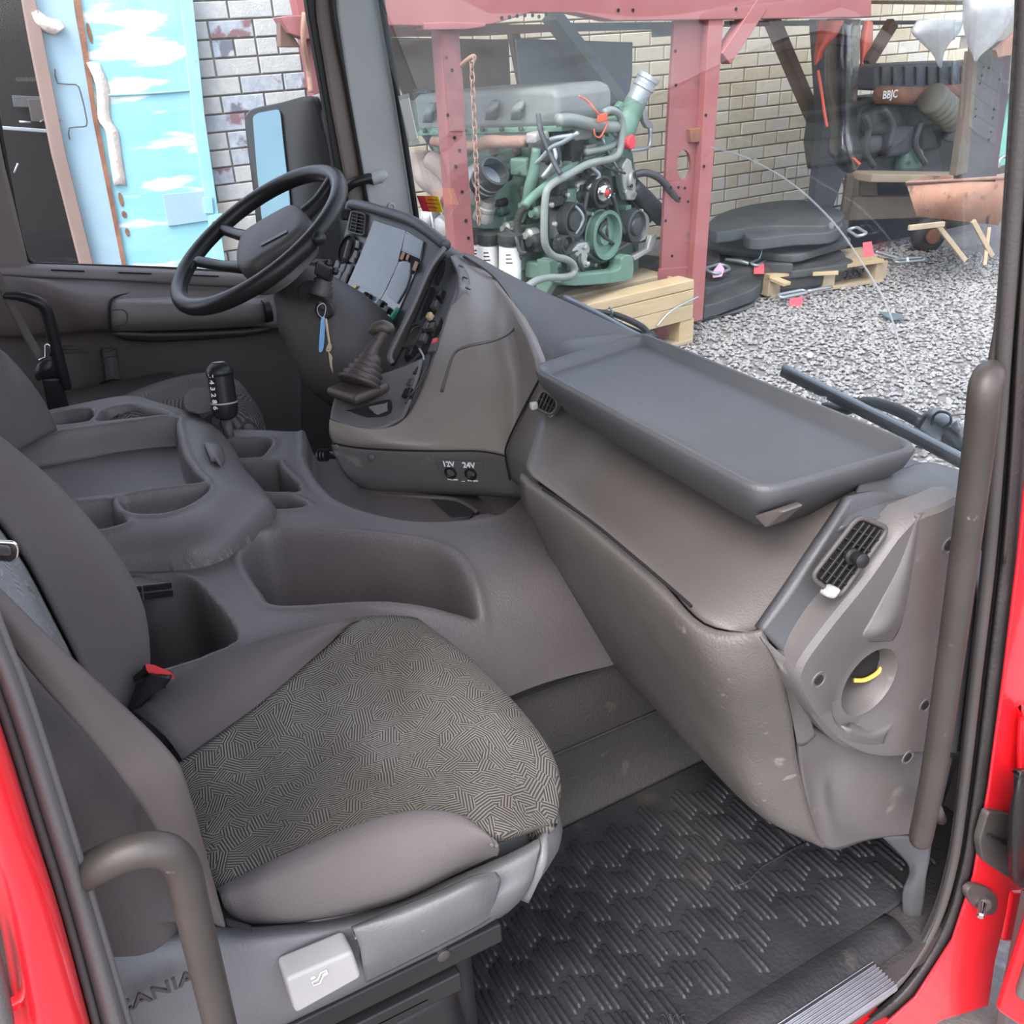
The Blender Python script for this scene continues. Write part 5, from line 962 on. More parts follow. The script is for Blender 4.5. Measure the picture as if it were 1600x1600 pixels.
# loose stones, nobody could count them
def stones(name, n, xr, yr, smin, smax, m, seed):
    r = np.random.default_rng(seed); base = np.array([(1, 0, 0), (-1, 0, 0), (0, 1, 0), (0, -1, 0), (0, 0, 1), (.55, .55, .5), (-.6, .5, .45), (-.5, -.6, .5), (.55, -.5, .5)]); fc = [(0, 5, 4), (5, 2, 4), (2, 6, 4), (6, 1, 4), (1, 7, 4), (7, 3, 4), (3, 8, 4), (8, 0, 4), (0, 2, 5), (2, 1, 6), (1, 3, 7), (3, 0, 8)]
    c = np.c_[r.uniform(*xr, n), r.uniform(*yr, n), np.full(n, GZ-.006)+r.uniform(0, .008, n)]; s = r.uniform(smin, smax, n)
    a = r.uniform(0, 6.28, n); co, si = np.cos(a), np.sin(a); b = base[None]*(1+r.uniform(-.28, .28, (n, 9, 3)))*np.c_[s, s*r.uniform(.55, 1, n), s*r.uniform(.4, .8, n)][:, None]
    x = b[..., 0]*co[:, None]-b[..., 1]*si[:, None]; y = b[..., 0]*si[:, None]+b[..., 1]*co[:, None]
    vs_ = np.stack([x, y, b[..., 2]], -1)+c[:, None]; f = (np.array(fc)[None]+9*np.arange(n)[:, None, None]).reshape(-1, 3)
    me = bpy.data.meshes.new(name); me.from_pydata(vs_.reshape(-1, 3).tolist(), [], f.tolist()); ids = r.integers(0, 3, n)
    for k_ in m: me.materials.append(MATS[k_])
    me.polygons.foreach_set('material_index', np.repeat(ids, 12).astype(int).tolist()); o = bpy.data.objects.new(name, me); COL.objects.link(o); return o
mat('stone_a', (.27, .27, .27), .85, c2=(.33, .33, .33), ns=30); mat('stone_b', (.19, .185, .185), .85, c2=(.25, .24, .235), ns=30); mat('stone_c', (.31, .295, .27), .85, c2=(.37, .36, .335), ns=30)
tag(stones('gravel', 46000, (-3.2, 1.2), (1.55, 6.0), .008, .017, ('stone_a', 'stone_b', 'stone_c'), 1), 'loose crushed grey stones covering the yard', 'gravel', kind='stuff')
# brick wall, parallel to the truck
WX = -4.45
wall = thing('wall_yard', None, None, (WX, 3, GZ)); tag(wall, 'pale brick wall behind the rack and blue door', kind='structure')
obox('mortar_bed', V((WX-.06, 4.65, 1.25)), (.1, 0, 0), (0, 7.2, 0), (0, 0, 3.2), 'mortar', wall, 0)
def proj(p): d = p-CAM; z = d.dot(FW); return (800+FPX*d.dot(RT)/z, 800-FPX*d.dot(UP)/z, z)
bk = {}
def brickmesh(w, m):
    k_ = (round(w, 3), m)
    if k_ not in bk:
        me = bpy.data.meshes.new('brick'); h, t, e = .088/2, .02, .004; ww = w/2
        vs_ = [(0, -ww, -h), (0, ww, -h), (0, ww, h), (0, -ww, h), (t-.004, -ww, -h), (t-.004, ww, -h), (t-.004, ww, h), (t-.004, -ww, h), (t, -ww+e, -h+e), (t, ww-e, -h+e), (t, ww-e, h-e), (t, -ww+e, h-e)]
        fs = [(4, 5, 9, 8), (5, 6, 10, 9), (6, 7, 11, 10), (7, 4, 8, 11), (8, 9, 10, 11), (0, 1, 5, 4), (1, 2, 6, 5), (2, 3, 7, 6), (3, 0, 4, 7)]
        me.from_pydata(vs_, [], fs); me.materials.append(MATS[m]); bk[k_] = me
    return bk[k_]
cand = []; RB = random.Random(11)
wins = [(300, -20, 500, 340), (940, 40, 1062, 330), (1085, 20, 1290, 350), (1330, 30, 1510, 150), (700, 35, 870, 75)]
for r_ in range(30):
    z = GZ+.05+r_*.098; hd = (r_ % 6 == 3); pitch = .13 if hd else .26; off = (r_ % 2)*pitch/2
    n_b = int(8.0/pitch)
    for i in range(n_b):
        y = .25+off+i*pitch
        if y < 1.05: continue
        w = pitch-.012; p_ = V((WX+.02, y, z)); px, py, dz = proj(p_); vis = any(a <= px <= c and b <= py <= d for a, b, c, d in wins)
        pal = ['brick_white', 'brick_stained', 'brick_blue', 'brick_white'] if (y < 2.3 and z > .35) else (['brick_white', 'brick_pale'] if y < 2.3 else ['brick_cream', 'brick_pale', 'brick_cream', 'brick_ochre'] if z < 1.1 else ['brick_cream', 'brick_ochre'])
        cand.append((not vis, dz, V((WX-.01, y, z)), w, RB.choice(pal)))
cand.sort(key=lambda t: (t[0], t[1])); rest = {}
for i, (nv, dz, p_, w, m_) in enumerate(cand):
    if i < 300:
        o = bpy.data.objects.new('brick', brickmesh(w, m_)); COL.objects.link(o); o.parent = wall; o.matrix_parent_inverse = Matrix.Translation(-wall.location); o.location = p_+V((RB.uniform(-.002, .002), 0, 0))
    else: rest.setdefault(m_, []).append((p_, w))
vs_, fs, mi = [], [], []; names = list(rest)
for j, m_ in enumerate(names):
    for p_, w in rest[m_]:
        me = brickmesh(w, m_); k_ = len(vs_); vs_ += [p_+v.co for v in me.vertices]; ff = [tuple(i+k_ for i in f.vertices) for f in me.polygons]; fs += ff; mi += [j]*len(ff)
o = mk('brick_field', vs_, fs, names[0], wall, smooth=False); tag(o, kind='stuff')
for m_ in names[1:]: o.data.materials.append(MATS[m_])
o.data.polygons.foreach_set('material_index', mi)
# blue metal door
def wpl(name, pl, x, th, m, p, bev=.004): return plate(name, [PX(a, b, x) for a, b in pl], (-th, 0, 0), m, p, bev)
bd = thing('metal_door', 'white-streaked pale blue metal double door set in the brick wall', 'door', PX(200, 600, -4.4))
wpl('door_leaf', [(117, -40), (280, -40), (325, 300), (345, 450), (202, 450), (150, 200)], -4.36, .04, 'blue_door', bd)
wpl('narrow_leaf', [(40, -60), (108, -60), (118, 20), (150, 190), (201, 450), (152, 450), (100, 240), (66, 60)], -4.35, .04, 'blue_pale', bd)
wpl('door_gap', [(106, -60), (118, -60), (150, 170), (204, 450), (198, 450), (146, 190)], -4.34, .02, 'rust', bd, 0)
wpl('door_frame', [(276, -60), (296, -60), (320, 180), (358, 450), (342, 450), (303, 200)], -4.34, .05, 'blue_frame', bd)
wpl('lock_plate', [(253, 304), (318, 298), (326, 345), (263, 354)], -4.345, .012, 'blue_pale', bd)
for pl in ([(318, 308), (332, 308), (334, 334), (321, 334)], [(328, 336), (348, 334), (352, 360), (333, 362)]): wpl('hinge', pl, -4.325, .03, 'blue_frame', bd)
tube('weld_line', [PX(160, 149, -4.352), PX(230, 146, -4.352), PX(300, 141, -4.352)], .006, 'blue_frame', bd, 6)
tube('wire_handle', [PX(86, 108, -4.33), PX(90, 130, -4.33), PX(118, 132, -4.31), (PX(126, 145, -4.31)), PX(136, 190, -4.31), PX(130, 198, -4.31), PX(108, 200, -4.32), PX(109, 218, -4.33)], .004, 'rack_dark', bd, 6, 2)
for (a, b, rx, rz) in [(140, 52, .010, .05), (153, 116, .01, .02), (158, 145, .014, .045), (163, 157, .014, .014), (181, 269, .012, .022), (189, 312, .011, .04), (194, 335, .013, .02), (199, 363, .011, .025)]:
    c_ = PX(a, b, -4.358); plate('rust_hole', [c_+V((0, math.cos(t)*rx, math.sin(t)*rz)) for t in np.linspace(0, 6.28, 13)[:-1]], (.003, 0, 0), 'rust', bd, 0)
fr_ = [(135, 98), (150, 135), (153, 185), (165, 205), (170, 240), (178, 290), (172, 285), (160, 220), (150, 180), (140, 135)]
loft('foam_seam', [[PX(a, b, -4.335) for a, b in fr_[:6]], [PX(a+10, b-2, -4.33) for a, b in fr_[:6]], [PX(a+20, b, -4.352) for a, b in fr_[:6]]], 'foam', bd, 3, 3, .02)
loft('foam_lump', [[PX(46, 20, -4.33), PX(52, 36, -4.33), PX(66, 48, -4.33), PX(84, 55, -4.33)], [PX(54, 18, -4.27), PX(62, 32, -4.26), PX(78, 42, -4.26), PX(92, 50, -4.28)], [PX(58, 14, -4.33), PX(76, 27, -4.33), PX(92, 31, -4.33), PX(103, 42, -4.33)]], 'foam', bd, 4, 4, .03)
wpl('jamb', [(25, -60), (44, -60), (68, 60), (103, 240), (155, 450), (135, 450), (82, 240), (46, 60)], -4.3, .1, 'jamb', bd)
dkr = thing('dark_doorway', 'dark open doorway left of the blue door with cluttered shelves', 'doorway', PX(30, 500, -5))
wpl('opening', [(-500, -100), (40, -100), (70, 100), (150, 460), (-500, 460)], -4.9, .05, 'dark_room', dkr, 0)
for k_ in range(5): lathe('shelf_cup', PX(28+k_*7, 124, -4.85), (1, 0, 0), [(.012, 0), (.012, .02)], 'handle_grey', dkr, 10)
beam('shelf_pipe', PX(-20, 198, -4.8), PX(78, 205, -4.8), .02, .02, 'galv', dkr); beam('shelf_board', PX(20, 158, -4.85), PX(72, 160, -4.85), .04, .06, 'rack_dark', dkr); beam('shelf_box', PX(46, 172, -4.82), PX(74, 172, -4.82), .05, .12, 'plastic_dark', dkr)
for k_, (a, b, c_, d) in enumerate([(22, 270, 28, 255), (62, 190, 68, 186), (30, 190, 48, 191)]): tube('glint', [PX(a, b, -4.8), PX(c_, d, -4.8)], .006, 'galv', dkr, 6, 0)
# ------------------------------------------------------------------ red steel rack
RX = -2.4
rack = thing('steel_rack', 'tall red steel rack of drilled posts and beams in the yard', 'rack', (RX, 3, GZ))
def rpl(name, pl, x, th, m, bev=.004, p=None): return plate(name, [PX(a, b, x) for a, b in pl], (-th, 0, 0), m, p or rack, bev)
bm_ = rpl('top_beam', [(540, -20), (1362, -20), (1362, 27), (1120, 31), (960, 33), (900, 20), (830, 20), (770, 38), (720, 42), (600, 40), (545, 40)], RX+.06, .12, 'rack_bright', .006)
rpl('beam_bracket', [(662, 36), (700, 34), (760, 36), (758, 42), (730, 46), (664, 47)], RX+.07, .1, 'rack_bright')
rpl('post', [(687, 46), (716, 46), (742, 400), (755, 560), (722, 560), (711, 400)], RX+.02, .09, 'rack_red')
rpl('scorch_plate', [(688, 50), (717, 50), (727, 170), (724, 205), (703, 205), (697, 130)], RX+.024, .006, 'rack_scorched', .001)
# post with an oval opening: keyhole outline
ov = [(1069+11*math.cos(t), 258+24*math.sin(t)) for t in np.linspace(math.pi/2, math.pi/2+2*math.pi, 22)]
rpl('post', [(1054, 30), (1110, 30), (1098, 300), (1080, 540), (1020, 540), (1036, 400), (1040, 300)][:5]+[(1027, 540)]+[(1040, 282.5)]+[(1069, 282.5)]+ov[1:-1][::-1]+[(1068.5, 282.5), (1040.1, 282.0), (1044, 200)], RX, .02, 'rack_red', 0)
rpl('post_flange', [(1108, 30), (1131, 28), (1115, 250), (1098, 500), (1076, 505), (1094, 280)], RX+.05, .05, 'rack_bright')
rpl('post_splice', [(1030, 420), (1098, 415), (1094, 500), (1060, 505), (1024, 500)], RX+.012, .012, 'rack_red')
rpl('post_bolt', [(1078, 202), (1096, 200), (1095, 222), (1080, 223)], RX+.03, .04, 'rust')
for (a, b) in [(1055, 80), (1056, 133), (1048, 293), (1060, 293), (1070, 294), (1062, 310), (1075, 315), (1040, 345), (1050, 400), (1085, 380), (1100, 260), (1103, 180), (697, 90), (706, 110), (700, 180), (710, 215), (718, 235), (712, 260), (722, 300), (728, 345), (732, 372), (784, 28), (796, 27), (808, 25), (820, 24), (832, 24), (842, 26), (853, 22), (966, 16), (989, 16), (1150, 14), (1490, 60)]:
    lathe('bolt_hole', PX(a, b, RX+.062 if b < 45 else RX+.055 if a > 1095 else RX+.022), (1, 0, 0), [(.008, 0), (.008, .002)], 'hole_black', rack, 10)
beam('brace', PX(1128, 92, RX+.03), PX(1185, 5, RX+.03), .07, .08, 'rack_bright', rack)
rpl('left_bracket', [(437, 27), (455, 24), (560, 24), (560, 60), (478, 61), (452, 52)], RX+.04, .1, 'rack_red')
rpl('left_bracket_side', [(437, 28), (452, 52), (462, 61), (470, 74), (438, 74)], RX+.0, .05, 'rack_brown')
rpl('post', [(455, -30), (520, -30), (545, 180), (575, 470), (530, 470), (500, 200), (480, 90)], RX-.05, .08, 'rack_red')
tube('strap', [PX(476, 20, RX+.07), PX(474, 60, RX+.07), PX(482, 110, RX+.0), PX(486, 145, RX)], .012, 'rust_pink', rack, 6)
rpl('back_rail', [(600, 38), (862, 38), (862, 50), (760, 56), (605, 58)], RX-.9, .08, 'rack_brown')
rpl('back_sheet', [(605, 58), (795, 62), (800, 170), (640, 170), (618, 120)], RX-1.3, .02, 'sheet_brown')
rpl('leaning_sheet', [(806, 60), (989, 66), (988, 120), (975, 200), (820, 190)], RX-1.15, .02, 'sheet_blue')
beam('back_brace', PX(862, 25, RX-1.0), PX(985, 185, RX-1.0), .06, .16, 'sheet_blue', rack, up=(1, 0, 0))
rpl('back_post', [(798, 50), (812, 50), (835, 140), (815, 140)], RX-1.2, .05, 'rack_brown')
rpl('upper_sheet', [(860, 36), (1060, 34), (1056, 56), (1022, 58), (1022, 46), (890, 50)], RX-1.0, .03, 'sheet_blue')
beam('back_brace', PX(1203, 25, RX-1.5), PX(1284, 215, RX-1.5), .06, .12, 'rack_brown', rack, up=(1, 0, 0))
rpl('rear_rail', [(1140, 32), (1440, 32), (1440, 38), (1140, 42)], RX-1.5, .06, 'rack_dark')
beam('brace', PX(1355, 100, RX-1.2), PX(1395, 35, RX-1.2), .06, .08, 'rack_brown', rack)
rpl('post', [(1525, 70), (1582, 62), (1575, 150), (1556, 285), (1500, 285), (1512, 180)], RX+.3, .05, 'rack_dark')
rpl('post_lip', [(1519, 80), (1530, 80), (1512, 270), (1494, 275), (1508, 180)], RX+.32, .05, 'sheet_brown')
for (a, b) in [(1537, 105), (1545, 106), (1534, 118), (1562, 124), (1531, 130), (1525, 170), (1524, 182), (1553, 171), (1551, 184), (1548, 206), (1545, 218)]: lathe('bolt_hole', PX(a, b, RX+.302), (1, 0, 0), [(.007, 0), (.007, .002)], 'hole_black', rack, 10)
rpl('red_offcut', [(1578, 60), (1600, 40), (1620, 60), (1590, 85), (1560, 90), (1556, 78)], RX+.45, .03, 'rust_pink')
rpl('post', [(1275, 30), (1345, 30), (1335, 230), (1300, 330), (1270, 330), (1285, 200)], RX-.55, .06, 'rack_dark')
rpl('plank_roof', [(1100, -30), (1640, -30), (1640, 4), (1480, 2), (1100, 1)], RX-.5, .5, 'wood_grey')
obox('deck_boards', V((-3.1, 4.1, 1.62)), (1.6, 0, 0), (0, 5.2, 0), (0, 0, .04), 'wood_grey', rack, .004)
# chain and hook
ch = thing('hanging_chain', 'rusty link chain hanging from a hook on the red post', 'chain', PX(742, 380, RX+.12))
tube('hook', [PX(720, 103, RX+.06), PX(728, 95, RX+.1), PX(738, 88, RX+.12), PX(742, 90, RX+.12), PX(738, 98, RX+.12)], .009, 'rust_pink', ch, 8)
p0, p1 = PX(737, 96, RX+.12), PX(748, 345, RX+.12); nl = 22
la, lb = tubegeo([V((math.cos(t)*.011, 0, math.sin(t)*.022)) for t in np.linspace(0, 2*math.pi, 13)[:-1]], .0036, 5, True); lm = bpy.data.meshes.new('link'); lm.from_pydata([tuple(v) for v in la], [], lb); lm.materials.append(MATS['rust_pink']); lm.polygons.foreach_set('use_smooth', [True]*len(lb))
for k_ in range(nl):
    o = bpy.data.objects.new('link', lm); COL.objects.link(o); o.parent = ch; o.matrix_parent_inverse = Matrix.Translation(-ch.location); o.location = p0.lerp(p1, k_/(nl-1)); o.rotation_euler = (0, 0, .5+1.57*(k_ % 2))
# ------------------------------------------------------------------ big green engine on the crate
EN, ES = V((.945, .336, 0)).normalized(), V((.336, -.945, 0)).normalized()
E0 = PZ(905, 452, .0); ES0 = PP(850, 450, E0, EN)
def ef(a, b, h=0): return PP(a, b, E0+EN*h, EN)
def es(a, b, h=0): return PP(a, b, ES0+ES*h, ES)
eng = thing('truck_engine', 'large green diesel truck engine with pulleys and pipes on a wooden crate', 'engine', E0)
def epl(name, f, pl, h, th, m, bev=.006, r=0):
    n = EN if f is ef else ES; q = [f(a, b, h) for a, b in pl]; q = rounded(q, r) if r else q
    return plate(name, q, n*-th, m, eng, bev)
epl('block_side', es, [(672, 200), (852, 200), (852, 452), (700, 470), (690, 330)], 0, .55, 'engine_green')
epl('gear_case', ef, [(852, 200), (905, 172), (950, 178), (985, 200), (1000, 300), (1000, 430), (960, 446), (860, 448)], 0, .12, 'engine_green', .02)
vc = epl('valve_cover', es, [(640, 158), (650, 148), (700, 143), (850, 137), (866, 140), (872, 155), (872, 197), (860, 200), (652, 207), (642, 190)], -.02, .42, 'engine_grey', .03)
epl('cover_flange', es, [(650, 204), (878, 197), (878, 206), (652, 212)], .01, .48, 'engine_green_light', .004)
for (a, b) in [(668, 176), (706, 176), (766, 172), (806, 172)]:
    loft('cover_lug', [[es(a-8, b+16, -.02), es(a+8, b+16, -.02)], [es(a-7, b, .03), es(a+6, b-2, .03)], [es(a+4, b-16, -.02), es(a+14, b-16, -.02)]], 'engine_grey', vc, 3, 3, .02)
for k_ in range(7): lathe('cover_bolt', es(665+k_*30, 204-k_*.6, .02), ES, [(.012, 0), (.012, .012), (.006, .016)], 'engine_dark', vc, 8)
epl('oil_cap', es, [(640, 148), (655, 141), (672, 141), (676, 148)], -.05, .1, 'engine_dark', .01)
epl('cylinder_head', es, [(655, 209), (862, 204), (862, 240), (680, 245)], -.03, .42, 'engine_dark', .01)
# exhaust manifold and turbo on the near side
tube('exhaust_manifold', [es(676, 221, .07), es(705, 224, .07), es(740, 228, .07), es(762, 222, .08), es(790, 222, .07), es(822, 221, .07)], [.022, .026, .024, .032, .028, .026], 'rust_pink', eng, 12)
for a in (690, 728, 770, 806): tube('manifold_branch', [es(a, 224, .06), es(a+2, 238, .0)], .022, 'rust_pink', eng, 10, 0)
tube('exhaust_elbow', [es(655, 236, .12), es(657, 258, .13), es(668, 278, .14), es(688, 296, .15), es(700, 312, .16)], [.062, .058, .06, .05, .05], 'turbo_grey', eng, 16)
tube('exhaust_neck', [es(672, 252, .12), es(690, 262, .12), es(705, 285, .14)], [.05, .05, .04], 'turbo_grey', eng, 14)
tc_ = es(748, 290, .16)
lathe('turbo_housing', tc_-ES*.05, ES, [(.05, 0), (.085, .015), (.1, .05), (.085, .085), (.05, .1), (.035, .105)], 'cast_alu', eng, 28, False)
lathe('turbo_core', es(712, 285, .13), (es(735, 288, .15)-es(700, 283, .13)), [(.05, -.03), (.055, 0), (.055, .03), (.045, .06)], 'dusty_foam', eng, 20)
ta, tb_ = es(758, 285, .2), es(781, 258, .22)
lathe('intake_elbow', ta, tb_-ta, [(.062, -.04), (.07, 0), (.07, .05), (.066, .055), (.072, .06), (.072, .1), (.06, .102), (.058, .02), (0, .02)], 'rubber_hose', eng, 26)
for k_ in range(2): lathe('elbow_clamp', ta+(tb_-ta).normalized()*(.0+.03*k_), tb_-ta, [(.0725, 0), (.074, .003), (.0725, .008)], 'galv', eng, 26)
ta, tb_ = es(762, 312, .18), es(754, 344, .18)
lathe('turbo_outlet', ta, tb_-ta, [(.04, 0), (.04, .03), (.048, .035), (.048, .05), (.044, .055), (.05, .08), (.05, .1), (.042, .1), (.04, .03)], 'cast_alu', eng, 24)
lathe('starter_nose', es(668, 340, .15), ES, [(.045, -.05), (.05, 0), (.04, .02), (.02, .03)], 'cast_alu', eng, 20); lathe('starter_body', es(693, 355, .16), ES, [(.055, -.05), (.06, 0), (.05, .03), (.03, .04)], 'cast_alu', eng, 20)
tube('oil_line', [es(672, 325, .18), es(676, 345, .2), es(680, 365, .2)], .008, 'galv', eng, 8)
# filters
for (a, b, c_) in [(762, 380, 450), (797, 382, 458), (745, 378, 440)]:
    f0, f1 = es(a, c_, .16 if a != 745 else .1), es(a, b, .16 if a != 745 else .1); fd = f1-f0
    fo = lathe('oil_filter', f0, fd, [(.05, 0), (.054, .01), (.054, fd.length*.52), (.053, fd.length*.53), (.053, fd.length-.01), (.045, fd.length)], 'filter_white', eng, 24)
    for k_ in range(3): beam('filter_print', f0+fd*(.62+.08*k_)+(CAM-f0).normalized()*.054-RT*.02, f0+fd*(.62+.08*k_)+(CAM-f0).normalized()*.054+RT*(.012-.004*k_), .004, .006, 'engine_dark', fo, bev=0)
    lathe('filter_head', f1, fd, [(.055, 0), (.06, .01), (.06, .05), (.04, .06)], 'engine_dark', eng, 20)
for (a, b, s_, m_) in [(790, 346, .07, 'engine_green'), (802, 362, .06, 'engine_green'), (826, 340, .05, 'engine_dark'), (832, 300, .06, 'engine_dark'), (838, 380, .07, 'engine_dark'), (842, 420, .08, 'engine_green'), (700, 250, .05, 'engine_dark'), (820, 260, .08, 'engine_green'), (850, 235, .09, 'engine_dark'), (840, 215, .05, 'cast_alu')]:
    obox('side_casting', es(a, b, .05), EN*s_*1.3, ES*.1, V((0, 0, s_)), m_, eng, .012)
# front end: pulleys, belts
def pulley(a, b, r, h, prof, m, name='pulley'): return lathe(name, ef(a, b, h), EN, [(r*k_, z) for k_, z in prof], m, eng, 32)
PR = [(.5, -.03), (1, -.03), (1.02, -.025), (.96, -.02), (.96, .02), (1.02, .025), (1, .03), (.86, .03), (.8, -.005), (.45, -.005), (.4, .015), (0, .015)]
pulley(943, 367, .118, .13, PR, 'engine_green_light', 'crank_pulley'); pulley(893, 344, .082, .12, [(.5, -.03), (1, -.03), (1, .03), (.92, .032), (.85, .02), (.6, .01), (.55, .025), (.2, .03), (0, .03)], 'engine_dark')
pulley(937, 300, .074, .14, [(.5, -.04), (1, -.04), (1, .02), (.9, .025), (.7, .01), (.68, .03), (.5, .045), (.3, .05), (0, .05)], 'engine_dark', 'fan_pulley')
pulley(942, 300, .045, .165, [(1, 0), (.95, .015), (.6, .03), (.5, .02), (0, .02)], 'chrome', 'fan_hub'); pulley(947, 301, .016, .19, [(1, 0), (.8, .01), (0, .014)], 'red_button', 'hub_cap')
pulley(988, 353, .082, .12, [(.5, -.04), (1, -.04), (1, .03), (.9, .035), (.8, .02), (.6, .02), (.5, .035), (.2, .04), (0, .04)], 'rubber_hose', 'compressor_pulley'); pulley(880, 381, .042, .12, [(1, -.03), (1, .03), (.85, .03), (.7, .01), (.4, .02), (0, .025)], 'engine_dark', 'idler')
lathe('compressor', ef(990, 353, .04), EN, [(.07, -.15), (.075, 0), (.075, .05)], 'cast_alu', eng, 24)
for pts in ([(918, 300), (912, 330), (905, 360)], [(957, 305), (966, 340), (975, 365)], [(915, 395), (940, 408), (965, 390), (1000, 372)], [(872, 372), (880, 395), (900, 392)]):
    tube('belt', [ef(a, b, .13) for a, b in pts], .012, 'rubber_hose', eng, 6)
ca = [ef(a, b, .05) for a, b in [(958, 262), (968, 245), (975, 250), (978, 275), (985, 300), (980, 312), (968, 312), (962, 290)]]
plate('pump_casting', ca, EN*.05, 'cast_alu', eng, .01)
lathe('pump_outlet', ef(981, 281, .08), (EN+V((0, .4, 0))), [(.045, -.05), (.042, 0), (.05, .02), (.046, .03), (.038, .03), (.036, 0), (0, 0)], 'cast_alu', eng, 22)
plate('tensioner', [ef(a, b, .14) for a, b in [(893, 393), (905, 380), (918, 378), (924, 388), (918, 405), (922, 418), (914, 420), (908, 408)]], EN*-.05, 'cast_alu', eng, .01)
for (a, b) in [(912, 386), (916, 412), (970, 262), (975, 300), (885, 305), (900, 290), (925, 262), (865, 350), (860, 320), (1000, 330)]: lathe('front_bolt', ef(a, b, .14 if b > 370 else .1), EN, [(.012, 0), (.012, .014), (.006, .018)], 'cast_alu', eng, 8)
for (a, b, w_, h_, m_) in [(905, 300, .16, .12, 'cast_alu'), (880, 310, .1, .1, 'engine_green'), (925, 235, .12, .1, 'engine_green'), (912, 250, .1, .08, 'cast_alu'), (900, 205, .14, .08, 'cast_alu'), (890, 235, .1, .1, 'engine_dark'), (938, 222, .1, .12, 'engine_green'), (868, 300, .08, .1, 'engine_dark'), (955, 215, .08, .1, 'engine_dark'), (870, 350, .06, .14, 'cast_alu'), (915, 210, .06, .09, 'engine_green_light'), (860, 265, .07, .09, 'cast_alu'), (880, 270, .07, .06, 'engine_green_light')]:
    obox('front_casting', ef(a, b, .04), EN*.1, V((-EN.y, EN.x, 0))*w_, V((0, 0, h_)), m_, eng, .015)
RQ = random.Random(5)
for k_ in range(46):
    a, b = RQ.uniform(862, 985), RQ.uniform(205, 425); s_ = RQ.uniform(.02, .05); m_ = RQ.choice(['cast_alu', 'engine_dark', 'engine_green', 'engine_dark', 'engine_grey', 'pipe_grey'])
    if k_ % 2: lathe('front_fitting', ef(a, b, .05), EN, [(s_*.7, 0), (s_*.7, .04), (s_*.4, .05), (s_*.4, .075)], m_, eng, 10)
    else: obox('front_fitting', ef(a, b, .07), EN*.06, V((-EN.y, EN.x, 0))*s_*1.6, V((0, 0, s_)), m_, eng, .006)
for k_ in range(14):
    a, b = RQ.uniform(790, 850), RQ.uniform(230, 440); s_ = RQ.uniform(.02, .05); lathe('side_fitting', es(a, b, .05), ES, [(s_*.7, 0), (s_*.7, .05), (s_*.4, .06), (s_*.4, .08)], RQ.choice(['cast_alu', 'engine_dark', 'engine_green']), eng, 10)
for k_ in range(9):
    a, b = RQ.uniform(865, 960), RQ.uniform(210, 400); tube('front_hose', [ef(a, b, .13), ef(a+RQ.uniform(-15, 15), b+RQ.uniform(8, 25), .15), ef(a+RQ.uniform(-25, 25), b+RQ.uniform(25, 60), .12)], RQ.uniform(.006, .011), RQ.choice(['rubber_hose', 'galv', 'engine_dark']), eng, 7)
def fp(name, pts, r, m, h=.18, n=10): return tube(name, [ef(a, b, h) for a, b in pts], r, m, eng, n)
fp('coolant_pipe', [(872, 188), (895, 188), (930, 196), (964, 198)], .028, 'pipe_grey'); fp('coolant_pipe', [(944, 176), (955, 172), (968, 180), (972, 200), (968, 236), (955, 248), (920, 256), (890, 272), (860, 290), (852, 310), (850, 360), (853, 385), (865, 400), (884, 405), (896, 414), (897, 426), (885, 433), (858, 434), (835, 440), (815, 456)], .017, 'pipe_grey', .2)
fp('coolant_pipe', [(958, 206), (965, 212), (962, 224), (945, 232), (915, 238)], .015, 'pipe_grey', .17); fp('coolant_pipe', [(968, 238), (945, 248), (905, 258), (880, 268), (860, 285), (830, 310), (820, 322)], .02, 'engine_green_light', .12)
tube('dipstick_tube', [es(838, 232, .12), es(835, 265, .12), es(828, 292, .12), es(822, 320, .12), es(812, 345, .12)], [.02, .026, .028, .024, .02], 'engine_green_light', eng, 12)
tube('fuel_line', [es(841, 178, .12), es(845, 205, .13), es(855, 230, .13), es(868, 258, .13), es(876, 272, .13)], .012, 'rubber_hose', eng, 8)
tube('fuel_line', [es(903, 208, .13), es(880, 222, .13), es(862, 230, .13), es(845, 248, .13), es(832, 258, .13)], .01, 'galv', eng, 8); tube('fuel_line', [es(895, 212, .12), es(872, 215, .13), es(860, 218, .13)], .01, 'galv', eng, 8)
tube('wire_loom', [es(828, 318, .12), es(812, 335, .14), es(808, 360, .14), es(815, 390, .14), es(808, 405, .14)], .018, 'engine_dark', eng, 8); tube('wire_loom', [es(790, 358, .16), es(806, 372, .18), es(812, 392, .18), es(822, 395, .16)], .01, 'rubber_hose', eng, 8)
# coolant outlet elbow
oa, ob = ef(972, 200, .08), ef(1009, 128, .16)
tube('outlet_body', [ef(962, 218, .06), ef(972, 200, .08), ef(984, 178, .1), oa.lerp(ob, .7)], [.075, .075, .058, .05], 'engine_green_light', eng, 18)
lathe('outlet_neck', oa.lerp(ob, .6), ob-oa, [(.05, 0), (.05, .06), (.056, .065), (.056, .08), (.05, .085), (.05, .1), (.058, .105), (.058, .125), (.048, .125), (.046, .06), (0, .06)], 'galv', eng, 26)
plate('outlet_flange', [ef(a, b, .1) for a, b in [(965, 166), (972, 158), (1000, 175), (1004, 183), (990, 190), (975, 182)]], EN*-.03, 'engine_green_light', eng, .006)
plate('lift_bracket', [ef(a, b, .1) for a, b in [(1004, 172), (1009, 165), (1015, 188), (1022, 195), (1021, 202), (1012, 200), (1006, 188)]], EN*-.03, 'cast_alu', eng, .006)
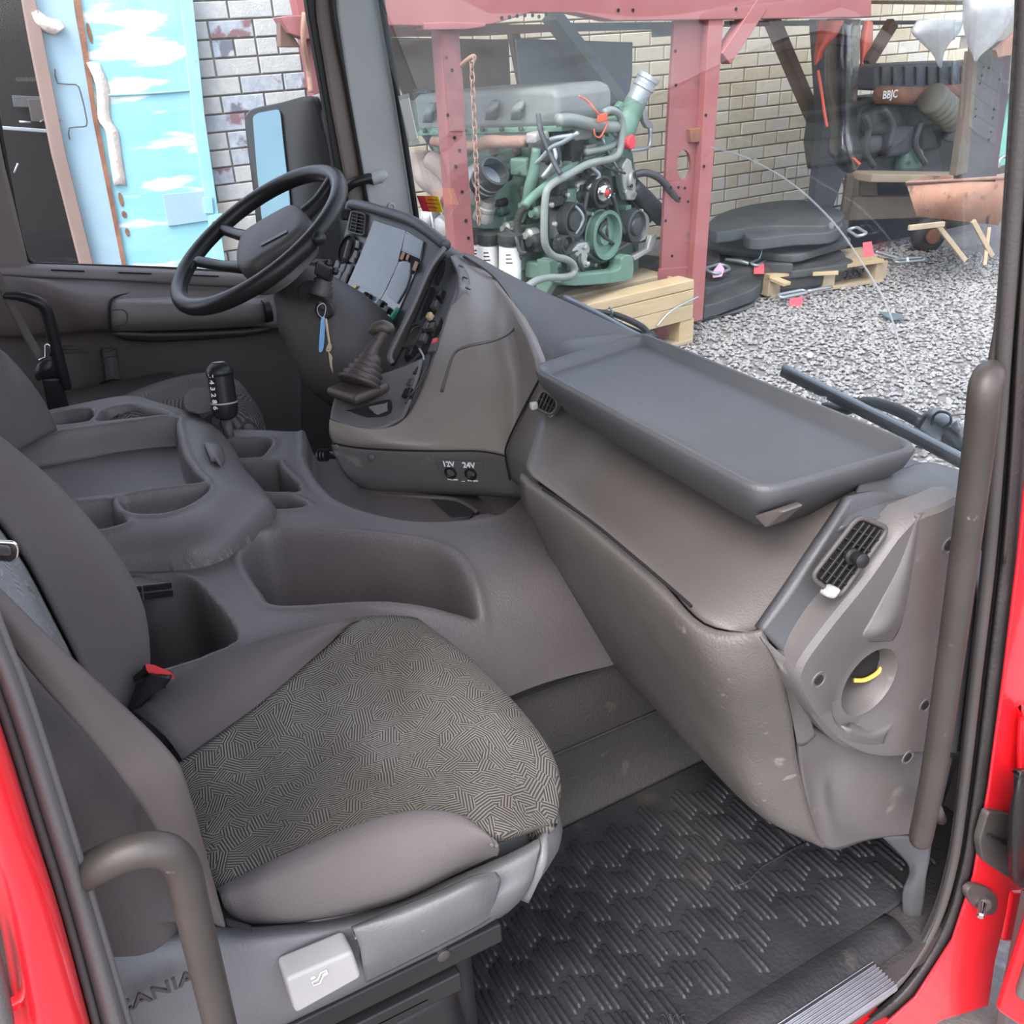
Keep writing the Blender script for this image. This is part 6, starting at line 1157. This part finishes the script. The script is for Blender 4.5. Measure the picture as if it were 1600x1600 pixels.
tube('bracket_rod', [ef(1016, 200, .1), ef(1015, 225, .1), ef(1008, 232, .1), ef(985, 235, .1)], .01, 'galv', eng, 8)
lathe('red_cap', ef(981, 222, .13), EN, [(.035, -.03), (.035, .02), (.03, .026), (0, .026)], 'red_tag', eng, 12)
obox('red_tag', ef(941, 184, .22), V((-EN.y, EN.x, 0))*.07, EN*.01, V((0, 0, .035)), 'red_strap', eng, .004); tube('red_strap', [ef(905, 150, .2), ef(918, 158, .2), ef(930, 172, .22), ef(936, 180, .22)], .005, 'red_strap', eng, 6); tube('red_loop', [ef(928, 202, .22), ef(930, 212, .22), ef(938, 214, .22), ef(946, 200, .22), ef(950, 190, .22)], .004, 'red_strap', eng, 6)
tube('lower_hose', [ef(992, 273, .1), ef(1010, 270, .14), ef(1032, 280, .18), ef(1052, 305, .2), ef(1068, 328, .2), ef(1076, 340, .2)], .019, 'rubber_hose', eng, 10)
lathe('hose_end', ef(1070, 331, .2), ef(1077, 341, .2)-ef(1068, 328, .2), [(.021, 0), (.021, .03), (.012, .035), (.012, .05)], 'galv', eng, 14)
tube('spare_pipe', [ef(985, 290, .06), ef(1008, 312, .06), ef(1035, 340, .06)], .05, 'rubber_hose', eng, 12); plate('spare_bracket', [ef(a, b, .05) for a, b in [(978, 300), (990, 285), (1020, 345), (1012, 352)]], EN*-.02, 'engine_dark', eng, .003)
plate('strap_plate', [ef(a, b, .12) for a, b in [(988, 400), (1012, 388), (1018, 368), (1027, 365), (1026, 376), (1018, 392), (992, 408)]], EN*-.03, 'cast_alu', eng, .006)
plate('engine_foot', cr([ef(a, b, .2) for a, b in [(878, 441), (900, 430), (955, 424), (970, 418), (972, 402), (984, 398), (990, 404), (990, 428), (978, 440), (900, 447)]], 3, True), EN*-.08, 'engine_green_light', eng, .008)
epl('sump', ef, [(855, 440), (1000, 425), (1040, 400), (1045, 420), (1000, 440), (900, 455), (850, 470)], -.05, .5, 'engine_dark', .02)
plate('side_bracket', [es(a, b, .12) for a, b in [(838, 405), (858, 408), (862, 445), (848, 468), (830, 470), (842, 430)]], ES*-.06, 'engine_green', eng, .006)
# ------------------------------------------------------------------ wooden crate under it
ctr = thing('wooden_crate', 'pale wooden crate carrying the green engine', 'crate', PZ(1000, 560, GZ))
k0, k1, k2 = PZ(920, 474, 0), PZ(1083, 436, 0), PZ(885, 459, 0); fx = (k1-k0); fy = (k2-k0); 
n_f = V((fx.y, -fx.x, 0)).normalized(); n_f = n_f if n_f.dot(CAM-k0) > 0 else -n_f
fyb = -n_f*.45
def cb_(t, d, z): return k0+fx*t+fyb*d/.45+V((0, 0, z))
beam('top_board', cb_(-.02, .05, -.025), cb_(1.0, .05, -.025), .12, .05, 'wood', ctr, bev=.006)
beam('top_board', cb_(.0, .3, -.03), cb_(1.0, .3, -.03), .2, .04, 'wood_grey', ctr, bev=.004)
for j, (z, h) in enumerate(((-.09, .075), (-.17, .08))): beam('side_board', cb_(0, 0, z), cb_(1, 0, z), .022, h, 'wood', ctr, bev=.003)
for t in (.03, .5, .95): obox('leg_block', cb_(t, .04, -.28), fx.normalized()*.1, n_f*.09, V((0, 0, .14)), 'wood', ctr, .004)
beam('base_board', cb_(0, .04, -.335), cb_(1, .04, -.335), .1, .022, 'wood_grey', ctr)
beam('end_board', cb_(0, 0, -.10), cb_(0, .4, -.10), .022, .16, 'wood_grey', ctr); beam('end_board', cb_(1, 0, -.12), cb_(1, .4, -.12), .022, .2, 'wood', ctr)
tube('binding_wire', [cb_(.62, -.02, -.2), cb_(.75, -.03, -.13), cb_(1.02, -.03, -.09)], .005, 'galv', ctr, 6)
box('timber_stub', PZ(862, 470, -.06), (.25, .12, .08), 'wood_grey', ctr, .004, .6)
# ------------------------------------------------------------------ heap of rubber slabs on pallets
def zpl(name, pl, z, th, m, p=None, bev=.006, sm=3): q = [PZ(a, b, z) for a, b in pl]; q = cr(q, sm, True) if sm else q; return plate(name, q, (0, 0, -th), m, p, bev)
SG = 'rubber slabs heaped by the brick wall'
def slab(pl, z, th, lab, sm=3): o = zpl('rubber_slab', pl, z, th, 'slab_rubber', None, .01, sm); tag(o, lab, 'rubber slab', SG); return o
slab([(1105, 352), (1125, 333), (1180, 318), (1250, 312), (1310, 326), (1318, 338), (1290, 352), (1200, 352), (1120, 362)], .06, .07, 'large round dark rubber slab on top of the heap at the wall')
slab([(1165, 356), (1200, 344), (1270, 336), (1316, 345), (1300, 362), (1240, 366), (1190, 372), (1166, 370)], .03, .07, 'smaller grey rubber slab lying over the large round one')
slab([(1104, 372), (1160, 368), (1225, 380), (1300, 368), (1330, 372), (1280, 388), (1240, 398), (1180, 392), (1106, 382)], -.09, .05, 'long flat rubber sheet sagging below the round slabs')
slab([(1150, 388), (1210, 400), (1240, 412), (1170, 408), (1145, 398)], -.14, .06, 'short dark rubber piece wedged under the long sheet', 2)
slab([(1245, 405), (1290, 395), (1330, 404), (1320, 412), (1230, 424), (1215, 418)], -.19, .05, 'wrinkled rubber flap lying on the pallet boards')
slab([(1104, 412), (1150, 415), (1165, 430), (1105, 450), (1100, 440)], -.2, .05, 'small square rubber slab beside the red post')
slab([(1098, 432), (1180, 422), (1188, 445), (1150, 462), (1100, 478), (1096, 465)], -.24, .08, 'thick rubber block on the gravel beside the red post', 2)
slab([(1100, 480), (1150, 470), (1180, 474), (1150, 486), (1100, 496)], -.33, .02, 'thin grey rubber scrap flat on the gravel', 2)
slab([(1100, 382), (1120, 385), (1125, 405), (1100, 410)], -.12, .06, 'dark rubber offcut between the post and the long sheet', 2)
mat('heap_dark', (.05, .05, .05), .9)
hp = zpl('rubble_heap', [(1108, 395), (1200, 385), (1300, 385), (1320, 398), (1260, 412), (1180, 418), (1105, 425)], -.16, .17, 'heap_dark', None, .03); tag(hp, 'dark packed rubble beneath the rubber slabs', 'rubble')
pal = thing('wooden_pallet', 'weathered wooden pallet under the rubber heap', 'pallet', PZ(1280, 470, GZ))
A0, B0, A1, B1 = PZ(1195, 430, -.21), PZ(1372, 405, -.21), PZ(1240, 400, -.21), PZ(1345, 385, -.21)
for j, t in enumerate((0, .35, .7)):
    a, b = A0.lerp(A1, t), B0.lerp(B1, t); beam('deck_board', a, b, .11, .022, 'wood_grey' if j else 'wood', pal, bev=.002)
for t in (.02, .5, .97): c_ = A0.lerp(B0, t); obox('pallet_block', c_+V((-.01, .03, -.068)), (.1, 0, 0), (0, .1, 0), (0, 0, .11), 'wood_grey', pal, .003)
beam('bottom_board', A0+V((0, .03, -.13)), B0+V((0, .03, -.13)), .1, .02, 'wood_grey', pal, bev=.002); beam('cross_board', A0+V((0, .03, -.02)), A1+V((-.3, .5, -.02)), .1, .02, 'wood_dark', pal, bev=.002)
beam('broken_board', PZ(1195, 430, -.22), PZ(1230, 444, -.24), .06, .02, 'wood', pal, bev=.002); beam('loose_stick', PZ(1270, 428, -.21), PZ(1310, 426, -.2), .03, .02, 'wood', pal, bev=.002)
# tow hooks with red tags
def hook(c, d, L, w, z, lab, tagpl, m='red_tag'):
    """elongated steel loop lying at pixel c along pixel direction d"""
    t = thing('steel_loop', lab, 'lifting loop', PZ(*c, z), 'tagged steel loops on the rubber heap'); a = PZ(*c, z); u = (PZ(c[0]+d[0], c[1]+d[1], z)-a); u.z = 0
    u.normalize(); v = V((-u.y, u.x, .25)).normalized(); pts = []
    for k_ in range(20):
        an = 2*math.pi*k_/20; pts.append(a+u*(math.cos(an)*w+(L if math.cos(an) > 0 else -L))+v*math.sin(an)*w)
    tube('loop_bar', pts, .0095, 'galv', t, 8, 0, True)
    q = [PD(x, y, (a-CAM).dot(FW)-.05) for x, y in tagpl]; plate('tag', q, FW*.004, m, t, .001); return t
h1 = hook((1339, 362), (3, 2), .07, .03, .02, 'steel loop standing on the rubber heap with a red tag', [(1348, 379), (1362, 377), (1366, 400), (1350, 402)])
h2 = hook((1122, 420), (3, -1), .04, .045, -.14, 'steel loop holding a pink and red tag by the post', [(1113, 425), (1125, 410), (1132, 420), (1128, 432), (1114, 434)], 'pink_tag')
h3 = hook((1186, 409), (4, -2), .06, .022, -.14, 'steel loop above the red tag at the pallet end', [(1178, 414), (1194, 412), (1194, 428), (1178, 428)])
h4 = hook((1238, 459), (5, -1), .08, .02, -.30, 'steel loop lying on the gravel before the pallet', [(1234, 467), (1254, 463), (1253, 484), (1232, 485)])
h5 = hook((1420, 406), (5, -.4), .08, .022, -.32, 'steel loop lying on open gravel right of the pallet', [(1416, 402), (1420, 402), (1421, 409), (1417, 409)], 'paper')
tube('loop_shank', [PZ(1368, 393, -.25), PZ(1395, 401, -.3), PZ(1412, 405, -.32)], .01, 'galv', h5, 8); tube('loop_shank', [PZ(1134, 406, -.14), PZ(1155, 408, -.13), PZ(1170, 412, -.14)], .012, 'galv', h2, 8); tube('loop_shank', [PZ(1262, 455, -.3), PZ(1300, 448, -.31)], .01, 'galv', h4, 8)
tube('tie_wire', [PD(1190, 382, 5.6), PD(1190, 395, 5.6), PD(1186, 404, 5.6)], .003, 'turquoise', h3, 5)
fl_ = thing('floor_litter', 'flat grey scrap of plastic on the gravel', 'scrap', PZ(1398, 492, GZ)); zpl('scrap_sheet', [(1375, 487), (1395, 489), (1412, 494), (1395, 498), (1385, 494)], GZ+.03, .01, 'sheet_blue', fl_, .002); zpl('paper_scrap', [(1261, 552), (1268, 550), (1270, 556), (1263, 557)], GZ+.03, .006, 'paper', fl_, .001)
# ------------------------------------------------------------------ second engine at the back, bench, wheelbarrow
e2 = thing('dark_engine', 'oily dark engine standing behind the bench at the far wall', 'engine', PX(1420, 300, -3.3)); X2 = -3.3
def e2p(name, pl, x, th, m, bev=.02): return plate(name, [PX(a, b, x) for a, b in pl], (-th, 0, 0), m, e2, bev)
e2p('block', [(1345, 170), (1370, 155), (1520, 150), (1545, 275), (1340, 275), (1335, 230)], X2, .5, 'engine_dark'); e2p('valve_cover', [(1366, 108), (1372, 102), (1520, 95), (1524, 138), (1366, 142)], X2, .35, 'rack_dark')
for k_ in range(8): e2p('cover_rib', [(1378+k_*18, 104), (1382+k_*18, 104), (1382+k_*18, 132), (1378+k_*18, 132)], X2+.02, .04, 'plastic_dark', .004)
tube('manifold', [PX(1374, 148, X2+.08), PX(1430, 150, X2+.08), PX(1480, 147, X2+.08), PX(1520, 142, X2+.08)], .06, 'rust', e2, 12)
text('chalk_mark', 'BBJC', PX(1391, 148, X2+.16), V((0, 1, 0)), V((0, 0, 1)), .07, 'paper', e2); text('chalk_mark', 'BBJC', PX(1458, 144, X2+.16), V((0, 1, .25)), V((0, 0, 1)), .06, 'paper', e2)
bp2, bq2 = PX(1455, 152, X2+.25), PX(1495, 188, X2+.25); pr_ = []
for k_ in range(6): pr_ += [(.095, .055*k_), (.105, .055*k_+.015), (.105, .055*k_+.035), (.095, .055*k_+.05)]
lathe('bellows_duct', bp2, bq2-bp2, pr_, 'duct_grey', e2, 24, False)
tube('duct_elbow', [PX(1480, 205, X2+.2), PX(1492, 210, X2+.22), PX(1508, 205, X2+.2), PX(1515, 185, X2+.2)], .06, 'engine_grey', e2, 12)
for (a, b, s_, m_) in [(1370, 190, .2, 'engine_dark'), (1400, 220, .25, 'rack_dark'), (1420, 250, .2, 'engine_green'), (1450, 215, .22, 'engine_dark'), (1360, 225, .15, 'rack_dark')]: obox('casting', PX(a, b, X2+.06), (.12, 0, 0), (0, s_, 0), (0, 0, s_*.8), m_, e2, .04)
for w in ([(1350, 180), (1358, 200), (1352, 235), (1365, 260)], [(1380, 170), (1395, 195), (1388, 230)], [(1440, 190), (1430, 225), (1445, 255)]): tube('engine_hose', [PX(a, b, X2+.16) for a, b in w], .022, 'rubber_hose', e2, 8)
te = thing('turquoise_machine', 'turquoise machine casing at the right edge behind the dark post', 'machine', PX(1580, 280, -2.6)); plate('casing', [PX(a, b, -2.6) for a, b in [(1572, 190), (1592, 140), (1610, 140), (1600, 250), (1560, 262), (1566, 215)]], (-.1, 0, 0), 'turquoise', te, .01); plate('upper_casing', [PX(a, b, -2.6) for a, b in [(1570, 84), (1612, 84), (1608, 130), (1572, 150)]], (-.1, 0, 0), 'engine_grey', te, .01)
tube('shackle', [PX(1560, 262, -2.5), PX(1562, 250, -2.5), PX(1570, 244, -2.5), PX(1579, 250, -2.5), PX(1580, 264, -2.5)], .012, 'galv', te, 8)
bn_ = thing('timber_bench', 'rough timber bench beneath the dark engine', 'bench', PX(1400, 400, -3.0)); XB = -3.0
beam('bench_top', PX(1335, 275, XB), PX(1520, 277, XB), .3, .05, 'wood_grey', bn_, bev=.006); beam('bench_rail', PX(1322, 325, XB), PX(1440, 322, XB), .1, .15, 'wood_dark', bn_, bev=.006)
for a, b in (((1328, 272), (1320, 330)), ((1338, 276), (1335, 312)), ((1440, 280), (1436, 335))): beam('bench_leg', PX(*a, XB), PX(*b, XB-.02), .05, .07, 'wood_dark', bn_)
plate('bench_crate', [PX(a, b, XB-.1) for a, b in [(1332, 282), (1370, 282), (1372, 306), (1336, 308)]], (-.1, 0, 0), 'wood_grey', bn_, .006); plate('bench_shade_sheet', [PX(a, b, XB-.25) for a, b in [(1340, 282), (1560, 282), (1545, 400), (1330, 400)]], (-.05, 0, 0), 'dark_room', bn_, 0)  # last piece: near-black sheet standing in for the shade beneath the bench
wb = thing('wheelbarrow', 'rusty red wheelbarrow with a muddy wheel on the gravel', 'wheelbarrow', PZ(1450, 390, GZ)); XW = -2.1
def wq(a, b, x): return PX(a, b, x)
T_ = [wq(1416, 287, XW), wq(1585, 276, XW), wq(1600, 280, XW-.5), wq(1450, 276, XW-.5)]; Bq = [wq(1432, 338, XW), wq(1560, 352, XW), wq(1565, 340, XW-.35), wq(1450, 330, XW-.35)]
rings('barrow_tray', [[q for q in Bq], [q for q in T_]], 'barrow', wb, True, False).modifiers.new('s', 'SOLIDIFY').thickness = .012
tube('tray_rim', T_, .012, 'rust_pink', wb, 8, 0, True)
wc = PZ(1450, 385, GZ+.02); wc = PX(1450, 366, wc.x); lathe('wheel', wc-V((.04, -.02, 0)), V((1, -.45, 0)), [(.05, 0), (.085, .005), (.12, .02), (.125, .045), (.12, .07), (.085, .085), (.05, .09)], 'rubber', wb, 26, False); lathe('wheel_hub', wc+V((.06, -.03, 0)), V((1, -.45, 0)), [(.05, 0), (.05, .02), (.02, .03)], 'rust', wb, 16)
for a, b in (((1463, 350), (1508, 407)), ((1545, 355), (1538, 415)), ((1520, 345), (1550, 400)), ((1420, 356), (1475, 350))): beam('barrow_leg', PX(*a, XW+.05), PX(*b, XW+.1), .022, .03, 'wood_grey', wb)
# hanging black wrap, red cloth, plastic bags
bw = loft('black_wrap', [[PX(1290, 30, -2.75), PX(1310, 30, -2.6), PX(1330, 30, -2.6), PX(1345, 30, -2.75)], [PX(1288, 120, -2.75), PX(1310, 110, -2.55), PX(1328, 110, -2.55), PX(1342, 115, -2.75)], [PX(1296, 200, -2.75), PX(1312, 195, -2.58), PX(1326, 195, -2.58), PX(1338, 195, -2.75)], [PX(1294, 236, -2.75), PX(1310, 240, -2.55), PX(1330, 240, -2.52), PX(1348, 236, -2.75)], [PX(1310, 262, -2.75), PX(1322, 270, -2.6), PX(1335, 268, -2.58), PX(1346, 255, -2.75)]], 'black_wrap', None, 5, 5, .02); tag(bw, 'shiny black plastic wrap hanging down the dark post', 'plastic wrap')
rc = thing('red_cloth', 'torn orange red cloth tied around the dark post', 'cloth', PX(1300, 60, -2.6))
loft('cloth_sheet', [[PX(1278, 32, -2.6), PX(1300, 32, -2.55), PX(1328, 32, -2.6)], [PX(1275, 60, -2.6), PX(1294, 58, -2.54), PX(1314, 50, -2.6)], [PX(1272, 85, -2.6), PX(1280, 82, -2.55), PX(1290, 75, -2.6)], [PX(1272, 102, -2.6), PX(1276, 100, -2.56), PX(1285, 90, -2.6)]], 'red_cloth', rc, 4, 4, .006)
loft('cloth_tail', [[PX(1350, 32, -2.5), PX(1358, 32, -2.46), PX(1364, 34, -2.5)], [PX(1344, 60, -2.5), PX(1354, 60, -2.45), PX(1364, 62, -2.5)], [PX(1344, 105, -2.5), PX(1350, 90, -2.46), PX(1362, 72, -2.5)]], 'red_cloth', rc, 4, 4, .006); tube('cord', [PX(1278, 110, -2.55), PX(1283, 140, -2.55), PX(1288, 175, -2.55), PX(1292, 198, -2.55)], .009, 'red_cloth', rc, 6)
plate('red_patch', [PX(a, b, -2.5) for a, b in [(1330, 247), (1334, 246), (1344, 255), (1340, 258)]], (.01, 0, 0), 'red_cloth', rc, .001)
def bag(lab, rows, grp='clear plastic bags hanging from the rack beam'):
    o = loft('plastic_bag', rows, 'bag', None, 5, 5, .004, closed=True); tag(o, lab, 'plastic bag', grp); return o
def bring(c, w, x, d, k_=6): return [PX(c[0]+w*math.cos(t), c[1]+2*math.sin(3*t), x+d*math.sin(t)) for t in np.linspace(0, 2*math.pi, 9)[:-1]]
bag('bulging clear plastic bag hanging at the top right corner', [bring((1545, -20), 40, -1.95, .12), bring((1545, 10), 41, -1.95, .16), bring((1542, 35), 38, -1.95, .14), bring((1534, 65), 24, -1.95, .08), bring((1526, 85), 8, -1.95, .03), bring((1524, 94), 3, -1.95, .01)])
bag('flat crumpled clear bag hanging left of the bulging one', [bring((1470, 30), 36, -2.3, .06), bring((1462, 50), 38, -2.3, .07), bring((1462, 68), 22, -2.3, .05), bring((1466, 85), 9, -2.3, .03), bring((1469, 104), 3, -2.3, .01)])
